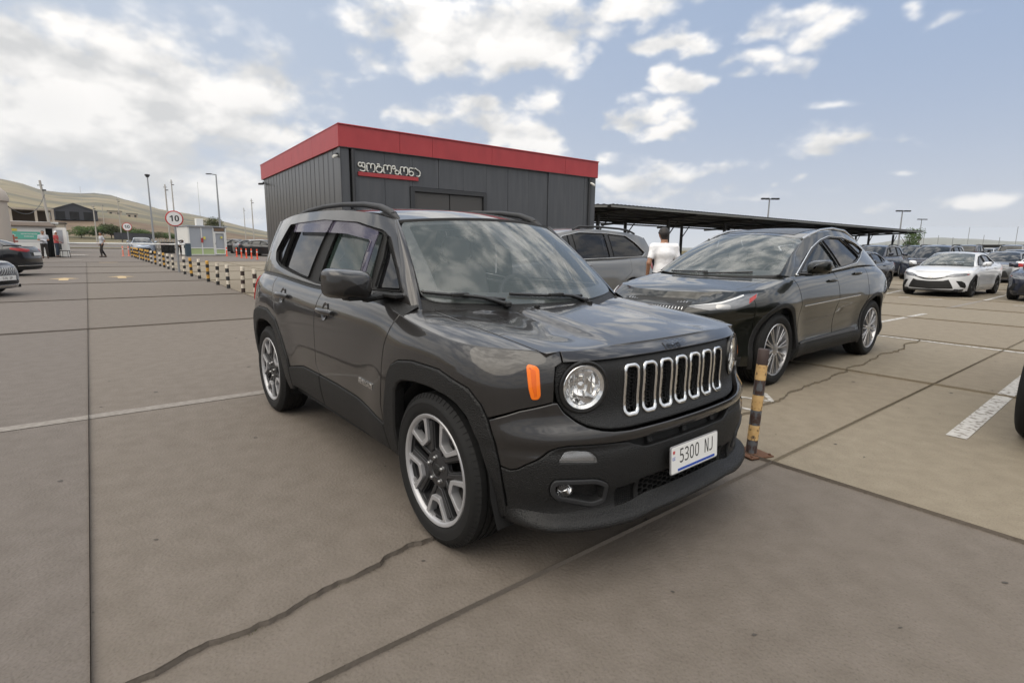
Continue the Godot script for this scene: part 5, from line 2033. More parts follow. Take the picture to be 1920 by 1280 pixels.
func build_photo_house() -> void:
	var A := Vector3(-4.11, 0, -13.23)
	var ex := Vector3(0.8034, 0, -0.5954)       # along the front wall
	var yaw := atan2(-ex.z, ex.x)
	# local frame: x along the front, z outwards, y up
	var root := thing("photo_booth_building", "dark grey flat-roofed metal building with red fascia behind the grey crossover", "building", A, yaw)
	var grey: Material = mk("cladding", lin(0.060, 0.065, 0.074), 0.38, 0.0)
	var grey2: Material = mk("cladding_side", lin(0.070, 0.072, 0.076), 0.28, 0.10)
	var streak := noise_tex(512, 0.03, [[0.0, lin(0.045, 0.048, 0.055)], [0.4, lin(0.058, 0.062, 0.070)], [0.7, lin(0.066, 0.070, 0.078)], [1.0, lin(0.088, 0.090, 0.094)]], 5, 51)
	for m in [grey, grey2]:
		m.albedo_color = Color(1, 1, 1) if m == grey else Color(1.0, 0.99, 0.97)
		m.albedo_texture = streak
		m.uv1_triplanar = true
		m.uv1_world_triplanar = true
		m.uv1_scale = Vector3(0.45, 0.035, 0.45)
	var dark: Material = mk("dark_grey", lin(0.028, 0.030, 0.034), 0.5)
	var red: Material = mk("fascia_red", lin(0.34, 0.030, 0.036), 0.42)
	red.albedo_color = Color(1, 1, 1)
	red.albedo_texture = noise_tex(512, 0.02, [[0.0, lin(0.27, 0.026, 0.032)], [0.5, lin(0.335, 0.030, 0.036)], [1.0, lin(0.37, 0.042, 0.046)]], 5, 52)
	red.uv1_triplanar = true
	red.uv1_world_triplanar = true
	red.uv1_scale = Vector3(0.3, 0.12, 0.3)
	var W := 8.40
	var D := 8.05
	# core wall behind the panels
	var mb := MB.new()
	mb.box(Vector3(W * 0.5, 1.85, -D * 0.5), Vector3(W - 0.10, 3.7, D - 0.10))
	part(root, "wall_core", mb.mesh(), mats.black)
	# front panels, with the doorway left open
	var x := 0.30
	while x < W - 0.25:
		var w := minf(0.765, W - 0.22 - x)
		var y0 := 0.0
		var lo := x + 0.003
		var hi := x + w - 0.003
		for span in ([[lo, hi, 0.0]] if hi < 1.78 or lo > 4.10 else [[lo, minf(hi, 1.745), 0.0], [maxf(lo, 1.745), minf(hi, 4.135), 2.92], [maxf(lo, 4.135), hi, 0.0]]):
			if span[1] - span[0] < 0.03:
				continue
			mb = MB.new()
			mb.box(Vector3((span[0] + span[1]) * 0.5, (span[2] + 3.69) * 0.5, 0.0), Vector3(span[1] - span[0], 3.69 - span[2], 0.05), 0.004, Transform3D(Basis(Vector3.UP, rng.randf_range(-0.003, 0.003)), Vector3.ZERO))
			part(root, "wall_panel", mb.mesh(), grey)
		x += 0.765
	# side panels, narrow and slightly uneven
	for i in 21:
		var w := 0.378
		var z := -0.08 - i * w
		mb = MB.new()
		var tilt := rng.randf_range(-0.012, 0.012)
		mb.box(Vector3(0, 1.845, 0), Vector3(0.05, 3.69, w - 0.0035), 0.003, Transform3D(Basis(Vector3.UP, tilt), Vector3(-0.02, 0, z - w * 0.5)))
		mb.box(Vector3(-0.045, 1.845, z - 0.06), Vector3(0.012, 3.69, 0.030), 0.005)
		part(root, "side_wall_panel", mb.mesh(), grey2)
	for i in 11:
		mb = MB.new()
		mb.box(Vector3(W + 0.0, 1.845, -0.38 - i * 0.74), Vector3(0.05, 3.69, 0.734), 0.004)
		part(root, "end_wall_panel", mb.mesh(), grey)
		mb = MB.new()
		mb.box(Vector3(0.38 + i * 0.74, 1.845, -D), Vector3(0.734, 3.69, 0.05), 0.004)
		part(root, "rear_wall_panel", mb.mesh(), grey)
	# corner posts
	for p in [Vector3(0.06, 1.845, 0.012), Vector3(W - 0.05, 1.845, 0.012)]:
		mb = MB.new()
		mb.box(p, Vector3(0.20, 3.69, 0.075), 0.006)
		part(root, "corner_post", mb.mesh(), grey)
	mb = MB.new()
	mb.box(Vector3(-0.052, 1.845, -0.02), Vector3(0.02, 3.69, 0.16), 0.004)
	part(root, "corner_trim", mb.mesh(), grey2)
	for px in [0.245, W - 0.24]:
		mb = MB.new()
		mb.tube([Vector3(px, 3.66, 0.075), Vector3(px, 1.8, 0.075), Vector3(px, 0.05, 0.075)], 0.042, 12)
		part(root, "downpipe", mb.mesh(), dark)
	# fascia boards, one each between the seams
	var seams := [-0.09, 1.46, 2.38, 4.27, 7.05, W + 0.09]
	for i in seams.size() - 1:
		mb = MB.new()
		mb.box(Vector3((seams[i] + seams[i + 1]) * 0.5, 3.95, 0.075), Vector3(seams[i + 1] - seams[i] - 0.005, 0.52, 0.05), 0.004)
		part(root, "fascia_board", mb.mesh(), red)
	for i in 4:
		mb = MB.new()
		var z0 := 0.098 - i * 2.06
		mb.box(Vector3(-0.075, 3.95, z0 - 1.03), Vector3(0.05, 0.52, 2.055), 0.004)
		part(root, "fascia_board", mb.mesh(), red)
		mb = MB.new()
		mb.box(Vector3(W + 0.075, 3.95, z0 - 1.03), Vector3(0.05, 0.52, 2.055), 0.004)
		part(root, "fascia_board", mb.mesh(), red)
	mb = MB.new()
	mb.box(Vector3(W * 0.5, 4.195, -D * 0.5), Vector3(W + 0.22, 0.03, D + 0.26), 0.008)
	part(root, "roof", mb.mesh(), red)
	mb = MB.new()
	mb.box(Vector3(W * 0.5, 3.685, -D * 0.5 + 0.02), Vector3(W + 0.10, 0.02, D + 0.15))
	part(root, "soffit", mb.mesh(), dark)
	# doorway
	mb = MB.new()
	mb.extrude(PackedVector2Array([Vector2(1.75, 0.0), Vector2(4.13, 0.0), Vector2(4.13, 2.91), Vector2(1.75, 2.91)]), 0.07, Transform3D(Basis(), Vector3(0, 0, -0.01)), [PackedVector2Array([Vector2(1.87, -0.1), Vector2(4.02, -0.1), Vector2(4.02, 2.80), Vector2(1.87, 2.80)])], 0.006)
	part(root, "door_frame", mb.mesh(), dark)
	for q in [[1.88, 2.93], [2.955, 4.01]]:
		mb = MB.new()
		mb.box(Vector3((q[0] + q[1]) * 0.5, 1.40, -0.020), Vector3(q[1] - q[0], 2.78, 0.03), 0.004)
		var leaf := part(root, "door_leaf", mb.mesh(), mk("door_grey", lin(0.055, 0.053, 0.052), 0.45))
		mb = MB.new()
		mb.box(Vector3(2.87 if q[0] < 2 else 3.02, 1.05, 0.012), Vector3(0.02, 0.26, 0.03), 0.006)
		part(leaf, "pull_handle", mb.mesh(), mats.steel)
	# raised letters over a red bar
	var word := ["ph", "o", "t", "o", "z", "o", "n", "a"]
	var wd := [0.94, 1.06, 0.84, 1.06, 0.92, 1.06, 0.72, 0.76]
	var cx := 0.365
	var sc := 0.196
	var white: Material = mk("letter_white", lin(0.62, 0.62, 0.58), 0.5)
	for i in word.size():
		mb = MB.new()
		for st in letter_strokes(word[i]):
			var pts := []
			for p in st:
				pts.append(Vector3(cx + p.x * sc * 1.12, 3.178 + p.y * sc, 0.058))
			var s2 := MB.new()
			s2.tube(pts, 0.0165, 8, true)
			for k in s2.v.size():
				mb.v.append(Vector3(s2.v[k].x, s2.v[k].y, 0.058 + (s2.v[k].z - 0.058) * 1.3))
				mb.n.append(s2.n[k])
		part(root, "sign_letter", mb.mesh(), white)
		cx += wd[i] * sc * 1.12 + 0.008
	mb = MB.new()
	mb.box(Vector3(1.17, 3.110, 0.050), Vector3(1.61, 0.095, 0.05), 0.006)
	part(root, "sign_bar", mb.mesh(), red)
	# cameras under the eaves
	for q in [[Vector3(-0.06, 3.50, -0.12), Vector3(-0.6, -0.2, 0.5), "white"], [Vector3(W - 0.25, 3.52, 0.10), Vector3(0.2, -0.5, 0.8), "white"], [Vector3(-0.06, 3.54, -7.9), Vector3(-0.9, -0.1, 0.1), "dark"]]:
		var cam := Node3D.new()
		cam.name = "camera_unit"
		root.add_child(cam, true)
		cam.transform = aim(q[0], q[1])
		mb = MB.new()
		mb.lathe([Vector2(0, 0.20), Vector2(0.03, 0.20), Vector2(0.036, 0.16), Vector2(0.036, 0.03), Vector2(0.02, 0.02), Vector2(0, 0.02)], Transform3D(), 14)
		part(cam, "housing", mb.mesh(), white if q[2] == "white" else dark)
		mb = MB.new()
		mb.box(Vector3(0, 0.02, -0.03), Vector3(0.03, 0.05, 0.08), 0.005)
		part(cam, "bracket", mb.mesh(), dark)


func build_place() -> void:
	build_ground()
	build_hills()
	build_photo_house()

# ------------------------------------------------------------------ other cars, from tables of measurements
func car_shape(sp: Dictionary) -> Car:
	var c := Car.new()
	c.hx = cv(sp.hx)
	c.crown = sp.get("crown", 0.03)
	c.hz = sp.get("hz", 0.74)
	c.drop = 1.0
	c.fl = cv(sp.get("fl", [[0.15, -0.06], [0.22, 0.0], [0.35, 0.02], [0.5, 0.02], [0.65, 0.0], [0.8, -0.03], [0.95, -0.08]]))
	c.sl = cv(sp.get("sl", [[0.15, -0.10], [0.26, -0.05], [0.36, -0.022], [0.5, -0.022], [0.62, -0.008], [0.74, 0.0], [0.80, 0.0], [0.9, -0.012], [1.2, -0.05]]))
	c.rl = cv(sp.get("rl", [[0.2, -0.06], [0.35, 0.0], [0.6, 0.02], [0.75, 0.0], [0.9, -0.02], [1.2, -0.06]]))
	c.sh = cv([[-0.05, -0.14], [-0.02, -0.10], [0.0, -0.078], [0.03, -0.048], [0.06, -0.03], [0.10, -0.014], [0.16, -0.004], [0.3, 0.0]])
	c.shf = cv([[-0.04, -0.16], [-0.02, -0.11], [0.0, -0.075], [0.03, -0.04], [0.07, -0.015], [0.14, 0.0], [0.2, 0.0]])
	c.wheels = [0.0, -sp.wb]
	c.wy = sp.wr
	c.flare = sp.get("flare", 0.022)
	c.flare_r = sp.ra + 0.03
	var hw: float = sp.hw
	var xf: float = sp.xf
	var xr: float = sp.xr
	var k: float = sp.get("nose", 1.0)
	var pts := [Vector2(xf, 0), Vector2(xf - 0.02 * k, 0.25), Vector2(xf - 0.07 * k, 0.47), Vector2(xf - 0.17 * k, 0.66), Vector2(xf - 0.30 * k, hw - 0.13), Vector2(xf - 0.47 * k, hw - 0.05), Vector2(xf - 0.70, hw - 0.01), Vector2(-0.2, hw), Vector2(-sp.wb * 0.5, hw), Vector2(-sp.wb, hw), Vector2(xr + 0.65, hw - 0.012), Vector2(xr + 0.38, hw - 0.06), Vector2(xr + 0.18, hw - 0.17), Vector2(xr + 0.07, 0.55), Vector2(xr + 0.015, 0.28), Vector2(xr, 0)]
	c.outline(pts)
	var yb := []
	for q in sp.hx:
		if q[0] <= sp.W.bc.x + 0.05:
			yb.append([q[0], q[1] + 0.004])
	if yb.size() < 2:
		yb = [[-3.0, sp.hx[0][1]], [0.0, sp.hx[0][1]]]
	c.yb = cv(yb)
	c.yt = cv(sp.yt)
	c.zb = cv(sp.zb)
	c.zt = cv(sp.zt)
	c.W = sp.W
	c.R = sp.R
	c.roof_crown = sp.get("roof_crown", 0.03)
	c.side_bulge = 0.014
	c.finish()
	return c


func build_car(sp: Dictionary, body: Material, called: String, label: String, category := "car", group := "") -> Node3D:
	var c := car_shape(sp)
	hc = c
	var root := thing(called, label, category, Vector3.ZERO, 0.0, group)
	var lod: int = sp.get("lod", 0)
	var k := 1.0 if lod == 0 else (1.6 if lod == 1 else 3.0)
	var cs := Vector2(0.055, 0.045) * k
	var g := 0.0025
	var trim: Material = mats.trim
	var low: float = sp.get("low", 0.20)
	var clad: Material = trim if sp.get("clad", false) else body
	var fb: float = sp.get("fb", 0.46)
	var rb: float = sp.get("rb", -sp.wb - 0.46)
	var d0: float = sp.d[0]
	var d1: float = sp.d[1]
	var d2: float = sp.d[2]
	var ra: float = sp.ra
	var arF := arch(0.0, sp.wr + 0.01, ra, low - 0.02)
	var arR := arch(-sp.wb, sp.wr + 0.01, ra, low - 0.02)
	var sill: float = sp.get("sill", 0.27)
	var dlean: float = sp.get("dlean", 0.03)
	var panels := {
		"front_wing": pv([fb, low + 0.04, fb, 1.5, d0 + 0.06, 1.5, d0 - dlean, 0.75, d0 - dlean, sill, d0 - dlean, low]),
		"front_door": pv([d0 + 0.06, 1.5, d0 - dlean, 0.75, d0 - dlean, sill, d1 + 0.04, sill, d1 - 0.02, 0.7, d1 + 0.02, 1.5]),
		"rear_door": pv([d1 + 0.02, 1.5, d1 - 0.02, 0.7, d1 + 0.04, sill, -sp.wb + ra + 0.10, sill, -sp.wb + ra + 0.06, 0.5, -sp.wb + ra * 0.80, 0.72, d2, 0.9, d2 - 0.05, 1.5]),
		"quarter_panel": pv([d2 - 0.05, 1.5, d2, 0.9, -sp.wb + ra * 0.80, 0.72, -sp.wb + ra + 0.06, 0.5, -sp.wb + ra + 0.10, sill, -sp.wb + ra + 0.10, low, rb, low, rb, 1.5]),
	}
	for nm in panels:
		for left in [false, true]:
			var mb := MB.new()
			var poly := MB.inset(panels[nm], g)
			for piece in Geometry2D.clip_polygons(poly, arF):
				for piece2 in Geometry2D.clip_polygons(piece, arR):
					if piece2.size() < 3:
						continue
					for q in Geometry2D.intersect_polygons(c.side_poly(piece2, left), c.region()):
						panel(mb, c.ring, q, cs, 0.012, 0.003 if lod < 2 else 0.0)
			if nm == "front_wing":
				# rolled top of the wing
				var tp := PackedVector2Array()
				var s0 := c.sx(fb)
				for i in 30:
					var s := lerpf(s0, c.sx(d0 - 0.05), i / 29.0)
					var e := c.ring(Vector2(s, c.ytop(s)))
					tp.append(Vector2(e.x, e.z))
				var hl: float = sp.get("hoodline", 0.70)
				tp.append_array(pv([d0 - 0.05, hl + 0.02, sp.W.bk.x + 0.12, hl + 0.01, fb - 0.1, hl - 0.02, fb, hl - 0.05]))
				if left:
					var fl2 := PackedVector2Array()
					for i in range(tp.size() - 1, -1, -1):
						fl2.append(Vector2(tp[i].x, -tp[i].y))
					tp = fl2
				panel(mb, c.top, tp, Vector2(0.06, 0.03) * k, 0.010, 0.002 if lod < 2 else 0.0)
			part(root, nm, mb.mesh(), body)
	# bumpers
	var sf := c.sx(fb) - g
	for q in Geometry2D.intersect_polygons(pv([-sf, low + 0.02, sf, low + 0.02, sf, 1.5, -sf, 1.5]), c.region()):
		ringp(root, "front_bumper", q, body, 0.0, 0.003, 0.012, Vector2(0.05, 0.04) * k)
	for left in [false, true]:
		var rp := pv([c.sx(rb) + g, low + 0.04, c.L, low + 0.04, c.L, 1.5, c.sx(rb) + g, 1.5])
		for q in Geometry2D.intersect_polygons(flip(rp) if left else rp, c.region()):
			ringp(root, "rear_bumper", q, body, 0.0, 0.003, 0.012, Vector2(0.06, 0.05) * k)
	# hood
	var hp := PackedVector2Array()
	var hl: float = sp.get("hoodline", 0.70)
	var s1 := c.sx(fb) - 0.004
	for i in 40:
		var s := lerpf(-s1, s1, i / 39.0)
		var e := c.ring(Vector2(s, c.ytop(s)))
		hp.append(Vector2(e.x, e.z))
	hp.append_array(pv([fb, hl - 0.055, fb - 0.1, hl - 0.025, sp.W.bk.x + 0.12, hl + 0.005]))
	for i in 13:
		var u := lerpf(0.94, -0.94, i / 12.0)
		var e := c.screen(Vector2(u, 0.0))
		hp.append(Vector2(e.x + 0.03, clampf(e.z, -hl, hl)))
	hp.append_array(pv([sp.W.bk.x + 0.12, -hl - 0.005, fb - 0.1, -hl + 0.025, fb, -hl + 0.055]))
	var mb := MB.new()
	panel(mb, c.top, hp, Vector2(0.05, 0.03) * k, 0.014, 0.003 if lod < 2 else 0.0)
	part(root, "hood", mb.mesh(), body)
	# boot lid behind the rear window
	if sp.has("deck"):
		var dp := PackedVector2Array()
		for i in 31:
			var u := lerpf(-1.0, 1.0, i / 30.0)
			var e := c.back(Vector2(u, 0.0))
			dp.append(Vector2(e.x - 0.01, e.z * 1.02))
		for i in 31:
			var s := lerpf(c.sx(c.R.bk.x), c.L, i / 30.0)
			var e := c.ring(Vector2(s, c.ytop(s)))
			dp.append(Vector2(e.x, e.z))
		for i in 31:
			var s := lerpf(c.L, c.sx(c.R.bk.x), i / 30.0)
			var e := c.ring(Vector2(s, c.ytop(s)))
			dp.append(Vector2(e.x, -e.z))
		mb = MB.new()
		panel(mb, c.top, dp, Vector2(0.07, 0.06) * k, 0.0, 0.0)
		part(root, "boot_lid", mb.mesh(), body)
	# claddings
	if sp.get("clad", false):
		for wx in [0.0, -sp.wb]:
			var o := arch(wx, sp.wr + 0.01, ra + 0.052, low - 0.02)
			var i2 := arch(wx, sp.wr + 0.01, ra - 0.003, low - 0.02)
			i2.reverse()
			o.append_array(i2)
			both_sides(root, "arch_cladding", o, trim, 0.008, 0.006, 0.04, Vector2(0.05, 0.04))
		both_sides(root, "sill_cladding", pv([-ra - 0.02, low, -ra - 0.02, sill + 0.03, -sp.wb + ra + 0.02, sill + 0.05, -sp.wb + ra + 0.02, low]), trim, 0.012, 0.008, 0.03, Vector2(0.1, 0.04))
	else:
		both_sides(root, "sill", pv([-ra - 0.01, low, -ra - 0.01, sill - 0.004, -sp.wb + ra + 0.01, sill - 0.004, -sp.wb + ra + 0.01, low]), body, 0.006, 0.004 if lod < 2 else 0.0, 0.02, Vector2(0.12, 0.05) * k)
	for e in sp.get("side_bits", []):
		both_sides(root, e[0], e[1], mats[e[2]], e[3], 0.003, 0.008, cs)
	# lamps, grilles, openings: laid on the nose and tail
	for e in sp.get("front_bits", []):
		var poly: PackedVector2Array = e[1]
		if e[4]:
			for sg in [1, -1]:
				ringp(root, e[0], poly if sg > 0 else flip(poly), mats[e[2]], e[3], 0.003 if lod < 2 else 0.0, 0.012, Vector2(0.05, 0.04) * k)
		else:
			ringp(root, e[0], both(poly), mats[e[2]], e[3], 0.003 if lod < 2 else 0.0, 0.012, Vector2(0.05, 0.04) * k)
	for e in sp.get("rear_bits", []):
		var poly := PackedVector2Array()
		for q in e[1]:
			poly.append(Vector2(c.L - q.x, q.y))
		for sg in [1, -1]:
			ringp(root, e[0], poly if sg > 0 else flip(poly), mats[e[2]], e[3], 0.003 if lod < 2 else 0.0, 0.012, Vector2(0.06, 0.04) * k)
	# greenhouse
	var dlo: PackedVector2Array = smooth_poly(sp.dlo, 0.035)
	var xa: float = sp.xa[0]
	var xb: float = sp.xa[1]
	var xc: float = sp.xa[2]
	var xd: float = sp.xa[3]
	var rows := []
	for sg in [1.0, -1.0]:
		var m2 := MB.new()
		var sp2 := PackedVector2Array()
		for i in 25:
			var x := lerpf(xa, xd, i / 24.0)
			sp2.append(Vector2(x, c.yb.sample_baked(x)))
		for i in 25:
			var x := lerpf(xc, xb, i / 24.0)
			sp2.append(Vector2(x, c.yt.sample_baked(x)))
		panel(m2, c.glassy.bind(sg, 0.0), sp2, Vector2(0.07, 0.05) * k, 0.0, 0.0, [dlo], -sg)
		for e in [["screen", xa, xb, 0.985, Vector3(0.02, 0.006, 0.02)], ["back", xd, xc, 0.96, Vector3(-0.03, 0.01, 0.025)]]:
			var r2 := []
			for i in 13:
				var v := i / 12.0
				var p := Vector2(e[3] * sg, v)
				var a: Vector3 = c.screen(p) if e[0] == "screen" else c.back(p)
				var xx := lerpf(e[1], e[2], v)
				var yy := lerpf(c.yb.sample_baked(e[1]), c.yt.sample_baked(e[2]), v)
				var b := c.glassy(Vector2(xx, yy), sg)
				var off: Vector3 = e[4]
				var m := (a + b) * 0.5 + Vector3(off.x, off.y, off.z * sg)
				var line := PackedVector3Array()
				for q in 7:
					var t := q / 6.0
					line.append(a * (1 - t) * (1 - t) + m * 2.0 * t * (1 - t) + b * t * t)
				r2.append(line)
			m2.grid(r2)
		part(root, "window_frame", m2.mesh(), body)
		m2 = MB.new()
		rows = [PackedVector3Array(), PackedVector3Array()]
		for i in 31:
			var x := lerpf(d0 + 0.1, xd - 0.02, i / 30.0)
			var s := c.sx(x)
			var e := c.ring(Vector2(s, c.ytop(s)))
			rows[0].append(Vector3(e.x, e.y - 0.001, e.z * sg))
			rows[1].append(c.glassy(Vector2(x, c.yb.sample_baked(x) + 0.004), sg, -0.01))
		m2.grid(rows)
		part(root, "shoulder", m2.mesh(), body)
	mb = MB.new()
	rows = []
	var rn := 17 if lod == 0 else 9
	for j in rn:
		var line := PackedVector3Array()
		for i in 25:
			line.append(c.roof(Vector2(-1.0 + 2.0 * i / 24.0, float(j) / (rn - 1))))
		rows.append(line)
	mb.grid(rows)
	part(root, "roof", mb.mesh(), body)
	if sp.has("shade"):
		mb = MB.new()
		rows = []
		for j in 9:
			var line := PackedVector3Array()
			for i in 13:
				line.append(c.roof(Vector2(0.78 * (-1.0 + 2.0 * i / 12.0), 0.06 + 0.6 * j / 8.0), 0.003))
			rows.append(line)
		mb.grid(rows)
		part(root, "roof_glass", mb.mesh(), mats.black_gloss)
	var ws := smooth_poly(pv([-0.975, 0.01, 0.975, 0.01, 0.985, 0.99, -0.985, 0.99]), 0.06)
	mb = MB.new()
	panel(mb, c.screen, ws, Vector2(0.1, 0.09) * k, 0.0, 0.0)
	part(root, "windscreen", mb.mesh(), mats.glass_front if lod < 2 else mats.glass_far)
	if lod < 2:
		mb = MB.new()
		panel(mb, c.screen.bind(-0.008), ws, Vector2(0.1, 0.09), 0.0, 0.0, [smooth_poly(pv([-0.90, 0.10, 0.90, 0.10, 0.93, 0.93, -0.93, 0.93]), 0.08)])
		part(root, "windscreen_border", mb.mesh(), mats.frit)
	mb = MB.new()
	panel(mb, c.back, smooth_poly(pv([-0.94, 0.03, 0.94, 0.03, 0.93, 0.97, -0.93, 0.97]), 0.06), Vector2(0.15, 0.12) * k, 0.008, 0.002)
	part(root, "rear_window", mb.mesh(), mats.glass_dark if lod < 2 else mats.glass_far)
	var panes := []
	for p in sp.panes:
		panes.append(smooth_poly(p, 0.02))
	glassy_part(root, "window_trim", MB.inset(dlo, 0.001), mats.black_gloss if lod < 2 else trim, -0.004, 0.002, 0.01, panes)
	var gm: Material = mats[sp.get("side_glass", "glass_side")] if lod < 2 else mats.glass_far
	for p in panes:
		glassy_part(root, "side_window", MB.inset(p, -0.004), gm if p == panes[0] else (mats[sp.get("rear_glass", "glass_dark")] if lod < 2 else gm), -0.010, 0.0, 0.0)
	if sp.get("bright", false):
		for sg in [1.0, -1.0]:
			var m2 := MB.new()
			var pts := []
			for i in dlo.size() + 1:
				pts.append(c.glassy(dlo[i % dlo.size()], sg, 0.004))
			m2.tube(pts, 0.0065, 6, false)
			part(root, "window_brightwork", m2.mesh(), mats.chrome)
	if sp.has("rails"):
		for sg in [1.0, -1.0]:
			var m2 := MB.new()
			var pts := []
			for q in sp.rails:
				pts.append(Vector3(q[0], q[1], q[2] * sg))
			m2.tube(pts, sp.get("rail_r", 0.016), 8)
			for q in [1, pts.size() - 2]:
				m2.box(pts[q] - Vector3(0, 0.025, 0), Vector3(0.07, 0.05, 0.03), 0.006)
			part(root, "roof_rail", m2.mesh(), mats[sp.get("rail_mat", "chrome_soft")])
	# mirrors
	for sg in ([1.0, -1.0] if not sp.has("one_mirror") else [-1.0]):
		var mir := Node3D.new()
		mir.name = "door_mirror"
		root.add_child(mir, true)
		mir.position = Vector3(sp.mir[0], sp.mir[1], sp.mir[2] * sg)
		var m2 := MB.new()
		rows = []
		for i in 9:
			var t := i / 8.0
			var sc := sqrt(maxf(0.02, 1.0 - pow(t, 2.6)))
			var line := PackedVector3Array()
			for j in 21:
				var a := TAU * j / 20.0
				line.append(Vector3(lerpf(-0.06, 0.08, t), signf(sin(a)) * pow(absf(sin(a)), 0.6) * 0.075 * sc + 0.015 * cos(a) * sg, signf(cos(a)) * pow(absf(cos(a)), 0.6) * 0.115 * sc))
			rows.append(line)
		m2.grid(rows)
		part(mir, "mirror_housing", m2.mesh(), body)
		m2 = MB.new()
		m2.box(Vector3(-0.058, 0, 0), Vector3(0.012, 0.13, 0.20), 0.005)
		m2.box(Vector3(0.02, -0.075, -0.10 * sg), Vector3(0.05, 0.03, 0.14), 0.01)
		part(mir, "mirror_base", m2.mesh(), mats.black_gloss)
	for h in sp.get("handles", []):
		for sg in [1.0, -1.0]:
			var fr := frame_on(Vector2(c.sx(h[0]) * sg, h[1]), 0.0)
			var m2 := MB.new()
			var pts := []
			for i in 7:
				var t := i / 6.0
				pts.append(fr * Vector3(lerpf(-0.11, 0.11, t), 0, 0.008 + 0.026 * sin(PI * t)))
			m2.tube(pts, 0.014, 8)
			part(root, "door_handle", m2.mesh(), mats[h[2]] if h.size() > 2 else body)
	# underside, wheel housings
	mb = MB.new()
	mb.box(Vector3(-sp.wb * 0.5, low + 0.06, 0), Vector3(sp.xf - sp.xr - 0.5, 0.08, sp.hw * 1.5))
	for wx in [0.0, -sp.wb]:
		mb.box(Vector3(wx, 0.45, 0), Vector3(ra * 2.1, 0.55, sp.hw * 2.0 - 0.62))
	if lod < 2:
		for left in [false, true]:
			for seg in [[-ra - 0.02, -sp.wb + ra + 0.02, sill, 0.9]]:
				panel(mb, c.ring.bind(-0.02), c.side_poly(pv([seg[0], seg[2], seg[1], seg[2], seg[1], seg[3], seg[0], seg[3]]), left), Vector2(0.2, 0.15), 0.0, 0.0)
	var floorp := part(root, "underside", mb.mesh(), mats.black)
	floorp.set_meta("kind", "stuff")
	# cabin
	if lod < 2:
		mb = MB.new()
		var by: float = c.yb.sample_baked(-1.2)
		mb.box(Vector3(sp.W.bk.x - 0.35, by - 0.10, 0), Vector3(0.55, 0.22, sp.hw * 1.5), 0.08)
		part(root, "dashboard", mb.mesh(), mats.cabin)
		mb = MB.new()
		var st := Transform3D(Basis(Vector3.BACK, 0.42), Vector3(sp.W.bk.x - 0.72, by - 0.06, -0.36))
		var wp := []
		for i in 25:
			wp.append(st * Vector3(0, cos(TAU * i / 24.0) * 0.18, sin(TAU * i / 24.0) * 0.18))
		mb.tube(wp, 0.015, 6, false)
		part(root, "steering_wheel", mb.mesh(), mats.cabin)
		for sx in [[-1.15, -0.36], [-1.15, 0.36], [-2.05, -0.36], [-2.05, 0.36]]:
			var xs: float = sx[0] + sp.get("seat", 0.0)
			var seat := MB.new()
			seat.box(Vector3(xs + 0.18, by - 0.42, sx[1]), Vector3(0.5, 0.2, 0.5), 0.06)
			seat.box(Vector3(0, 0.24, 0), Vector3(0.15, 0.56, 0.46), 0.06, Transform3D(Basis(Vector3.BACK, 0.3), Vector3(xs - 0.08, by - 0.42, sx[1])))
			seat.box(Vector3(xs - 0.30, by + 0.16, sx[1]), Vector3(0.09, 0.17, 0.25), 0.04)
			part(root, "seat", seat.mesh(), mats.cabin_light)
		mb = MB.new()
		mb.box(Vector3(-1.6, 0.45, 0), Vector3(2.4, 0.06, 1.4))
		part(root, "cabin_floor", mb.mesh(), mats.cabin)
		for z in [[-0.05, 0.45], [-0.5, -0.02]]:
			mb = MB.new()
			var pts := []
			for i in 7:
				pts.append(c.screen(Vector2(lerpf(z[1], z[0], i / 6.0) / 0.74, 0.03 + 0.03 * i / 6.0), 0.014))
			mb.tube(pts, 0.010, 6)
			part(root, "wiper", mb.mesh(), mats.black_gloss)
	else:
		mb = MB.new()
		mb.box(Vector3(-1.6, 0.55, 0), Vector3(2.6, 0.5, sp.hw * 1.6))
		part(root, "cabin_floor", mb.mesh(), mats.cabin)
	# wheels
	var w0: Node3D = null
	for wx in [0.0, -sp.wb]:
		for sg in [1.0, -1.0]:
			var w: Node3D
			if w0 == null:
				w0 = plain_wheel(root, sp.wr, sp.rim, sp.tw, sp.spokes[0], sp.spokes[1], mats[sp.spokes[2]], 72 if lod == 0 else (40 if lod == 1 else 20))
				w = w0
			else:
				w = w0.duplicate()
				w.name = "wheel"
				root.add_child(w, true)
			w.position = Vector3(wx, sp.wr - 0.003, (sp.hw - sp.tw * 0.5 - 0.006) * sg)
			w.rotation = Vector3(0, 0 if sg > 0 else PI, [0.1, 0.6, 1.1, 0.3][int(wx < -1) * 2 + int(sg < 0)])
	# plates
	if sp.has("plate_f"):
		var q: Array = sp.plate_f
		number_plate(root, frame_on(Vector2(0, q[0]), q[1]), q[2])
	if sp.has("plate_r"):
		var q: Array = sp.plate_r
		var fr := face(Vector3(sp.xr - q[1], q[0], 0), Vector3(-1, 0.05, 0))
		number_plate(root, fr, q[2])
	return root


func number_plate(root: Node3D, fr: Transform3D, text: String) -> void:
	var np := Node3D.new()
	np.name = "number_plate"
	root.add_child(np, true)
	np.transform = fr
	var mb := MB.new()
	mb.box(Vector3(0, 0, 0.0), Vector3(0.52, 0.115, 0.016), 0.004)
	part(np, "plate", mb.mesh(), mats.plate)
	if text:
		var tn := TextMesh.new()
		tn.text = text
		tn.font = mats_font("Droid Sans Mono", 400)
		tn.font_size = 32
		tn.pixel_size = 0.0026
		tn.depth = 0.002
		var to := part(np, "plate_number", tn, mats.black_print)
		to.position = Vector3(0, 0, 0.009)


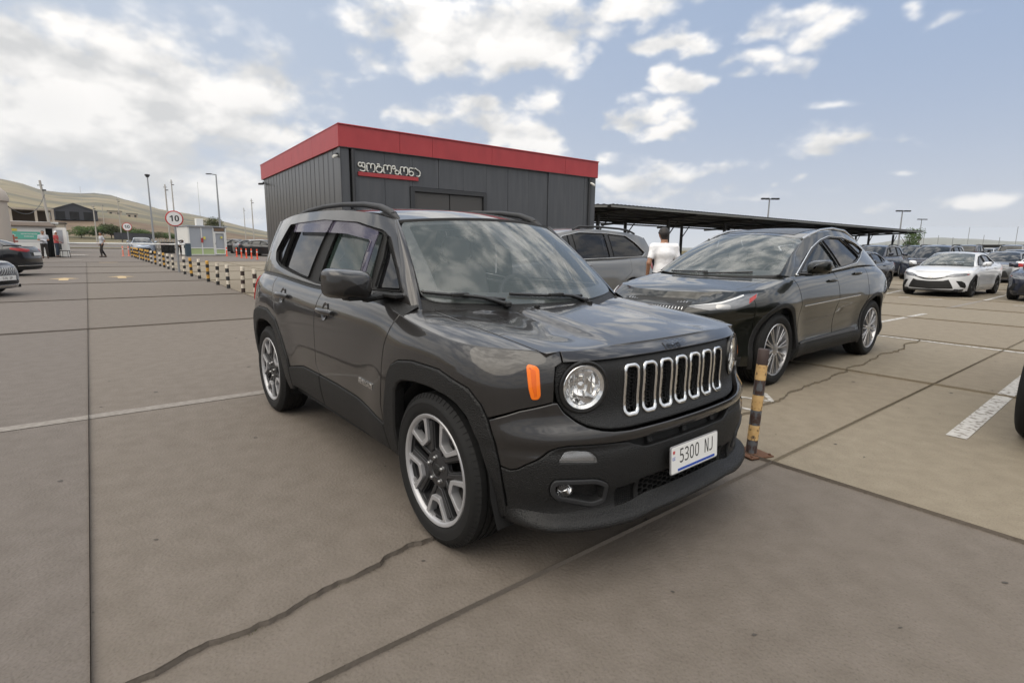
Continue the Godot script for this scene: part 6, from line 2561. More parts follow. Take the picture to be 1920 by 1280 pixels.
func suv_spec() -> Dictionary:
	# olive coupe-roofed crossover
	var hl := pv([0.40, 0.812, 0.70, 0.862, 0.95, 0.935, 1.16, 0.952, 1.10, 0.900, 1.00, 0.845, 0.86, 0.805, 0.62, 0.782])
	return {
		"xf": 0.93, "xr": -3.73, "hw": 0.915, "wb": 2.69, "wr": 0.368, "rim": 0.265, "tw": 0.235, "ra": 0.415, "low": 0.22, "sill": 0.34, "clad": true, "nose": 1.15,
		"hx": [[-3.7, 1.02], [-3.4, 1.10], [-2.9, 1.175], [-2.3, 1.185], [-1.8, 1.155], [-1.3, 1.120], [-0.6, 1.090], [-0.25, 1.070], [0.0, 1.035], [0.3, 0.985], [0.5, 0.955], [0.7, 0.905], [0.82, 0.855], [0.95, 0.79]],
		"crown": 0.035, "hoodline": 0.70, "fb": 0.42, "d": [-0.37, -1.46, -2.42], "dlean": 0.09,
		"yt": [[-3.6, 1.13], [-3.3, 1.30], [-2.97, 1.435], [-2.6, 1.535], [-2.29, 1.588], [-1.85, 1.605], [-1.4, 1.560], [-1.1, 1.49], [-0.8, 1.40]],
		"zb": [[-3.6, 0.66], [-3.2, 0.755], [-2.6, 0.815], [-1.8, 0.83], [-0.9, 0.825], [-0.45, 0.79], [-0.1, 0.74]],
		"zt": [[-3.6, 0.58], [-3.2, 0.58], [-2.6, 0.595], [-1.8, 0.61], [-1.1, 0.595], [-0.8, 0.57]],
		"W": {"bc": Vector3(0.0, 1.075, 0), "bk": Vector3(-0.30, 1.10, 0.755), "tc": Vector3(-0.98, 1.545, 0), "tk": Vector3(-1.12, 1.488, 0.595), "pow": 2.2, "bulge": 0.03},
		"R": {"bc": Vector3(-3.60, 1.14, 0), "bk": Vector3(-3.50, 1.13, 0.64), "tc": Vector3(-3.02, 1.47, 0), "tk": Vector3(-2.98, 1.42, 0.56), "pow": 2.4, "bulge": 0.02},
		"xa": [-0.42, -1.12, -2.96, -3.45], "roof_crown": 0.035, "shade": true,
		"dlo": pv([-0.52, 1.098, -1.27, 1.130, -1.72, 1.166, -2.17, 1.215, -2.36, 1.275, -2.74, 1.385, -2.50, 1.470, -2.09, 1.530, -1.65, 1.535, -1.40, 1.485, -1.15, 1.395]),
		"panes": [pv([-0.66, 1.125, -1.27, 1.150, -1.585, 1.172, -1.400, 1.462, -1.18, 1.370]), pv([-1.67, 1.182, -2.13, 1.230, -2.34, 1.290, -1.99, 1.508, -1.68, 1.512, -1.475, 1.480]), pv([-2.42, 1.318, -2.66, 1.385, -2.48, 1.450, -2.10, 1.500])],
		"bright": true, "rails": [[-1.10, 1.492, 0.585], [-1.25, 1.540, 0.59], [-1.55, 1.605, 0.59], [-1.9, 1.635, 0.59], [-2.3, 1.618, 0.59], [-2.7, 1.525, 0.575], [-2.95, 1.44, 0.565]], "rail_r": 0.016, "rail_mat": "chrome_soft",
		"one_mirror": true, "mir": [-0.50, 1.19, 1.02], "handles": [[-1.30, 1.022], [-2.10, 1.088]], "spokes": [10, 0.10, "rim_silver"], "rear_glass": "glass_dark", "side_glass": "glass_tint",
		"sl": [[0.15, -0.08], [0.26, -0.03], [0.34, -0.015], [0.45, -0.035], [0.60, -0.040], [0.72, -0.020], [0.78, 0.0], [0.83, 0.006], [0.95, -0.010], [1.2, -0.05]],
		"fl": [[0.15, -0.06], [0.25, 0.0], [0.35, 0.02], [0.5, 0.015], [0.65, 0.01], [0.78, 0.02], [0.86, 0.0], [0.95, -0.06]],
		"side_bits": [["door_moulding", pv([-0.52, 0.770, -0.52, 0.782, -2.12, 0.832, -2.12, 0.818]), "chrome_soft", 0.008], ["sill_strip", pv([-0.47, 0.375, -0.47, 0.395, -2.10, 0.430, -2.10, 0.385]), "rim_dark", 0.022]],
		"front_bits": [["headlight", hl, "lamp_dark", 0.004, true], ["headlight_strip", pv([0.42, 0.818, 0.72, 0.868, 0.98, 0.938, 0.98, 0.926, 0.72, 0.853]), "lamp_white", 0.009, true], ["headlight_marker", pv([1.02, 0.900, 1.13, 0.943, 1.10, 0.905, 1.00, 0.855]), "red_lens", 0.008, true], ["headlight_projector", rrect(Vector2(0.74, 0.822), 0.14, 0.05, 0.02), "mirror_soft", 0.007, true],
			["spindle_grille", pv([0, 0.870, 0.30, 0.875, 0.44, 0.862, 0.36, 0.74, 0.32, 0.62, 0.42, 0.42, 0.50, 0.33, 0, 0.31]), "grille_net", 0.004, false], ["bumper_vent", pv([0.80, 0.64, 0.86, 0.62, 0.90, 0.50, 0.92, 0.36, 0.86, 0.33, 0.84, 0.46]), "trim", 0.004, true], ["chin", pv([0, 0.30, 0.60, 0.30, 0.95, 0.34, 0.95, 0.24, 0, 0.24]), "trim", 0.008, false], ["fog_lamp", circle(Vector2(0.865, 0.40), 0.025, 12), "mirror_soft", 0.008, true]],
		"rear_bits": [["tail_light", pv([0.0, 0.98, 0.70, 1.0, 0.90, 1.02, 0.90, 0.94, 0.6, 0.92, 0, 0.94]), "red_lens", 0.005]],
	}


func sedan_spec(lod := 0) -> Dictionary:
	return {
		"lod": lod, "xf": 0.96, "xr": -3.92, "hw": 0.915, "wb": 2.825, "wr": 0.335, "rim": 0.238, "tw": 0.235, "ra": 0.372, "low": 0.16, "sill": 0.25, "nose": 1.25,
		"hx": [[-3.92, 0.99], [-3.7, 1.055], [-3.35, 1.050], [-2.9, 1.020], [-2.3, 1.000], [-1.5, 0.975], [-0.7, 0.958], [-0.3, 0.935], [0.1, 0.890], [0.45, 0.835], [0.7, 0.780], [0.85, 0.730], [1.0, 0.66]],
		"crown": 0.045, "hoodline": 0.68, "fb": 0.40, "d": [-0.40, -1.50, -2.55],
		"yt": [[-3.4, 1.08], [-3.1, 1.165], [-2.75, 1.290], [-2.4, 1.370], [-2.0, 1.400], [-1.6, 1.395], [-1.25, 1.350], [-0.9, 1.25]],
		"zb": [[-3.5, 0.66], [-3.0, 0.755], [-2.3, 0.80], [-1.4, 0.81], [-0.75, 0.79], [-0.4, 0.74]],
		"zt": [[-3.4, 0.56], [-2.8, 0.535], [-2.3, 0.555], [-1.7, 0.57], [-1.25, 0.555], [-0.9, 0.54]],
		"W": {"bc": Vector3(-0.22, 0.975, 0), "bk": Vector3(-0.52, 0.965, 0.735), "tc": Vector3(-1.14, 1.392, 0), "tk": Vector3(-1.27, 1.352, 0.555), "pow": 2.2, "bulge": 0.03},
		"R": {"bc": Vector3(-3.42, 1.078, 0), "bk": Vector3(-3.22, 1.065, 0.66), "tc": Vector3(-2.58, 1.368, 0), "tk": Vector3(-2.52, 1.342, 0.54), "pow": 2.2, "bulge": 0.03},
		"xa": [-0.62, -1.27, -2.50, -3.16], "roof_crown": 0.028,
		"dlo": pv([-0.72, 0.985, -1.6, 0.998, -2.50, 1.030, -2.82, 1.075, -2.66, 1.195, -2.40, 1.290, -2.0, 1.338, -1.6, 1.336, -1.28, 1.282]),
		"panes": [pv([-0.86, 1.008, -1.49, 1.018, -1.47, 1.312, -1.30, 1.262]), pv([-1.585, 1.018, -2.35, 1.042, -2.30, 1.285, -2.0, 1.318, -1.56, 1.316]), pv([-2.43, 1.052, -2.74, 1.085, -2.62, 1.180, -2.39, 1.262])],
		"mir": [-0.66, 1.045, 1.01], "handles": [[-1.33, 0.875], [-2.32, 0.905]], "spokes": [5, 0.12, "rim_dark"], "rear_glass": "glass_tint", "side_glass": "glass_tint",
		"front_bits": [["headlight", pv([0.36, 0.665, 0.62, 0.742, 0.95, 0.765, 1.18, 0.742, 1.06, 0.700, 0.80, 0.655, 0.50, 0.635]), "lamp_dark", 0.004, true], ["headlight_strip", pv([0.50, 0.652, 0.80, 0.676, 1.02, 0.712, 0.80, 0.668]), "lamp_white", 0.008, true], ["headlight_marker", pv([1.0, 0.735, 1.15, 0.740, 1.06, 0.706]), "red_lens", 0.008, true],
			["upper_grille", pv([0, 0.592, 0.14, 0.600, 0.50, 0.668, 0.52, 0.655, 0.30, 0.588, 0.16, 0.548, 0, 0.540]), "black_gloss", 0.004, false], ["front_emblem", rrect(Vector2(0, 0.605), 0.12, 0.075, 0.036), "chrome_soft", 0.010, false],
			["lower_grille", pv([0, 0.500, 0.34, 0.515, 0.47, 0.555, 0.56, 0.40, 0.62, 0.270, 0, 0.245]), "grille_net", 0.004, false], ["bumper_vent", pv([0.66, 0.520, 0.84, 0.515, 0.98, 0.455, 1.03, 0.36, 1.03, 0.285, 0.82, 0.33]), "trim", 0.004, true], ["chin", pv([0, 0.235, 0.62, 0.235, 0.98, 0.262, 0.98, 0.19, 0, 0.18]), "trim_grey", 0.012, false]],
		"rear_bits": [["tail_light", pv([0.35, 0.955, 0.62, 0.985, 1.05, 1.000, 1.08, 0.955, 0.85, 0.885, 0.55, 0.850, 0.38, 0.880]), "red_lens", 0.005], ["boot_recess", pv([0, 0.84, 0.40, 0.84, 0.36, 0.70, 0, 0.69]), "black_gloss", 0.003], ["rear_valance", pv([0, 0.46, 0.60, 0.46, 0.95, 0.40, 0.95, 0.24, 0, 0.24]), "trim", 0.006], ["exhaust_trim", pv([0.0, 0.37, 0.75, 0.37, 0.9, 0.355, 0.9, 0.335, 0.75, 0.345, 0, 0.345]), "chrome_soft", 0.014]],
	}


func van_spec() -> Dictionary:
	return {
		"xf": 0.98, "xr": -4.15, "hw": 0.955, "wb": 3.06, "wr": 0.365, "rim": 0.25, "tw": 0.24, "ra": 0.41, "low": 0.22, "sill": 0.32,
		"hx": [[-4.15, 1.16], [-3.8, 1.20], [-3.2, 1.195], [-2.5, 1.170], [-1.5, 1.145], [-0.6, 1.120], [-0.2, 1.09], [0.3, 1.04], [0.6, 0.98], [0.85, 0.90], [1.0, 0.82]],
		"crown": 0.04, "hoodline": 0.74, "fb": 0.46, "d": [-0.42, -1.52, -3.02],
		"yt": [[-4.1, 1.50], [-3.8, 1.60], [-3.4, 1.685], [-2.8, 1.735], [-2.2, 1.755], [-1.6, 1.735], [-1.1, 1.66], [-0.8, 1.58]],
		"zb": [[-4.1, 0.74], [-3.7, 0.81], [-2.8, 0.86], [-1.6, 0.87], [-0.9, 0.86], [-0.4, 0.80]],
		"zt": [[-4.1, 0.62], [-3.6, 0.66], [-2.8, 0.69], [-1.6, 0.695], [-1.1, 0.67], [-0.8, 0.65]],
		"W": {"bc": Vector3(-0.05, 1.12, 0), "bk": Vector3(-0.42, 1.13, 0.80), "tc": Vector3(-0.95, 1.70, 0), "tk": Vector3(-1.10, 1.655, 0.67), "pow": 2.2, "bulge": 0.03},
		"R": {"bc": Vector3(-4.10, 1.19, 0), "bk": Vector3(-3.98, 1.19, 0.74), "tc": Vector3(-3.78, 1.66, 0), "tk": Vector3(-3.72, 1.62, 0.65), "pow": 2.4, "bulge": 0.03},
		"xa": [-0.52, -1.10, -3.70, -3.92], "roof_crown": 0.04,
		"dlo": pv([-0.66, 1.150, -1.6, 1.165, -2.6, 1.195, -3.50, 1.225, -3.62, 1.300, -3.30, 1.520, -3.02, 1.655, -2.4, 1.690, -1.6, 1.690, -1.15, 1.600]),
		"panes": [pv([-0.80, 1.17, -1.32, 1.178, -1.30, 1.640, -1.18, 1.580]), pv([-1.47, 1.18, -2.40, 1.205, -2.32, 1.668, -1.6, 1.668, -1.42, 1.655]), pv([-2.53, 1.215, -3.47, 1.245, -3.56, 1.300, -3.28, 1.500, -3.02, 1.630, -2.45, 1.665])],
		"bright": true, "rails": [[-1.5, 1.735, 0.66], [-1.65, 1.800, 0.66], [-2.2, 1.815, 0.66], [-2.9, 1.795, 0.655], [-3.2, 1.765, 0.65], [-3.4, 1.705, 0.645]], "rail_r": 0.022, "rail_mat": "trim_grey",
		"mir": [-0.62, 1.24, 1.06], "handles": [[-1.42, 1.045, "chrome_soft"], [-1.70, 1.045, "chrome_soft"]], "spokes": [5, 0.14, "rim_silver"], "rear_glass": "glass_dark", "side_glass": "glass_tint",
		"front_bits": [["headlight", pv([0.50, 0.86, 0.80, 0.93, 1.10, 0.95, 1.0, 0.85, 0.75, 0.80, 0.52, 0.80]), "lamp_dark", 0.004, true], ["grille", pv([0, 0.86, 0.45, 0.86, 0.42, 0.66, 0, 0.66]), "grille_net", 0.004, false]],
		"rear_bits": [["tail_light", pv([0.55, 1.12, 0.95, 1.14, 1.08, 1.12, 1.02, 0.95, 0.60, 0.93]), "red_lens", 0.005]],
	}


func boxy_spec(lod := 2) -> Dictionary:
	var s := van_spec()
	s.lod = lod
	s.wb = 2.75
	s.xr = -3.75
	s.xf = 0.85
	s.hx = [[-3.75, 1.14], [-3.2, 1.15], [-2.2, 1.13], [-1.2, 1.11], [-0.5, 1.09], [0.0, 1.05], [0.5, 0.99], [0.75, 0.93], [0.9, 0.85]]
	s.d = [-0.40, -1.40, -2.45]
	s.yt = [[-3.75, 1.55], [-3.4, 1.63], [-2.8, 1.685], [-2.2, 1.70], [-1.6, 1.685], [-1.1, 1.62], [-0.8, 1.55]]
	s.R = {"bc": Vector3(-3.70, 1.15, 0), "bk": Vector3(-3.60, 1.15, 0.74), "tc": Vector3(-3.45, 1.64, 0), "tk": Vector3(-3.40, 1.60, 0.64), "pow": 2.4, "bulge": 0.03}
	s.W = {"bc": Vector3(-0.05, 1.08, 0), "bk": Vector3(-0.40, 1.09, 0.79), "tc": Vector3(-0.98, 1.66, 0), "tk": Vector3(-1.12, 1.615, 0.67), "pow": 2.2, "bulge": 0.03}
	s.xa = [-0.50, -1.12, -3.40, -3.55]
	s.dlo = pv([-0.64, 1.11, -1.6, 1.125, -2.6, 1.15, -3.28, 1.19, -3.20, 1.45, -2.9, 1.60, -2.2, 1.64, -1.6, 1.635, -1.15, 1.55])
	s.panes = [pv([-0.78, 1.13, -1.34, 1.14, -1.32, 1.59, -1.18, 1.53]), pv([-1.46, 1.14, -2.35, 1.165, -2.28, 1.615, -1.5, 1.61]), pv([-2.46, 1.175, -3.20, 1.205, -3.13, 1.44, -2.86, 1.575, -2.40, 1.61])]
	s.rails = [[-1.4, 1.66, 0.66], [-1.6, 1.735, 0.66], [-2.2, 1.755, 0.66], [-2.8, 1.735, 0.65], [-3.1, 1.66, 0.64]]
	s.erase("bright")
	s.handles = []
	return s


func place_car(o: Node3D, at: Vector2, yaw: float) -> void:
	o.position = Vector3(at.x, gy(at.x, at.y), at.y)
	o.rotation.y = yaw - PI / 2.0


func build_cars() -> void:
	var olive := paint("olive_paint", lin(0.0070, 0.0078, 0.0058), 0.15, 0.32)
	var white := paint("white_paint", lin(0.62, 0.63, 0.645), 0.0, 0.4)
	var silver := paint("silver_paint", lin(0.15, 0.153, 0.155), 0.5, 0.38)
	var black := paint("black_paint", lin(0.008, 0.008, 0.010), 0.0, 0.4)
	var navy := paint("navy_paint", lin(0.018, 0.022, 0.038), 0.2, 0.4)
	var pale := paint("pale_paint", lin(0.33, 0.38, 0.46), 0.4, 0.4)
	var b := atan2(-0.785, 0.62)
	var suv := build_car(suv_spec(), olive, "parked_crossover", "olive black coupe-roofed crossover with silver many-spoked wheels beside the white-shirted man")
	place_car(suv, Vector2(2.1056, -5.9936), -0.8825)
	var chips := MB.new()
	for r in 9:
		for q in range(-12, 13):
			var w := 0.43 - 0.10 * smoothstep(0.86, 0.62, 0.845 - r * 0.055)
			var p := Vector2((q + 0.5 * (r % 2)) * 0.034, 0.845 - r * 0.055)
			if absf(p.x) > w - 0.03:
				continue
			var fr := frame_on(p, 0.008)
			chips.box(Vector3.ZERO, Vector3(0.010, 0.036, 0.006), 0.002, fr)
	var chip := part(suv, "grille_chips", chips.mesh(), mats.chrome_soft)
	chip.set_meta("kind", "stuff")
	var van := build_car(van_spec(), silver, "parked_van", "silver grey people carrier with dark rear windows behind the white-shirted man")
	place_car(van, Vector2(-0.41, -10.32), b)
	var sed := build_car(sedan_spec(1), white, "parked_sedan", "white sedan with black lower grille and black wheels facing the camera at right", "car", "sedans parked in the yard on the right")
	place_car(sed, Vector2(14.139, -17.738), -0.9285)
	var o := copy_of(sed, Vector3.ZERO, 0, "black sedan parked between the olive crossover and the white sedan", "sedans parked in the yard on the right")
	recolour(o, white, black)
	place_car(o, qq(-7.9, 20.6), b)
	o = copy_of(sed, Vector3.ZERO, 0, "dark blue sedan cut by the right edge beside the white sedan", "sedans parked in the yard on the right")
	recolour(o, white, navy)
	place_car(o, qq(-2.5, 22.1), b)
	o = copy_of(sed, Vector3.ZERO, 0, "white sedan seen from its side behind the white sedan facing the camera", "sedans parked in the yard on the right")
	place_car(o, qq(-3.4, 31.0), b + PI)
	# a dark car of which only the front tyre stands in the picture, at the right edge
	var edge := build_car(boxy_spec(1), black, "parked_crossover", "black car at the right edge of which only the front tyre shows")
	place_car(edge, qq(0.30, 5.42), b)
	# the two dark cars at the left edge
	var s1 := sedan_spec(1)
	s1.front_bits = [["headlight", pv([0.55, 0.70, 0.80, 0.75, 1.10, 0.76, 1.0, 0.70, 0.80, 0.66, 0.60, 0.65]), "lamp_dark", 0.004, true], ["grille", pv([0, 0.685, 0.50, 0.690, 0.64, 0.60, 0.66, 0.42, 0.55, 0.36, 0, 0.35]), "grille_net", 0.004, false], ["bumper_blade", pv([0, 0.275, 0.70, 0.275, 0.98, 0.32, 1.05, 0.42, 1.08, 0.40, 1.02, 0.26, 0.75, 0.20, 0, 0.20]), "chrome_soft", 0.014, false], ["lower_intake", pv([0, 0.345, 0.55, 0.355, 0.85, 0.40, 0.90, 0.30, 0, 0.285]), "trim", 0.004, false]]
	s1.plate_f = [0.44, 0.02, "574 IP"]
	s1.erase("rear_bits")
	var l1 := build_car(s1, navy, "parked_sedan", "dark blue sedan at the left edge showing its mesh grille and number plate")
	place_car(l1, Vector2(-13.45, -13.05), atan2(0.97, -0.10))
	var cross := []
	for i in 9:
		for sg in [-1.0, 1.0]:
			cross.append([i, sg])
	var gm := MB.new()
	hc = car_shape(s1)
	for i in range(-9, 14):
		for sg in [-1.0, 1.0]:
			var a := Vector2(i * 0.075 - 0.19, 0.37)
			var e := Vector2(i * 0.075 + 0.19, 0.68)
			if sg < 0:
				a.x = -a.x
				e.x = -e.x
			var last: Variant = null
			for q in 13:
				var p := a.lerp(e, q / 12.0)
				if absf(p.x) < 0.60 - 0.2 * absf(p.y - 0.5):
					var w := hc.ring(p, 0.008)
					if last != null:
						gm.tube([last, w], 0.005, 4, false)
					last = w
				else:
					last = null
	var lat := part(l1, "grille_lattice", gm.mesh(), mats.chrome_soft)
	lat.set_meta("kind", "stuff")
	var s2 := sedan_spec(1)
	s2.plate_r = [0.775, 0.02, ""]
	s2.erase("front_bits")
	var l2 := build_car(s2, black, "parked_sedan", "black sedan at the left edge showing its red tail light and boot")
	place_car(l2, Vector2(-21.6, -18.9), atan2(-0.94, 0.34))
	# rows of parked cars further off
	var far_protos := []
	var sf := sedan_spec(2)
	sf.front_bits = [sf.front_bits[0], sf.front_bits[3], sf.front_bits[5]]
	sf.rear_bits = [sf.rear_bits[0]]
	var fs := build_car(sf, pale, "far_sedan", "pale blue sedan in the first row behind the white sedan, left of the black off-roader", "car", "sedans in the far rows")
	place_car(fs, qq(-13.6, 33.0), b)
	var fb2 := build_car(boxy_spec(2), black, "far_off_roader", "black boxy off-roader standing taller than the sedans round it, below the tree", "car", "off-roaders in the far rows")
	place_car(fb2, qq(-12.2, 44.0), b)
	var cols := [pale, white, silver, black, navy, white, pale, silver, pale]
	var words := ["pale blue", "white", "silver", "black", "dark blue", "white", "pale blue", "silver", "pale blue"]
	var n := 0
	var rows := [[33.0, -16.5, -4.0, 0], [38.8, -22.0, -5.0, 1], [51.0, -27.0, -7.0, 0], [62.0, -31.0, -9.0, 1], [76.0, -36.0, -11.0, 0], [96.0, -43.0, -14.0, 1]]
	for ri in rows.size():
		var r: Array = rows[ri]
		var qa: float = r[1]
		n = 0
		while qa < r[2]:
			var skip := rng.randf() < 0.05 or (ri == 0 and absf(qa + 13.5) < 1.6) or (ri == 1 and qa > -6.5) or (absf(r[0] - 44.0) < 6.0 and absf(qa + 12.2) < 1.5)
			var ci := rng.randi() % cols.size()
			var boxy := rng.randf() < 0.24
			if not skip:
				var src: Node3D = fb2 if boxy else fs
				var from: Material = black if boxy else pale
				var seat: String = ["first", "second", "third", "fourth", "fifth", "sixth", "seventh", "eighth", "ninth", "tenth", "eleventh", "twelfth"][n]
				o = copy_of(src, Vector3.ZERO, 0, "%s %s, %s from the left in the %s row beyond the white sedan" % [words[ci], "off-roader" if boxy else "sedan", seat, ["first", "second", "third", "fourth", "fifth", "sixth"][ri]], "%ss in the far rows" % ("off-roader" if boxy else "sedan"))
				n += 1
				recolour(o, from, cols[ci])
				place_car(o, qq(qa + rng.randf_range(-0.15, 0.15), r[0] + rng.randf_range(-0.4, 0.4)), b + (PI if r[3] else 0.0))
			qa += 2.7
	# under and beside the canopy, seen past the man
	var under := [[-20.5, 22.5, black, "black sedan under the canopy just right of the white-shirted man"], [-23.2, 22.7, silver, "silver sedan under the canopy behind the white-shirted man"], [-17.8, 22.2, navy, "dark blue sedan under the canopy behind the olive crossover roof"], [-15.2, 22.4, black, "black sedan hidden low behind the olive crossover windscreen"]]
	for u in under:
		o = copy_of(fs, Vector3.ZERO, 0, u[3], "sedans under the canopy")
		recolour(o, pale, u[2])
		place_car(o, qq(u[0], u[1]), b)
	# behind the gate hut on the right of the entrance
	var gate := [[Vector2(-27.0, -55.2), b + 2.2, black, "black sedan parked behind the glazed gate hut, nearest its door"], [Vector2(-23.4, -51.0), b + 2.0, silver, "silver sedan with its rear to the orange posts by the glazed hut"], [Vector2(-20.9, -48.6), b + 2.3, black, "black sedan beside the dark building behind the orange posts"], [Vector2(-29.6, -62.5), b + 1.2, white, "white sedan roof showing above the dark cars by the glazed hut"]]
	for u in gate:
		o = copy_of(fs, Vector3.ZERO, 0, u[3], "sedans by the gate hut")
		recolour(o, pale, u[2])
		place_car(o, u[0], u[1])
	o = copy_of(fs, Vector3.ZERO, 0, "silver blue sedan driving in through the gate beside the small speed limit sign", "sedans by the gate hut")
	place_car(o, Vector2(-32.4, -47.2), atan2(0.60, 0.80))

# ------------------------------------------------------------------ people: one skin over a set of tapered bones
class Field:
	var lo: Vector3
	var cell: float
	var nx: int
	var ny: int
	var nz: int
	var val := PackedFloat32Array()

	func setup(a: Vector3, b: Vector3, c: float) -> void:
		lo = a
		cell = c
		nx = int((b.x - a.x) / c) + 2
		ny = int((b.y - a.y) / c) + 2
		nz = int((b.z - a.z) / c) + 2
		val.resize(nx * ny * nz)
		val.fill(0.2)

	# bone from a to b, radii ra and rb, widened by sx across x
	func bone(a: Vector3, b: Vector3, ra: float, rb: float, sx := 1.0, k := 0.03) -> void:
		var m := maxf(ra, rb) * maxf(sx, 1.0) + 0.07
		var i0 := Vector3i(((a.min(b) - Vector3.ONE * m - lo) / cell).floor()).max(Vector3i.ZERO)
		var i1 := Vector3i(((a.max(b) + Vector3.ONE * m - lo) / cell).ceil()).min(Vector3i(nx - 1, ny - 1, nz - 1))
		var ab := b - a
		var l2 := maxf(ab.length_squared(), 1e-9)
		for z in range(i0.z, i1.z + 1):
			for y in range(i0.y, i1.y + 1):
				var at := (z * ny + y) * nx
				for x in range(i0.x, i1.x + 1):
					var p := lo + Vector3(x, y, z) * cell - a
					var t := clampf(p.dot(ab) / l2, 0.0, 1.0)
					var q := p - ab * t
					q.x /= sx
					var d := q.length() - lerpf(ra, rb, t)
					var o := val[at + x]
					var h := maxf(k - absf(o - d), 0.0) / k
					val[at + x] = minf(o, d) - h * h * k * 0.25

	func at_point(p: Vector3) -> float:
		var q := (p - lo) / cell
		var i := Vector3i(q.floor()).clamp(Vector3i.ZERO, Vector3i(nx - 2, ny - 2, nz - 2))
		var f := q - Vector3(i)
		var b := (i.z * ny + i.y) * nx + i.x
		var r := nx
		var s := nx * ny
		var c00 := lerpf(val[b], val[b + 1], f.x)
		var c10 := lerpf(val[b + r], val[b + r + 1], f.x)
		var c01 := lerpf(val[b + s], val[b + s + 1], f.x)
		var c11 := lerpf(val[b + s + r], val[b + s + r + 1], f.x)
		return lerpf(lerpf(c00, c10, f.y), lerpf(c01, c11, f.y), f.z)

	# the surface at a distance `grow` outside the body, kept where `keep` (negative inside) allows
	func skin(mb: MB, grow: float, keep: Variant = null) -> void:
		var v := val.duplicate()
		if grow != 0.0 or keep != null:
			for z in nz:
				for y in ny:
					var at := (z * ny + y) * nx
					for x in nx:
						var d := v[at + x] - grow
						if keep != null and d < cell * 3.0:
							d = maxf(d, keep.call(lo + Vector3(x, y, z) * cell))
						v[at + x] = d
		var ids := {}
		var pts := PackedVector3Array()
		var nrm := PackedVector3Array()
		var off := [0, 1, nx, nx + 1, nx * ny, nx * ny + 1, nx * ny + nx, nx * ny + nx + 1]
		var edges := [[0, 1], [2, 3], [4, 5], [6, 7], [0, 2], [1, 3], [4, 6], [5, 7], [0, 4], [1, 5], [2, 6], [3, 7]]
		for z in nz - 1:
			for y in ny - 1:
				for x in nx - 1:
					var b := (z * ny + y) * nx + x
					var f0 := v[b]
					if absf(f0) > cell * 2.6:
						continue
					var mask := 0
					for i in 8:
						if v[b + off[i]] < 0.0:
							mask |= 1 << i
					if mask == 0 or mask == 255:
						continue
					var s := Vector3.ZERO
					var n := 0
					for e in edges:
						var va := v[b + off[e[0]]]
						var vb := v[b + off[e[1]]]
						if (va < 0.0) != (vb < 0.0):
							var t := va / (va - vb)
							var pa := Vector3(e[0] & 1, (e[0] >> 1) & 1, (e[0] >> 2) & 1)
							var pb := Vector3(e[1] & 1, (e[1] >> 1) & 1, (e[1] >> 2) & 1)
							s += pa.lerp(pb, t)
							n += 1
					var p := lo + (Vector3(x, y, z) + s / n) * cell
					ids[b] = pts.size()
					pts.append(p)
					nrm.append(Vector3.ZERO)
		var quads := []
		for b in ids:
			for ax in [[1, nx, nx * ny], [nx, nx * ny, 1], [nx * ny, 1, nx]]:
				var va := v[b]
				var vb := v[b + ax[0]]
				if (va < 0.0) == (vb < 0.0):
					continue
				var c1: int = b - ax[1]
				var c2: int = b - ax[1] - ax[2]
				var c3: int = b - ax[2]
				if not (ids.has(c1) and ids.has(c2) and ids.has(c3)):
					continue
				var q := [ids[b], ids[c1], ids[c2], ids[c3]]
				var g := (pts[q[2]] - pts[q[0]]).cross(pts[q[3]] - pts[q[1]])
				if va >= 0.0:
					g = -g
				for i in q:
					nrm[i] += g
				quads.append(q)
		# one round of smoothing
		var acc := PackedVector3Array()
		acc.resize(pts.size())
		var cnt := PackedInt32Array()
		cnt.resize(pts.size())
		for q in quads:
			for i in 4:
				acc[q[i]] += pts[q[(i + 1) % 4]] + pts[q[(i + 3) % 4]]
				cnt[q[i]] += 2
		for i in pts.size():
			if cnt[i] > 0:
				pts[i] = pts[i].lerp(acc[i] / cnt[i], 0.45)
		for q in quads:
			mb.quad(pts[q[0]], pts[q[1]], pts[q[2]], pts[q[3]], nrm[q[0]].normalized(), nrm[q[1]].normalized(), nrm[q[2]].normalized(), nrm[q[3]].normalized())


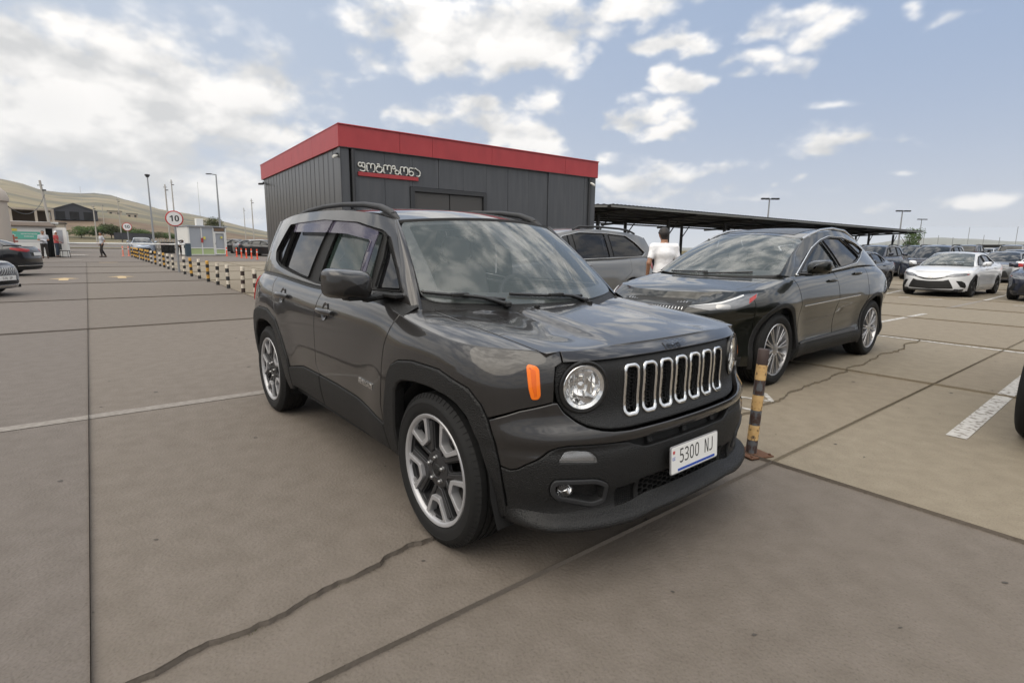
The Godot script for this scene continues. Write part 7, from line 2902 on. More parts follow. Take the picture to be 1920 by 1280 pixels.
# pose: dictionary of joints (x to the person's left, y up, z forward), 1.75 m tall when standing
func person(called_label: String, at: Vector3, yaw: float, pose: Dictionary, looks: Dictionary, cell: float) -> Node3D:
	var j := {"pelvis": Vector3(0, 0.95, 0), "chest": Vector3(0, 1.30, 0.0), "neck": Vector3(0, 1.47, -0.01), "head": Vector3(0, 1.63, 0.02), "sl": Vector3(0.19, 1.42, 0), "sr": Vector3(-0.19, 1.42, 0), "el": Vector3(0.27, 1.14, -0.03), "er": Vector3(-0.27, 1.14, -0.03), "wl": Vector3(0.26, 0.89, 0.06), "wr": Vector3(-0.26, 0.89, 0.06), "hl": Vector3(0.09, 0.92, 0), "hr": Vector3(-0.09, 0.92, 0), "kl": Vector3(0.11, 0.50, 0.02), "kr": Vector3(-0.11, 0.50, 0.02), "al": Vector3(0.12, 0.09, -0.02), "ar": Vector3(-0.12, 0.09, -0.02)}
	for k in pose:
		j[k] = pose[k]
	var f := Field.new()
	f.setup(Vector3(-0.52, -0.03, -0.50), Vector3(0.52, 1.84, 0.62), cell)
	# torso
	f.bone(j.pelvis, j.pelvis + Vector3(0, 0.06, 0), 0.115, 0.110, 1.35)
	f.bone(j.pelvis + (j.chest - j.pelvis) * 0.25, j.chest, 0.105, 0.118, 1.32, 0.05)
	f.bone(j.chest, j.chest + (j.neck - j.chest) * 0.55, 0.118, 0.085, 1.45, 0.05)
	f.bone(j.neck - Vector3(0, 0.06, 0), j.neck + Vector3(0, 0.07, 0.01), 0.062, 0.056, 1.0, 0.03)
	f.bone(j.sl, j.sr, 0.058, 0.058, 1.0, 0.06)
	# head: skull, jaw, nose, ears
	var up: Vector3 = (j.head - j.neck).normalized()
	var fw: Vector3 = j.get("face", Vector3(0, 0, 1))
	f.bone(j.head + up * 0.015 - fw * 0.012, j.head + up * 0.03 - fw * 0.012, 0.092, 0.088, 0.90, 0.02)
	f.bone(j.head + fw * 0.035 - up * 0.03, j.head - up * 0.085 + fw * 0.052, 0.066, 0.040, 0.95, 0.03)
	f.bone(j.head + fw * 0.088 + up * 0.005, j.head + fw * 0.105 - up * 0.028, 0.010, 0.014, 1.0, 0.015)
	for s in [-1.0, 1.0]:
		f.bone(j.head + Vector3(s * 0.086, -0.012, 0) - fw * 0.008, j.head + Vector3(s * 0.092, 0.022, 0) - fw * 0.016, 0.013, 0.018, 0.6, 0.01)
	for e in [["l", 1.0], ["r", -1.0]]:
		var sh: Vector3 = j["s" + e[0]]
		var el: Vector3 = j["e" + e[0]]
		var wr: Vector3 = j["w" + e[0]]
		f.bone(sh, el, 0.052, 0.040, 1.0, 0.04)
		f.bone(el, wr, 0.040, 0.027, 1.0, 0.02)
		# palm, four fingers, thumb
		var d: Vector3 = (wr - el).normalized()
		var side := d.cross(Vector3(0, 0, 1)).normalized() * 0.4 + Vector3(0, 0, 0.9)
		side = (side - d * side.dot(d)).normalized()
		f.bone(wr, wr + d * 0.085, 0.026, 0.030, 0.75, 0.02)
		for q in 4:
			var b0 := wr + d * 0.085 + side * (q - 1.5) * 0.019
			var curl: Vector3 = d.cross(side).normalized() * e[1] * 0.018
			var ln: float = [0.062, 0.072, 0.068, 0.052][q]
			f.bone(b0, b0 + d * ln * 0.5 + curl * 0.3, 0.0095, 0.009, 1.0, 0.006)
			f.bone(b0 + d * ln * 0.5 + curl * 0.3, b0 + d * ln + curl, 0.009, 0.0075, 1.0, 0.006)
		f.bone(wr + d * 0.03 + side * 0.025, wr + d * 0.075 + side * 0.052, 0.011, 0.009, 1.0, 0.008)
		var hp: Vector3 = j["h" + e[0]]
		var kn: Vector3 = j["k" + e[0]]
		var an: Vector3 = j["a" + e[0]]
		f.bone(hp, kn, 0.088, 0.060, 1.0, 0.04)
		f.bone(kn, kn.lerp(an, 0.35), 0.056, 0.058, 1.0, 0.03)
		f.bone(kn.lerp(an, 0.35), an, 0.058, 0.040, 1.0, 0.03)
		f.bone(an + Vector3(0, -0.035, -0.03), an + Vector3(0, -0.045, 0.13), 0.042, 0.036, 1.0, 0.02)
	var root := thing("person", called_label, "person", at, yaw)
	var mb := MB.new()
	f.skin(mb, 0.0)
	var body := part(root, "body", mb.mesh(), looks.skin)
	var waist: float = j.pelvis.y + 0.02
	# shirt: torso and upper arms
	mb = MB.new()
	var nk: Vector3 = j.neck
	var sleeve: float = looks.get("sleeve", 0.78)
	f.skin(mb, 0.011, func(p: Vector3) -> float:
		var d := maxf(waist - 0.10 - p.y, (p - nk).y - 0.012 - 0.35 * maxf(0.0, absf(p.x) * -1.0 + 0.02))
		for e in ["l", "r"]:
			var sh: Vector3 = j["s" + e]
			var el: Vector3 = j["e" + e]
			var ax: Vector3 = el - sh
			var t := (p - sh).dot(ax) / ax.length_squared()
			var away := (p - sh - ax * t).length()
			if t > 0.1 and away < 0.10 and (absf(p.x) > absf(sh.x) - 0.02):
				d = maxf(d, (t - sleeve) * ax.length())
			var wr: Vector3 = j["w" + e]
			if absf(p.x) > 0.165 and p.y < el.y + 0.03 and sleeve < 1.0:
				var q := Geometry3D.get_closest_point_to_segment(p, el, wr + (wr - el) * 0.6)
				if p.distance_to(q) < 0.075:
					d = maxf(d, 0.075 - p.distance_to(q))
		return d)
	part(body, "shirt", mb.mesh(), looks.shirt)
	mb = MB.new()
	f.skin(mb, 0.013, func(p: Vector3) -> float:
		var d := maxf(p.y - waist - 0.005, j.al.y * 0.0 + 0.075 - p.y)
		for e in ["l", "r"]:
			var q := Geometry3D.get_closest_point_to_segment(p, j["e" + e], j["w" + e] + (j["w" + e] - j["e" + e]) * 0.8)
			if p.distance_to(q) < 0.062 and absf(p.x) > 0.17:
				d = maxf(d, 0.062 - p.distance_to(q))
		return d)
	part(body, "trousers", mb.mesh(), looks.trousers)
	mb = MB.new()
	f.skin(mb, 0.012, func(p: Vector3) -> float: return p.y - 0.085)
	part(body, "shoes", mb.mesh(), looks.shoes)
	mb = MB.new()
	var hd: Vector3 = j.head
	f.skin(mb, 0.013, func(p: Vector3) -> float:
		var q := p - hd
		var fwd := q.dot(fw)
		# hairline: high at the forehead, down to the nape behind, clear of the ears
		var line := lerpf(-0.085, 0.070, smoothstep(-0.045, 0.055, fwd))
		if absf(q.x) > 0.06 and fwd > -0.04:
			line = maxf(line, 0.012)
		return line - q.y)
	part(body, "cap" if looks.has("cap") else "hair", mb.mesh(), looks.hair)
	if cell < 0.02:
		for s in [-1.0, 1.0]:
			mb = MB.new()
			var e: Vector3 = j.head + Vector3(s * 0.033, 0.012, 0) + fw * 0.080
			mb.lathe([Vector2(0, -0.012), Vector2(0.009, -0.008), Vector2(0.012, 0), Vector2(0.009, 0.008), Vector2(0, 0.012)], Transform3D(Basis(), e), 10)
			part(body, "eye", mb.mesh(), mats.plate)
		mb = MB.new()
		mb.box(j.head - up * 0.052 + fw * 0.090, Vector3(0.045, 0.010, 0.012), 0.004)
		part(body, "mouth", mb.mesh(), mk("lips", lin(0.22, 0.08, 0.06), 0.6))
	return root


func build_people() -> void:
	var skin := mk("skin", lin(0.30, 0.155, 0.095), 0.55)
	skin.subsurf_scatter_enabled = true
	skin.subsurf_scatter_strength = 0.15
	var white := mk("shirt_white", lin(0.80, 0.80, 0.82), 0.85)
	white.normal_enabled = true
	var wr := noise_tex(256, 0.012, [], 3, 15)
	wr.as_normal_map = true
	wr.bump_strength = 9.0
	white.normal_texture = wr
	white.uv1_triplanar = true
	white.uv1_scale = Vector3.ONE * 1.6
	white.normal_scale = 0.7
	var grey_shirt := mk("shirt_grey", lin(0.42, 0.43, 0.46), 0.9)
	var dark := mk("trousers_dark", lin(0.022, 0.018, 0.016), 0.9)
	var jeans := mk("trousers_blue", lin(0.03, 0.04, 0.06), 0.9)
	var hair := mk("hair_dark", lin(0.012, 0.009, 0.008), 0.6)
	var red := mk("shirt_red", lin(0.40, 0.06, 0.06), 0.9)
	# standing with his back to the camera, looking down at the cars
	person("man in a plain white t-shirt seen from behind between the parked cars", Vector3(2.66, 0, -9.5), PI + 0.12, {"head": Vector3(0.005, 1.625, 0.045), "neck": Vector3(0, 1.465, 0.005), "sl": Vector3(0.195, 1.405, 0), "sr": Vector3(-0.195, 1.405, 0), "el": Vector3(0.285, 1.13, -0.05), "er": Vector3(-0.275, 1.12, -0.02), "wl": Vector3(0.27, 0.90, 0.04), "wr": Vector3(-0.22, 0.90, 0.15)}, {"skin": skin, "shirt": white, "trousers": jeans, "shoes": dark, "hair": hair, "sleeve": 0.74}, 0.0135)
	person("man in grey shirt and dark trousers walking across the entrance road", Vector3(-29.2, gy(-29.2, -38.3), -38.3), -0.6, {"kl": Vector3(0.10, 0.50, 0.12), "al": Vector3(0.11, 0.09, 0.10), "kr": Vector3(-0.10, 0.50, 0.0), "ar": Vector3(-0.11, 0.09, -0.20), "el": Vector3(0.26, 1.14, -0.12), "wl": Vector3(0.22, 0.95, 0.02)}, {"skin": skin, "shirt": grey_shirt, "trousers": dark, "shoes": dark, "hair": hair}, 0.034)
	person("man with folded arms standing in the doorway of the white hut", Vector3(-30.0, gy(-30.0, -34.5), -34.5), 0.7, {"el": Vector3(0.26, 1.16, 0.04), "wl": Vector3(-0.02, 1.14, 0.20), "er": Vector3(-0.26, 1.16, 0.04), "wr": Vector3(0.04, 1.10, 0.20)}, {"skin": skin, "shirt": grey_shirt, "trousers": dark, "shoes": dark, "hair": hair}, 0.034)
	person("person in a white cap and red patterned top by the barrier post", Vector3(-31.3, gy(-31.3, -37.0), -37.0), 1.9, {"er": Vector3(-0.24, 1.16, 0.10), "wr": Vector3(-0.16, 1.0, 0.30)}, {"skin": skin, "shirt": red, "trousers": jeans, "shoes": dark, "hair": white, "cap": true}, 0.034)
	person("person in white bending down at the barrier by the glazed hut", Vector3(-27.5, gy(-27.5, -44.4), -44.4), 1.0, {"chest": Vector3(0, 1.12, 0.26), "neck": Vector3(0, 1.17, 0.44), "head": Vector3(0, 1.18, 0.58), "face": Vector3(0, -0.5, 0.85), "sl": Vector3(0.18, 1.14, 0.38), "sr": Vector3(-0.18, 1.14, 0.38), "el": Vector3(0.22, 0.90, 0.46), "er": Vector3(-0.22, 0.90, 0.46), "wl": Vector3(0.15, 0.74, 0.54), "wr": Vector3(-0.15, 0.74, 0.54)}, {"skin": skin, "shirt": white, "trousers": dark, "shoes": dark, "hair": hair}, 0.034)


# ------------------------------------------------------------------ bollards, signs, gate
func bollard(at: Vector2, h: float, r: float, bands: Array, label: String, group := "", base := false) -> Node3D:
	var o := thing("striped_bollard", label, "bollard", Vector3(at.x, gy(at.x, at.y), at.y), 0, group)
	var n := bands.size()
	for i in n:
		var mb := MB.new()
		var y0 := h * i / n
		var y1 := h * (i + 1) / n
		var pr := [Vector2(r, y0), Vector2(r, y1)]
		if i == n - 1:
			pr = [Vector2(r, y0), Vector2(r, y1 - 0.004), Vector2(r - 0.004, y1), Vector2(0, y1)]
		mb.lathe(pr, Transform3D(), 20)
		part(o, "band", mb.mesh(), bands[i])
	var mb2 := MB.new()
	if base:
		mb2.box(Vector3(0, 0.007, 0), Vector3(0.20, 0.012, 0.20), 0.003)
		part(o, "base_plate", mb2.mesh(), mats.rust)
		for q in [[-1, -1], [1, -1], [-1, 1], [1, 1]]:
			mb2 = MB.new()
			mb2.lathe([Vector2(0.009, 0.012), Vector2(0.009, 0.022), Vector2(0, 0.022)], Transform3D(Basis(), Vector3(q[0] * 0.08, 0, q[1] * 0.08)), 6)
			part(o, "bolt", mb2.mesh(), mats.rust)
	return o


func speed_sign(at: Vector2, h: float, r: float, post_r: float, face_to: Vector3, label: String) -> void:
	var o := thing("speed_limit_sign", label, "road sign", Vector3(at.x, gy(at.x, at.y), at.y), 0, "")
	var mb := MB.new()
	mb.tube([Vector3(0, 0, 0), Vector3(0, h, 0)], post_r, 12)
	part(o, "post", mb.mesh(), mats.galvanised)
	var fr := face(Vector3(0, h, 0) + face_to * 0.05, face_to)
	var zt := Transform3D(fr.basis * Basis(Vector3.RIGHT, Vector3.BACK, Vector3.DOWN), fr.origin)
	mb = MB.new()
	mb.lathe([Vector2(r * 0.99, -0.012), Vector2(r, 0.0), Vector2(r * 0.985, 0.006), Vector2(r * 0.86, 0.006), Vector2(r * 0.86, 0.003)], zt, 48)
	mb.lathe([Vector2(0, -0.012), Vector2(r * 0.99, -0.012)], zt, 48)
	part(o, "red_ring", mb.mesh(), mk("sign_red", lin(0.42, 0.03, 0.03), 0.4))
	mb = MB.new()
	mb.lathe([Vector2(r * 0.87, 0.003), Vector2(0, 0.003)], zt, 48)
	var disc := part(o, "disc", mb.mesh(), mk("sign_white", lin(0.66, 0.66, 0.66), 0.4))
	var tm := TextMesh.new()
	tm.text = "10"
	tm.font = mats_font("Droid Sans", 700)
	tm.font_size = 64
	tm.pixel_size = r * 1.02 / 64.0 * 1.0
	tm.depth = 0.004
	var t := part(disc, "number", tm, mats.black_print)
	t.transform = Transform3D(fr.basis, fr.origin + face_to * 0.006)


func build_gate() -> void:
	var by := mk("bollard_black", lin(0.022, 0.022, 0.024), 0.6)
	var bw := mk("bollard_white", lin(0.62, 0.56, 0.47), 0.65)
	var bo := mk("bollard_yellow", lin(0.55, 0.30, 0.045), 0.6)
	var br := mk("bollard_brown", lin(0.050, 0.028, 0.022), 0.65)
	for q in [[by, lin(0.016, 0.016, 0.018), lin(0.055, 0.053, 0.050)], [bw, lin(0.30, 0.25, 0.19), lin(0.62, 0.57, 0.48)], [bo, lin(0.30, 0.17, 0.05), lin(0.56, 0.31, 0.05)], [br, lin(0.035, 0.02, 0.016), lin(0.085, 0.05, 0.04)]]:
		q[0].albedo_color = Color(1, 1, 1)
		q[0].albedo_texture = noise_tex(128, 0.04, [[0.0, q[1]], [0.36, q[1].lerp(q[2], 0.5)], [0.46, q[2]], [1.0, q[2]]] if q[0] != by and q[0] != br else [[0.0, q[1]], [0.6, q[1]], [1.0, q[2]]], 4, 91)
		q[0].uv1_triplanar = true
		q[0].uv1_world_triplanar = true
		q[0].uv1_scale = Vector3.ONE * 2.2
	mk("rust", lin(0.10, 0.045, 0.022), 0.85)
	mk("galvanised", lin(0.30, 0.31, 0.32), 0.45, 0.6)
	var cream := mk("bollard_cream", lin(0.52, 0.34, 0.15), 0.7)
	var worn := mk("bollard_worn", Color(1, 1, 1), 0.7)
	worn.albedo_texture = noise_tex(256, 0.02, [[0.0, lin(0.035, 0.018, 0.013)], [0.48, lin(0.05, 0.025, 0.018)], [0.54, lin(0.085, 0.088, 0.095)], [1.0, lin(0.11, 0.112, 0.118)]], 4, 8)
	worn.uv1_triplanar = true
	worn.uv1_scale = Vector3(5, 2.2, 5)
	var chipped := mk("bollard_chipped", Color(1, 1, 1), 0.7)
	chipped.albedo_texture = noise_tex(256, 0.02, [[0.0, lin(0.05, 0.03, 0.022)], [0.27, lin(0.08, 0.06, 0.04)], [0.33, lin(0.50, 0.31, 0.12)], [1.0, lin(0.58, 0.40, 0.19)]], 4, 12)
	chipped.uv1_triplanar = true
	chipped.uv1_scale = Vector3(5, 3, 5)
	var o := bollard(Vector2(1.615, -3.40), 0.715, 0.0345, [worn, chipped, worn, chipped, worn, chipped, br], "leaning yellow and black steel bollard on a rusty plate, nearest the camera", "", true)
	o.rotation = Vector3(0.0, 0.4, -0.045)
	# the row along the entrance road
	var row := [[-7.74, -15.29, 1], [-8.75, -16.41, 3], [-9.73, -17.6, 0], [-10.7, -18.77, 2], [-11.76, -20.06, 0], [-12.71, -21.17, 2], [-13.69, -22.34, 3], [-15.65, -24.69, 0], [-16.56, -25.77, 3], [-17.57, -27.03, 2], [-18.54, -28.19, 0], [-19.71, -29.59, 2], [-20.61, -30.61, 0], [-21.72, -32.03, 2], [-22.54, -33.0, 2], [-23.43, -34.05, 2], [-24.36, -35.19, 2], [-25.38, -36.38, 2], [-26.3, -37.5, 2], [-27.1, -38.5, 2], [-27.96, -39.46, 2], [-6.85, -14.2, 1]]
	var ord := ["second", "third", "fourth", "fifth", "sixth", "seventh", "eighth", "ninth", "tenth", "eleventh", "twelfth", "thirteenth", "fourteenth", "fifteenth", "sixteenth", "seventeenth", "eighteenth", "nineteenth", "twentieth", "twenty-first", "twenty-second", "first"]
	var colw := ["cream and dark grey", "cream and dark brown", "orange and black", "white and black"]
	for i in row.size():
		var k: int = row[i][2]
		var a: Material = [bw, bw, bo, bw][k]
		var d: Material = [by, br, by, by][k]
		bollard(Vector2(row[i][0], row[i][1]), 0.73, 0.052, [d, a, d, a, d, a] , "%s bollard, %s from the dark building in the roadside row" % [colw[k], ord[i]], "bollards along the entrance road").rotation = Vector3(rng.randf_range(-0.035, 0.035), rng.randf() * 6.0, rng.randf_range(-0.035, 0.035))
	var toc := Vector3(0.55, 0, 0.83).normalized()
	speed_sign(Vector2(-14.64, -23.49), 2.30, 0.335, 0.045, toc, "large round speed limit sign 10 with red ring on a grey post")
	speed_sign(Vector2(-29.43, -41.35), 2.20, 0.31, 0.04, toc, "small distant speed limit sign 10 beside the incoming silver blue car")
	# orange posts
	var om := mk("post_orange", lin(0.70, 0.085, 0.03), 0.5)
	var pm := mk("post_pale", lin(0.72, 0.24, 0.17), 0.5)
	var posts := [[-24.34, -45.78], [-22.92, -44.65], [-21.48, -42.58], [-20.76, -41.9], [-20.05, -41.26], [-18.94, -39.83], [-29.77, -41.08], [-29.49, -41.31]]
	for i in posts.size():
		var p := thing("orange_post", ["first orange flexible post from the hut door", "second orange flexible post from the hut door", "third orange flexible post from the hut door", "fourth orange flexible post from the hut door", "fifth orange flexible post from the hut door", "sixth orange flexible post, nearest the dark building", "left of the two pale orange posts by the small sign", "right of the two pale orange posts by the small sign"][i], "post", Vector3(posts[i][0], gy(posts[i][0], posts[i][1]), posts[i][1]), 0, "orange flexible posts")
		var m2 := MB.new()
		m2.lathe([Vector2(0.10, 0), Vector2(0.10, 0.03), Vector2(0.05, 0.05), Vector2(0.045, 0.72), Vector2(0.038, 0.75), Vector2(0, 0.75)], Transform3D(), 14)
		part(p, "post", m2.mesh(), om if i < 6 else pm)
		m2 = MB.new()
		m2.lathe([Vector2(0.047, 0.50), Vector2(0.047, 0.58)], Transform3D(), 14)
		part(p, "reflective_band", m2.mesh(), mats.plate)
	var white := mk("hut_white", lin(0.62, 0.62, 0.60), 0.6)
	var wgrey := mk("hut_grey", lin(0.30, 0.32, 0.35), 0.35)
	# barrier: two cabinets and the arm
	var ends := [Vector2(-31.7, -37.8), Vector2(-26.49, -43.91)]
	for i in 2:
		var p := thing("barrier_cabinet", "dark blue barrier cabinet by the white hut" if i == 0 else "grey green barrier cabinet by the glazed hut", "barrier", Vector3(ends[i].x, gy(ends[i].x, ends[i].y), ends[i].y), 0.9, "barrier cabinets")
		var m2 := MB.new()
		m2.box(Vector3(0, 0.5, 0), Vector3(0.38, 1.0, 0.32), 0.02)
		part(p, "cabinet", m2.mesh(), mk("cabinet_%d" % i, lin(0.035, 0.06, 0.08), 0.5))
		m2 = MB.new()
		m2.box(Vector3(0, 1.02, 0), Vector3(0.42, 0.05, 0.36), 0.015)
		part(p, "lid", m2.mesh(), wgrey)
	var arm := thing("lowered_barrier", "long white barrier arm lowered across the entrance road", "barrier", Vector3(ends[0].x, gy(ends[0].x, ends[0].y) + 0.93, ends[0].y))
	var q0 := Vector3.ZERO
	var q1 := Vector3(ends[1].x - ends[0].x, gy(ends[1].x, ends[1].y) - gy(ends[0].x, ends[0].y), ends[1].y - ends[0].y)
	for i in 12:
		var mb := MB.new()
		mb.tube([q0.lerp(q1, i / 12.0), q0.lerp(q1, (i + 1) / 12.0)], 0.06, 8, true)
		part(arm, "arm_section", mb.mesh(), white if i % 6 != 3 else mk("arm_pale_%d" % i, lin(0.55, 0.50, 0.48), 0.6))
	# white hut on the left
	var hx := Vector3(0.75, 0, -0.66).normalized()
	var hut := thing("gate_hut", "white gate hut with green banner, brown roof and open door", "hut", Vector3(-32.6, gy(-32.6, -36.6), -36.6), atan2(-hx.z, hx.x))
	var mb := MB.new()
	mb.box(Vector3(-0.42, 1.02, -1.0), Vector3(2.35, 2.04, 2.0), 0.01)
	part(hut, "wall", mb.mesh(), white)
	for y in [0.52, 1.02, 1.53]:
		mb = MB.new()
		mb.box(Vector3(-0.42, y, 0.006), Vector3(2.35, 0.02, 0.02))
		part(hut, "wall_rail", mb.mesh(), wgrey)
	mb = MB.new()
	mb.box(Vector3(0.95, 1.02, -1.2), Vector3(0.35, 2.04, 1.6), 0.01)
	part(hut, "inside_wall", mb.mesh(), mats.black)
	mb = MB.new()
	mb.box(Vector3(1.14, 1.02, -0.02), Vector3(0.06, 2.04, 0.10), 0.01)
	mb.box(Vector3(0.79, 1.98, -0.02), Vector3(0.70, 0.12, 0.10), 0.01)
	part(hut, "door_frame", mb.mesh(), white)
	var dl := Node3D.new()
	dl.name = "door"
	hut.add_child(dl, true)
	dl.position = Vector3(1.17, 0.03, 0.03)
	dl.rotation.y = -0.5
	mb = MB.new()
	mb.extrude(PackedVector2Array([Vector2(0, 0), Vector2(0.78, 0), Vector2(0.78, 1.95), Vector2(0, 1.95)]), 0.05, Transform3D(), [PackedVector2Array([Vector2(0.16, 0.90), Vector2(0.56, 0.90), Vector2(0.56, 1.80), Vector2(0.16, 1.80)])], 0.006, true)
	part(dl, "door_leaf", mb.mesh(), white)
	mb = MB.new()
	mb.box(Vector3(0.36, 1.35, 0.025), Vector3(0.42, 0.92, 0.012))
	part(dl, "door_pane", mb.mesh(), wgrey)
	mb = MB.new()
	var rows := []
	for q in [[0.20, 2.02], [0.22, 2.08], [-1.0, 2.36], [-2.15, 2.08]]:
		var line := PackedVector3Array()
		for i in 5:
			line.append(Vector3(lerpf(-1.75, 1.35, i / 4.0) * (0.75 if q[1] > 2.2 else 1.0), q[1], q[0]))
		rows.append(line)
	mb.grid(rows)
	part(hut, "roof", mb.mesh(), mk("roof_brown", lin(0.085, 0.060, 0.042), 0.8))
	var ban := thing("banner", "green banner with white lettering on the white hut", "banner", hut.transform * Vector3(-0.42, 1.42, 0.03), hut.rotation.y)
	mb = MB.new()
	mb.box(Vector3(0, 0, 0), Vector3(1.75, 0.50, 0.012), 0.003)
	part(ban, "sheet", mb.mesh(), mk("banner_green", lin(0.10, 0.36, 0.28), 0.6))
	mb = MB.new()
	for q in [[0.32, 0.10, 0.85, 0.055], [0.32, -0.06, 0.55, 0.055], [-0.50, 0.0, 0.42, 0.075], [-0.46, 0.075, 0.20, 0.03]]:
		for i in int(q[2] / 0.07):
			mb.box(Vector3(q[0] - q[2] * 0.5 + 0.035 + i * 0.07, q[1], 0.0075), Vector3(0.046, q[3], 0.003))
	var lt := part(ban, "lettering", mb.mesh(), white)
	lt.set_meta("kind", "stuff")
	var yl := thing("yellow_notice", "small yellow notice above the green banner on the white hut", "notice", hut.transform * Vector3(-0.85, 1.78, 0.03), hut.rotation.y)
	mb = MB.new()
	mb.box(Vector3.ZERO, Vector3(0.34, 0.16, 0.01))
	part(yl, "sheet", mb.mesh(), mk("notice_yellow", lin(0.62, 0.52, 0.10), 0.6))
	var ext := thing("fire_extinguisher", "red fire extinguisher hanging left of the green banner", "fire extinguisher", hut.transform * Vector3(-1.48, 1.05, 0.10))
	mb = MB.new()
	mb.lathe([Vector2(0.0, 0), Vector2(0.09, 0.01), Vector2(0.10, 0.05), Vector2(0.10, 0.50), Vector2(0.06, 0.58), Vector2(0.03, 0.62), Vector2(0, 0.64)], Transform3D(), 14)
	part(ext, "cylinder", mb.mesh(), mk("extinguisher_red", lin(0.34, 0.035, 0.03), 0.4))
	mb = MB.new()
	mb.box(Vector3(0.03, 0.66, 0), Vector3(0.12, 0.03, 0.04), 0.005)
	part(ext, "handle", mb.mesh(), mats.trim)
	# chair by the hut
	var ch := thing("chair", "dark chair standing by the barrier cabinet at the white hut", "chair", Vector3(-30.3, gy(-30.3, -36.4), -36.4), 0.4)
	mb = MB.new()
	mb.box(Vector3(0, 0.45, 0), Vector3(0.46, 0.05, 0.46), 0.012)
	part(ch, "seat", mb.mesh(), mats.trim)
	mb = MB.new()
	mb.box(Vector3(-0.22, 0.72, 0), Vector3(0.04, 0.42, 0.44), 0.012)
	part(ch, "backrest", mb.mesh(), mats.trim)
	for q in [[-1, -1], [1, -1], [-1, 1], [1, 1]]:
		mb = MB.new()
		mb.tube([Vector3(q[0] * 0.19, 0.44, q[1] * 0.19), Vector3(q[0] * 0.22, 0.0, q[1] * 0.22)], 0.015, 6)
		part(ch, "leg", mb.mesh(), mats.trim)
	# glazed hut on the right
	var rx := Vector3(0.64, 0, -0.77).normalized()
	var gh := thing("gate_hut", "glazed gate hut with white frames and green lower panels", "hut", Vector3(-27.6, gy(-27.6, -46.0), -46.0), atan2(-rx.z, rx.x))
	var bw2 := 3.05
	var bd := 2.5
	var green := mk("hut_green", lin(0.36, 0.44, 0.22), 0.6)
	mb = MB.new()
	mb.box(Vector3(bw2 * 0.5, 1.2, -bd * 0.5), Vector3(bw2 - 0.08, 2.36, bd - 0.08))
	part(gh, "core", mb.mesh(), wgrey)
	for x in [0.04, 1.02, 1.98, bw2 - 0.04]:
		mb = MB.new()
		mb.box(Vector3(x, 1.22, 0), Vector3(0.09, 2.44, 0.08), 0.008)
		part(gh, "frame_post", mb.mesh(), white)
	for y in [0.05, 0.62, 2.40]:
		mb = MB.new()
		mb.box(Vector3(1.0, y, 0.002), Vector3(1.95, 0.08, 0.07), 0.006)
		part(gh, "frame_rail", mb.mesh(), white)
	for q in [[0.53, 0.34, 0.88, 0.50, green], [1.5, 0.34, 0.86, 0.50, green], [0.53, 1.50, 0.88, 1.68, wgrey], [1.5, 1.50, 0.86, 1.68, wgrey]]:
		mb = MB.new()
		mb.box(Vector3(q[0], q[1], -0.012), Vector3(q[2], q[3], 0.03))
		part(gh, "panel" if q[4] == green else "pane", mb.mesh(), q[4])
	mb = MB.new()
	mb.extrude(PackedVector2Array([Vector2(2.03, 0.04), Vector2(bw2 - 0.09, 0.04), Vector2(bw2 - 0.09, 2.02), Vector2(2.03, 2.02)]), 0.05, Transform3D(), [PackedVector2Array([Vector2(2.14, 0.60), Vector2(bw2 - 0.20, 0.60), Vector2(bw2 - 0.20, 1.90), Vector2(2.14, 1.90)]), PackedVector2Array([Vector2(2.14, 0.14), Vector2(bw2 - 0.20, 0.14), Vector2(bw2 - 0.20, 0.50), Vector2(2.14, 0.50)])], 0.006)
	var door := part(gh, "door", mb.mesh(), white)
	mb = MB.new()
	mb.box(Vector3(2.5, 0.32, 0.005), Vector3(0.76, 0.40, 0.02))
	part(door, "lower_panel", mb.mesh(), green)
	mb = MB.new()
	mb.box(Vector3(2.10, 1.0, 0.06), Vector3(0.03, 0.14, 0.04), 0.006)
	part(door, "handle", mb.mesh(), mats.steel)
	mb = MB.new()
	mb.box(Vector3(2.5, 2.22, 0.0), Vector3(0.82, 0.26, 0.04))
	part(gh, "transom", mb.mesh(), mk("transom_brown", lin(0.16, 0.10, 0.06), 0.5))
	for i in 9:
		mb = MB.new()
		mb.box(Vector3(-0.02, 1.22, -0.14 - i * 0.275), Vector3(0.05, 2.40, 0.262), 0.006)
		part(gh, "side_board", mb.mesh(), white)
	mb = MB.new()
	mb.box(Vector3(bw2 * 0.5, 2.47, -bd * 0.5), Vector3(bw2 + 0.25, 0.08, bd + 0.3), 0.01)
	part(gh, "roof", mb.mesh(), wgrey)
	mb = MB.new()
	mb.box(Vector3(0.05, 2.52, 0.02), Vector3(0.02, 0.02, 0.02))
	var ac := thing("rooftop_unit", "pale box unit on the roof of the glazed hut", "air conditioner", gh.transform * Vector3(1.25, 2.52, -0.9), gh.rotation.y)
	mb = MB.new()
	mb.box(Vector3(0, 0.32, 0), Vector3(0.55, 0.60, 0.40), 0.02)
	part(ac, "casing", mb.mesh(), white)
	mb = MB.new()
	mb.box(Vector3(0, 0.02, 0), Vector3(0.6, 0.04, 0.5))
	part(ac, "base", mb.mesh(), wgrey)
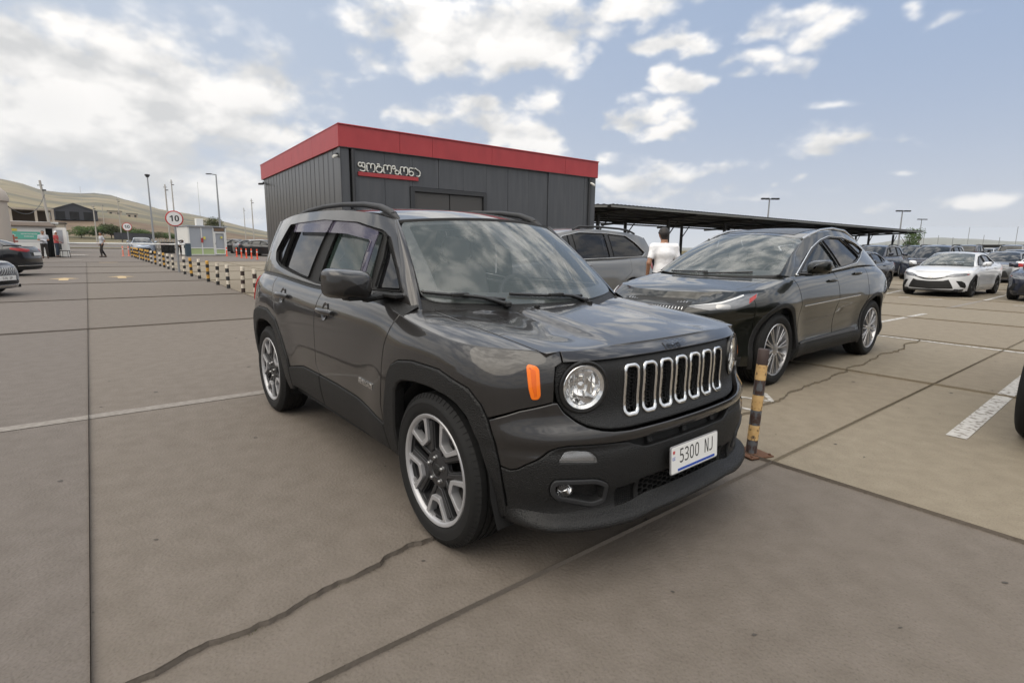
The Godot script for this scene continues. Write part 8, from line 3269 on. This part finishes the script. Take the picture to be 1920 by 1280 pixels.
	for q in [[1.02, 1.28, 0.16, 0.40, lin(0.34, 0.035, 0.03), "red_box", "red box on the front of the glazed hut"], [1.22, 1.48, 0.16, 0.24, lin(0.62, 0.55, 0.10), "yellow_notice", "yellow notice on the front of the glazed hut"], [2.62, 1.55, 0.16, 0.18, lin(0.55, 0.50, 0.12), "door_notice", "small yellow notice on the door of the glazed hut"]]:
		var t := thing(q[5], q[6], "notice" if q[5] != "red_box" else "fire box", gh.transform * Vector3(q[0], q[1], 0.075), gh.rotation.y)
		mb = MB.new()
		mb.box(Vector3.ZERO, Vector3(q[2], q[3], 0.05), 0.008)
		part(t, "body", mb.mesh(), mk("small_" + q[5], q[4], 0.5))
	# fence with dark crates between the barrier and the hut
	mk("fence_board", lin(0.30, 0.28, 0.25), 0.85)
	var fence := thing("mesh_fence", "low grey slatted fence left of the glazed hut", "fence", Vector3(-33.8, gy(-33.8, -50.6), -50.6), atan2(0.25, 0.97))
	for i in 13:
		mb = MB.new()
		mb.box(Vector3(i * 0.25, 0.65, 0), Vector3(0.16, 1.25, 0.04), 0.006)
		part(fence, "board", mb.mesh(), mats.fence_board)
	for y in [0.3, 1.0]:
		mb = MB.new()
		mb.box(Vector3(1.5, y, -0.05), Vector3(3.2, 0.07, 0.04))
		part(fence, "rail", mb.mesh(), mats.fence_board)
	for i in 3:
		var cr := thing("crate", ["left dark crate before the slatted fence", "middle dark crate before the slatted fence", "right dark crate before the slatted fence"][i], "crate", Vector3(-31.5 + i * 0.36, gy(-31.5, -48.4), -48.6 - i * 0.05), 0.2)
		mb = MB.new()
		mb.box(Vector3(0, 0.55, 0), Vector3(0.30, 1.0, 0.30), 0.01)
		part(cr, "box", mb.mesh(), mats.trim)
		mb = MB.new()
		mb.box(Vector3(0, 0.55, 0.16), Vector3(0.22, 0.85, 0.01))
		part(cr, "front", mb.mesh(), mats.black)


# ------------------------------------------------------------------ canopy, poles, buildings
func build_canopy() -> void:
	var steel := mk("canopy_steel", lin(0.022, 0.023, 0.024), 0.6)
	var sheet := mk("canopy_sheet", lin(0.075, 0.080, 0.082), 0.5, 0.2)
	var pale := mk("canopy_pale", lin(0.16, 0.165, 0.16), 0.5)
	for seg in [[Vector3(3.92, 0, -22.29), Vector3(33.66, 0, -44.72), "long dark corrugated parking canopy behind the olive crossover"], [Vector3(1.0, 0, -22.9), Vector3(3.85, 0, -22.42), "short end of the parking canopy beside the dark building"]]:
		var a: Vector3 = seg[0]
		var e: Vector3 = seg[1] - seg[0]
		var ln := e.length()
		var ex := e.normalized()
		var o := thing("parking_canopy", seg[2], "canopy", a, atan2(-ex.z, ex.x))
		var dp := 6.2
		# corrugated sheets, one each for every bay
		var bays := maxi(1, roundi(ln / 4.1))
		for bay in bays:
			var mb := MB.new()
			var rows := [PackedVector3Array(), PackedVector3Array(), PackedVector3Array()]
			var n := int(ln / bays / 0.06)
			for i in n + 1:
				var x := ln / bays * (bay + float(i) / n)
				var w: float = [0.0, 0.022, 0.022, 0.0][(i + bay * n) % 4]
				for q in 3:
					var t := q / 2.0
					rows[q].append(Vector3(x, lerpf(3.20, 2.93, t) + w, -dp * t + 0.12))
			mb.grid(rows)
			part(o, "roof_sheet", mb.mesh(), sheet)
		var mb := MB.new()
		mb.box(Vector3(ln * 0.5, 3.13, 0.08), Vector3(ln, 0.09, 0.035), 0.006)
		part(o, "front_gutter", mb.mesh(), pale)
		for i in 7:
			mb = MB.new()
			var t := i / 6.0
			mb.box(Vector3(ln * 0.5, lerpf(3.20, 2.93, t) - 0.06, -dp * t), Vector3(ln, 0.08, 0.05))
			part(o, "purlin", mb.mesh(), steel)
		var k := 0
		var x := 1.0
		while x < ln:
			mb = MB.new()
			mb.tube([Vector3(x, 3.05, 0.0), Vector3(x, 2.78, -dp)], 0.06, 4)
			part(o, "rafter", mb.mesh(), steel)
			for z in [-1.6, -4.4]:
				mb = MB.new()
				mb.box(Vector3(x, 1.45, z), Vector3(0.13, 2.9, 0.13), 0.008)
				part(o, "post", mb.mesh(), steel)
				mb = MB.new()
				mb.tube([Vector3(x, 2.1, z), Vector3(x + 0.75, 2.85, z)], 0.03, 6)
				part(o, "brace", mb.mesh(), steel)
			x += 5.0
			k += 1


func lamp_post(at: Vector2, h: float, kind: int, label: String, group := "lamp posts") -> void:
	var o := thing("lamp_post", label, "lamp post", Vector3(at.x, gy(at.x, at.y), at.y), 0, group)
	var mb := MB.new()
	mb.tube([Vector3.ZERO, Vector3(0, h * 0.5, 0), Vector3(0, h, 0)], [0.11, 0.085, 0.055], 10)
	part(o, "pole", mb.mesh(), mats.galvanised)
	mb = MB.new()
	if kind == 0:
		mb.tube([Vector3(0, h - 0.05, 0), Vector3(-0.5, h + 0.02, 0)], 0.035, 8)
		mb.box(Vector3(-0.7, h + 0.03, 0), Vector3(0.55, 0.09, 0.22), 0.03)
	elif kind == 2:
		mb.lathe([Vector2(0, h - 0.25), Vector2(0.16, h - 0.22), Vector2(0.16, h - 0.12), Vector2(0.24, h - 0.08), Vector2(0.24, h + 0.06), Vector2(0, h + 0.1)], Transform3D(), 12)
	else:
		mb.box(Vector3(0, h, 0), Vector3(1.5, 0.06, 0.06))
		for x in [-0.62, -0.25, 0.25, 0.62]:
			mb.box(Vector3(x, h + 0.02, 0.12), Vector3(0.30, 0.14, 0.28), 0.02)
	part(o, "lamp_head", mb.mesh(), mats.trim_grey)


func utility_pole(at: Vector2, base_y: float, h: float, lean: float, label: String) -> void:
	var o := thing("utility_pole", label, "utility pole", Vector3(at.x, base_y, at.y), 0, "utility poles beyond the gate")
	var mb := MB.new()
	mb.tube([Vector3.ZERO, Vector3(lean, h, 0)], [0.13, 0.08], 8)
	part(o, "pole", mb.mesh(), mk("pole_concrete", lin(0.36, 0.34, 0.31), 0.9) if not mats.has("pole_concrete") else mats.pole_concrete)
	mb = MB.new()
	mb.box(Vector3(lean, h - 0.4, 0), Vector3(0.5, 0.06, 0.06))
	mb.box(Vector3(lean + 0.2, h - 0.8, 0), Vector3(0.4, 0.12, 0.1))
	part(o, "crossarm", mb.mesh(), mats.trim_grey)


func leaf_cloud(mb: MB, c: Vector3, r: Vector3, n: int, size: float, rg: RandomNumberGenerator, hole := 0.35) -> void:
	for i in n:
		var d := Vector3(rg.randf_range(-1, 1), rg.randf_range(-1, 1), rg.randf_range(-1, 1))
		if d.length() > 1.0 or d.length() < hole * rg.randf():
			continue
		var p := c + d * r
		var u := Vector3(rg.randf_range(-1, 1), rg.randf_range(-0.6, 0.6), rg.randf_range(-1, 1)).normalized() * size * rg.randf_range(0.6, 1.3)
		var w := u.cross(Vector3(rg.randf_range(-1, 1), rg.randf_range(-1, 1), rg.randf_range(-1, 1))).normalized() * size * 0.45
		var nn := u.cross(w).normalized()
		mb.quad(p - u, p + w, p + u, p - w, nn, nn, nn, nn)


func tree(at: Vector2, y: float, h: float, r: float, leaf: Material, label: String, category := "tree") -> void:
	var o := thing("round_tree" if category == "tree" else "shrub", label, category, Vector3(at.x, y, at.y))
	var rg := RandomNumberGenerator.new()
	rg.seed = int(at.x * 13.0 + at.y * 7.0)
	var mb := MB.new()
	mb.tube([Vector3.ZERO, Vector3(0.05, h * 0.3, 0), Vector3(0, h * 0.6, 0.05)], [0.06 * h * 0.5, 0.045 * h * 0.5, 0.02 * h * 0.5], 8)
	for k in 5:
		var a := TAU * k / 5.0
		mb.tube([Vector3(0.04, h * 0.3, 0), Vector3(cos(a) * r * 0.5, h * 0.62, sin(a) * r * 0.5), Vector3(cos(a) * r * 0.75, h * 0.75, sin(a) * r * 0.75)], [0.03 * h * 0.4, 0.02 * h * 0.4, 0.008 * h * 0.4], 6)
	part(o, "trunk", mb.mesh(), mats.bark)
	mb = MB.new()
	for k in 16:
		var a := rg.randf() * TAU
		var q := rg.randf_range(0.15, 0.72) * r
		leaf_cloud(mb, Vector3(cos(a) * q, h * rg.randf_range(0.42, 0.86), sin(a) * q), Vector3(r * 0.36, h * 0.15, r * 0.36), 260, 0.045 * r + 0.03, rg)
	var cr := part(o, "crown", mb.mesh(), leaf)
	cr.set_meta("kind", "stuff")


func at_bearing(az: float, r: float) -> Vector2:
	return Vector2(sin(deg_to_rad(az)) * r, -cos(deg_to_rad(az)) * r)


func build_far() -> void:
	mk("bark", lin(0.08, 0.06, 0.045), 0.9)
	var green := mk("leaf_green", lin(0.060, 0.092, 0.030), 0.75)
	green.backlight_enabled = true
	green.backlight = lin(0.06, 0.10, 0.02)
	var olive := mk("leaf_olive", lin(0.075, 0.085, 0.035), 0.8)
	tree(Vector2(44.2, -60.0), 0.0, 4.35, 1.45, green, "round green tree beyond the end of the parking canopy")
	tree(Vector2(21.0, -45.0), 0.0, 3.2, 1.0, green, "green tree top showing over the olive crossover under the canopy")
	tree(Vector2(-36.6, -66.0), 1.0, 3.9, 1.3, olive, "olive tree crown above the roof of the glazed hut")
	# shrubs across the road
	var sh := [[-40.0, 205.0, 3.0, 3.6], [-38.6, 200.0, 4.2, 4.0], [-37.6, 198.0, 4.8, 4.4], [-36.6, 200.0, 5.2, 4.6], [-35.6, 203.0, 4.6, 4.4], [-34.6, 205.0, 4.0, 4.2], [-33.6, 208.0, 3.6, 3.8], [-32.7, 212.0, 3.4, 3.6], [-31.9, 216.0, 3.0, 3.2], [-42.0, 215.0, 2.6, 2.8]]
	var nm := ["first", "second", "third", "fourth", "fifth", "sixth", "seventh", "eighth", "ninth", "tenth"]
	for i in sh.size():
		var p := at_bearing(sh[i][0], sh[i][1])
		tree(p, hill_height(sh[i][0], sh[i][1]) - 0.6, sh[i][2], sh[i][3], olive if i % 3 == 0 else green, "dark green shrub, %s of the clump in the field beyond the road" % nm[i], "shrub")
	# poles and lamps
	lamp_post(Vector2(-39.5, -59.4), 8.0, 2, "tall single lamp post just left of the large speed limit sign")
	lamp_post(Vector2(-29.6, -54.8), 7.7, 0, "tall dark lamp post to the right of the glazed hut roof")
	lamp_post(Vector2(22.4, -48.0), 5.85, 1, "lamp post with a cross bar of floodlights above the canopy, left of the others")
	lamp_post(Vector2(42.7, -60.0), 5.4, 1, "lamp post with a cross bar beside the round tree, nearer one")
	lamp_post(Vector2(67.4, -90.0), 6.1, 1, "small far lamp post with a cross bar right of the round tree")
	utility_pole(Vector2(-39.6, -46.6), gy(-39.6, -46.6), 6.0, -0.55, "leaning concrete pole rising behind the white hut")
	for q in [[-37.6, 130.0, 7.5, "pale pole in the field right of the white hut"], [-37.0, 230.0, 11.0, "thin pole in front of the green shrubs"], [-35.9, 150.0, 10.0, "dark pole before the dark sheds in the field"], [-32.4, 95.0, 9.0, "pale pole right of the small speed limit sign"], [-31.9, 110.0, 11.0, "thin pale pole left of the tall lamp post"], [-29.9, 420.0, 30.0, "far lattice pole above the glazed hut"], [-26.3, 180.0, 11.0, "thin pole left of the dark building edge"], [-25.6, 120.0, 9.5, "pole nearest the dark building edge"], [-38.3, 640.0, 22.0, "tiny pole on the hillside"]]:
		var p := at_bearing(q[0], q[1])
		utility_pole(p, hill_height(q[0], q[1]) - 0.3 if q[1] > 118.0 else gy(p.x, p.y), q[2], 0.0, q[3])
	for i in 9:
		var p := at_bearing(36.2 + i * 0.95, 135.0 + 14.0 * (i % 3))
		var ms := thing("thin_mast", "%s thin mast along the far right horizon, counted from the round tree" % nm[i], "mast", Vector3(p.x, 0, p.y), 0, "thin masts on the right horizon")
		var mm := MB.new()
		mm.tube([Vector3.ZERO, Vector3(0, 4.6 + 1.2 * ((i * 5) % 3), 0)], 0.05, 6)
		part(ms, "pole", mm.mesh(), mats.galvanised)
	# hangar and houses on the rise
	var dk := mk("hangar_dark", lin(0.035, 0.037, 0.045), 0.7)
	var px := at_bearing(-38.9, 330.0)
	var hg := thing("hangar", "dark gabled hangar on the rise beyond the gate", "hangar", Vector3(px.x, hill_height(-38.9, 330.0) - 1.0, px.y), 0.7)
	var mb := MB.new()
	mb.extrude(PackedVector2Array([Vector2(-8.5, 0), Vector2(8.5, 0), Vector2(8.5, 4.2), Vector2(0, 7.4), Vector2(-8.5, 4.2)]), 14.0, Transform3D(Basis(), Vector3(0, 0, -7)), [], 0.0, true)
	part(hg, "wall", mb.mesh(), dk)
	for x in [-5.0, 0.0, 5.0]:
		mb = MB.new()
		mb.box(Vector3(x, 1.9, 7.02), Vector3(3.4, 3.6, 0.1))
		part(hg, "door", mb.mesh(), mats.black)
	mb = MB.new()
	mb.box(Vector3(0, 0, 0), Vector3(9.4, 0.25, 15.0), 0.0, Transform3D(Basis(Vector3.BACK, -0.36), Vector3(4.3, 5.85, 0)))
	mb.box(Vector3(0, 0, 0), Vector3(9.4, 0.25, 15.0), 0.0, Transform3D(Basis(Vector3.BACK, 0.36), Vector3(-4.3, 5.85, 0)))
	part(hg, "roof", mb.mesh(), mk("hangar_roof", lin(0.06, 0.062, 0.07), 0.6))
	var wall := mk("house_wall", lin(0.38, 0.33, 0.27), 0.9)
	var houses := [[-40.6, 190.0, 7.0, 4.6, 6.0, "pale unfinished house behind the leaning pole"], [-41.6, 200.0, 6.0, 3.4, 5.0, "tan house left of the leaning pole on the rise"], [-42.6, 185.0, 8.0, 3.6, 5.0, "long low house at the left edge of the rise"], [-36.2, 420.0, 7.0, 3.0, 5.0, "small shed right of the dark hangar"], [-35.0, 460.0, 6.0, 3.0, 5.0, "tiny shed far right of the dark hangar"]]
	for hdef in houses:
		var p := at_bearing(hdef[0], hdef[1])
		var hs := thing("house", hdef[5], "house", Vector3(p.x, hill_height(hdef[0], hdef[1]) - 0.6, p.y), 0.65)
		mb = MB.new()
		mb.box(Vector3(0, hdef[3] * 0.5, 0), Vector3(hdef[2], hdef[3], hdef[4]))
		part(hs, "wall", mb.mesh(), wall)
		mb = MB.new()
		mb.box(Vector3(0, hdef[3] + 0.1, 0), Vector3(hdef[2] + 0.7, 0.22, hdef[4] + 0.7))
		part(hs, "roof", mb.mesh(), dk)
		for x in [-0.28, 0.28]:
			mb = MB.new()
			mb.box(Vector3(hdef[2] * x, hdef[3] * 0.55, hdef[4] * 0.5 + 0.01), Vector3(1.2, 1.3, 0.08))
			var w := part(hs, "window", mb.mesh(), mats.black)
			mb = MB.new()
			mb.box(Vector3(hdef[2] * x, hdef[3] * 0.55 - 0.72, hdef[4] * 0.5 + 0.06), Vector3(1.4, 0.1, 0.18))
			part(w, "sill", mb.mesh(), wall)
	# dark sheds on posts in the field
	for i in 5:
		var p := at_bearing(-36.15 + i * 0.55, 150.0)
		var s := thing("field_shed", "%s dark stall of the row in front of the shrubs" % nm[i], "shed", Vector3(p.x, hill_height(-36.15 + i * 0.55, 150.0) - 0.2, p.y), 0.62, "dark stalls in the field")
		mb = MB.new()
		mb.box(Vector3(0, 1.55, 0), Vector3(1.42, 1.5, 1.5))
		part(s, "body", mb.mesh(), dk)
		for x in [-0.6, 0.6]:
			mb = MB.new()
			mb.box(Vector3(x, 0.4, 0.5), Vector3(0.12, 0.9, 0.12))
			part(s, "leg", mb.mesh(), wall)
	# two-storey terrace building behind the white hut
	var tb := at_bearing(-41.9, 62.0)
	var ter := thing("terrace_building", "pale two-storey building with dark openings behind the white hut", "building", Vector3(tb.x, gy(tb.x, tb.y), tb.y), 0.72)
	mb = MB.new()
	mb.box(Vector3(-0.4, 1.2, -2.0), Vector3(4.6, 2.4, 3.6))
	part(ter, "lower_wall", mb.mesh(), wall)
	mb = MB.new()
	mb.box(Vector3(-0.4, 2.5, -1.8), Vector3(5.0, 0.14, 4.4))
	part(ter, "floor_slab", mb.mesh(), mats.hut_white)
	mb = MB.new()
	mb.box(Vector3(-0.6, 3.05, -2.6), Vector3(4.2, 1.0, 2.2))
	part(ter, "upper_wall", mb.mesh(), mats.bark)
	mb = MB.new()
	mb.box(Vector3(-0.5, 3.62, -1.9), Vector3(4.8, 0.14, 4.0))
	part(ter, "roof", mb.mesh(), wall)
	for x in [-2.5, -0.9, 0.7, 1.8]:
		mb = MB.new()
		mb.box(Vector3(x, 3.05, 0.0), Vector3(0.18, 1.0, 0.18))
		part(ter, "column", mb.mesh(), wall)
	mk("window_green", lin(0.06, 0.085, 0.075), 0.15)
	for x in [-1.9, -0.3]:
		mb = MB.new()
		mb.box(Vector3(x, 1.95, -0.17), Vector3(1.35, 0.6, 0.1))
		part(ter, "window", mb.mesh(), mats.window_green)
	mb = MB.new()
	mb.box(Vector3(2.2, 0.9, -1.6), Vector3(1.0, 1.8, 2.0))
	part(ter, "side_wing", mb.mesh(), mats.hut_white)
	# building corner and brick wall at the left edge
	var be := mk("edge_plaster", lin(0.42, 0.37, 0.32), 0.85)
	var eb := thing("plastered_pillar", "pale plastered pillar with a rounded top at the left edge", "pillar", Vector3(-24.9, gy(-24.3, -26.0), -26.0))
	mb = MB.new()
	mb.lathe([Vector2(0.75, 0), Vector2(0.75, 0.5), Vector2(0.62, 0.55), Vector2(0.60, 3.0), Vector2(0.68, 3.05), Vector2(0.68, 3.2), Vector2(0.6, 3.5), Vector2(0.35, 3.75), Vector2(0, 3.85)], Transform3D(), 32)
	part(eb, "shaft", mb.mesh(), be)
	var bk := [mk("brick_a", lin(0.30, 0.065, 0.040), 0.85), mk("brick_b", lin(0.24, 0.05, 0.034), 0.85), mk("brick_c", lin(0.34, 0.09, 0.055), 0.85)]
	var bwall := thing("brick_wall", "low red brick wall behind the black sedan at the left edge", "wall", Vector3(-27.9, gy(-27.0, -28.0), -28.6), 0.75)
	mb = MB.new()
	mb.box(Vector3(0, 0.75, -0.06), Vector3(2.2, 1.5, 0.10))
	part(bwall, "mortar", mb.mesh(), mk("mortar", lin(0.40, 0.34, 0.30), 0.9))
	for r in 15:
		for i in 9:
			mb = MB.new()
			mb.box(Vector3(-1.0 + i * 0.25 + (0.125 if r % 2 else 0.0), 0.05 + r * 0.098, 0.0), Vector3(0.235, 0.085, 0.10))
			part(bwall, "brick", mb.mesh(), bk[(r * 5 + i * 3) % 3])
	# cable sagging from the pillar to the leaning pole
	var cb := thing("cable", "dark cable sagging from the pillar to the leaning pole", "cable", Vector3(-24.6, 3.9, -26.0))
	mb = MB.new()
	var pts := []
	for i in 21:
		var t := i / 20.0
		pts.append(Vector3(lerpf(0, -15.3, t), lerpf(-0.3, 1.6, t) - 2.4 * t * (1.0 - t) * 2.0, lerpf(0, -20.6, t)))
	mb.tube(pts, 0.022, 5)
	part(cb, "wire", mb.mesh(), mats.trim)
	# low things on the right horizon
	var cn := at_bearing(41.9, 118.0)
	var fc := thing("far_canopy", "small dark canopy on posts at the far right horizon", "canopy", Vector3(cn.x, 0, cn.y), -0.75)
	mb = MB.new()
	mb.box(Vector3(0, 2.75, 0), Vector3(6.6, 0.42, 5.0))
	part(fc, "roof", mb.mesh(), mats.trim)
	for x in [-2.9, 2.9]:
		mb = MB.new()
		mb.box(Vector3(x, 1.3, 0), Vector3(0.2, 2.6, 0.2))
		part(fc, "post", mb.mesh(), mats.trim)
	mb = MB.new()
	mb.box(Vector3(1.9, 1.5, 0.5), Vector3(2.2, 2.4, 2.0))
	part(fc, "kiosk", mb.mesh(), mats.trim_grey)
	var ln := at_bearing(39.5, 230.0)
	var lo := thing("orange_loader", "orange machine among the cars on the right horizon", "loader", Vector3(ln.x, 0, ln.y), 0.4)
	var omat := mk("loader_orange", lin(0.55, 0.24, 0.03), 0.6)
	mb = MB.new()
	mb.box(Vector3(0, 1.5, 0), Vector3(3.0, 1.0, 1.8), 0.15)
	part(lo, "body", mb.mesh(), omat)
	mb = MB.new()
	mb.box(Vector3(0.3, 2.4, 0), Vector3(1.3, 1.0, 1.5), 0.1)
	part(lo, "cab", mb.mesh(), omat)
	for x in [-1.0, 1.0]:
		for z in [-0.85, 0.85]:
			mb = MB.new()
			mb.lathe([Vector2(0.6, -0.2), Vector2(0.6, 0.2), Vector2(0.0, 0.2)], Transform3D(Basis(Vector3.RIGHT, PI / 2), Vector3(x, 0.6, z)), 16)
			part(lo, "wheel", mb.mesh(), mats.tyre)


func build_others() -> void:
	build_cars()
	build_canopy()
	build_gate()
	build_far()
	build_people()


func make_materials() -> void:
	paint("hero_paint", lin(0.022, 0.0205, 0.0198), 0.25, 0.34)
	paint("hero_paint_in", lin(0.022, 0.021, 0.021), 0.3, 0.4)
	mk("trim", lin(0.0115, 0.0115, 0.0115), 0.52, 0.0, 0.38)
	var grain := noise_tex(256, 0.25, [], 2, 61)
	grain.as_normal_map = true
	grain.bump_strength = 6.0
	mats.trim.normal_enabled = true
	mats.trim.normal_texture = grain
	mats.trim.normal_scale = 0.5
	mats.trim.uv1_triplanar = true
	mats.trim.uv1_scale = Vector3.ONE * 2.5
	mk("trim_grey", lin(0.026, 0.0265, 0.028), 0.5, 0.0, 0.4)
	mk("black", lin(0.006, 0.006, 0.006), 0.9)
	mk("black_gloss", lin(0.012, 0.012, 0.012), 0.25)
	mk("chrome", lin(0.75, 0.75, 0.74), 0.12, 1.0)
	mk("mirror", lin(0.82, 0.82, 0.82), 0.06, 1.0)
	mk("mirror_soft", lin(0.26, 0.26, 0.26), 0.25, 1.0)
	mk("steel", lin(0.30, 0.30, 0.30), 0.38, 1.0)
	mk("rim_dark", lin(0.032, 0.032, 0.034), 0.4, 0.3)
	mk("rim_bright", lin(0.40, 0.40, 0.41), 0.42, 0.55)
	mk("rim_silver", lin(0.50, 0.50, 0.51), 0.28, 0.9)
	mk("tyre", lin(0.011, 0.011, 0.011), 0.7, 0.0, 0.35)
	mk("amber", lin(0.75, 0.16, 0.01), 0.12)
	mk("amber_deep", lin(0.62, 0.11, 0.008), 0.2)
	mk("red_lens", lin(0.30, 0.012, 0.010), 0.1)
	glass("lens", Color(1, 1, 1), 0.03)
	glass("lens_smoke", lin(0.3, 0.3, 0.3), 0.25)
	glass("glass_front", lin(0.24, 0.28, 0.265), 0.20)  # pale tint paints a milky sky reflection into the glass colour
	glass("glass_side", lin(0.03, 0.045, 0.04), 0.72)
	glass("glass_dark", lin(0.006, 0.006, 0.007), 0.96)
	glass("visor", lin(0.035, 0.025, 0.055), 0.72)
	glass("glass_tint", lin(0.012, 0.015, 0.017), 0.86)
	mk("glass_far", lin(0.012, 0.015, 0.017), 0.03)
	mk("chrome_soft", lin(0.55, 0.55, 0.55), 0.25, 1.0)
	mk("lamp_dark", lin(0.16, 0.165, 0.175), 0.12, 0.5)
	mk("lamp_white", lin(0.62, 0.63, 0.64), 0.15)
	mk("grille_net", lin(0.010, 0.010, 0.010), 0.6)
	mk("frit", lin(0.012, 0.012, 0.012), 0.5)
	mk("cabin", lin(0.05, 0.05, 0.052), 0.75)
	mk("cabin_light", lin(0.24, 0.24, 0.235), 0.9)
	mk("plate", lin(0.72, 0.72, 0.70), 0.35)
	mk("plate_edge", lin(0.25, 0.25, 0.26), 0.4)
	mk("blue", lin(0.02, 0.07, 0.36), 0.4)
	mk("red_print", lin(0.5, 0.03, 0.03), 0.4)
	mk("black_print", lin(0.012, 0.012, 0.012), 0.45)


func _ready() -> void:
	rng.seed = 7
	# ---- camera
	var cam := Camera3D.new()
	cam.name = "camera"
	add_child(cam)
	var pitch := 0.1708
	var roll := -0.0112
	cam.transform = Transform3D(Basis(Vector3.RIGHT, -pitch) * Basis(Vector3.BACK, -roll), Vector3(0, 1.3337, 0))
	cam.fov = rad_to_deg(2.0 * atan(640.0 / 997.72))
	cam.near = 0.05
	cam.far = 6000.0
	cam.current = true
	# ---- sky, sun, exposure
	var env := Environment.new()
	env.background_mode = Environment.BG_SKY
	env.tonemap_mode = Environment.TONE_MAPPER_LINEAR
	env.sdfgi_enabled = true
	env.ssao_enabled = true
	env.ssil_enabled = true
	env.sky = Sky.new()
	env.sky.sky_material = sky_material()
	var we := WorldEnvironment.new()
	we.name = "world_environment"
	we.environment = env
	env.fog_enabled = true
	env.fog_density = 0.00008
	env.fog_light_color = Color(0.80, 0.82, 0.85)
	add_child(we)
	var sun := DirectionalLight3D.new()
	sun.name = "sun"
	add_child(sun)
	sun.look_at_from_position(Vector3.ZERO, Vector3(0.45, -0.80, -0.40))
	sun.light_energy = 0.6
	sun.light_color = Color(1.0, 0.95, 0.87)
	sun.light_angular_distance = 65.0
	sun.shadow_enabled = true
	make_materials()
	build_place()
	build_hero()
	build_others()
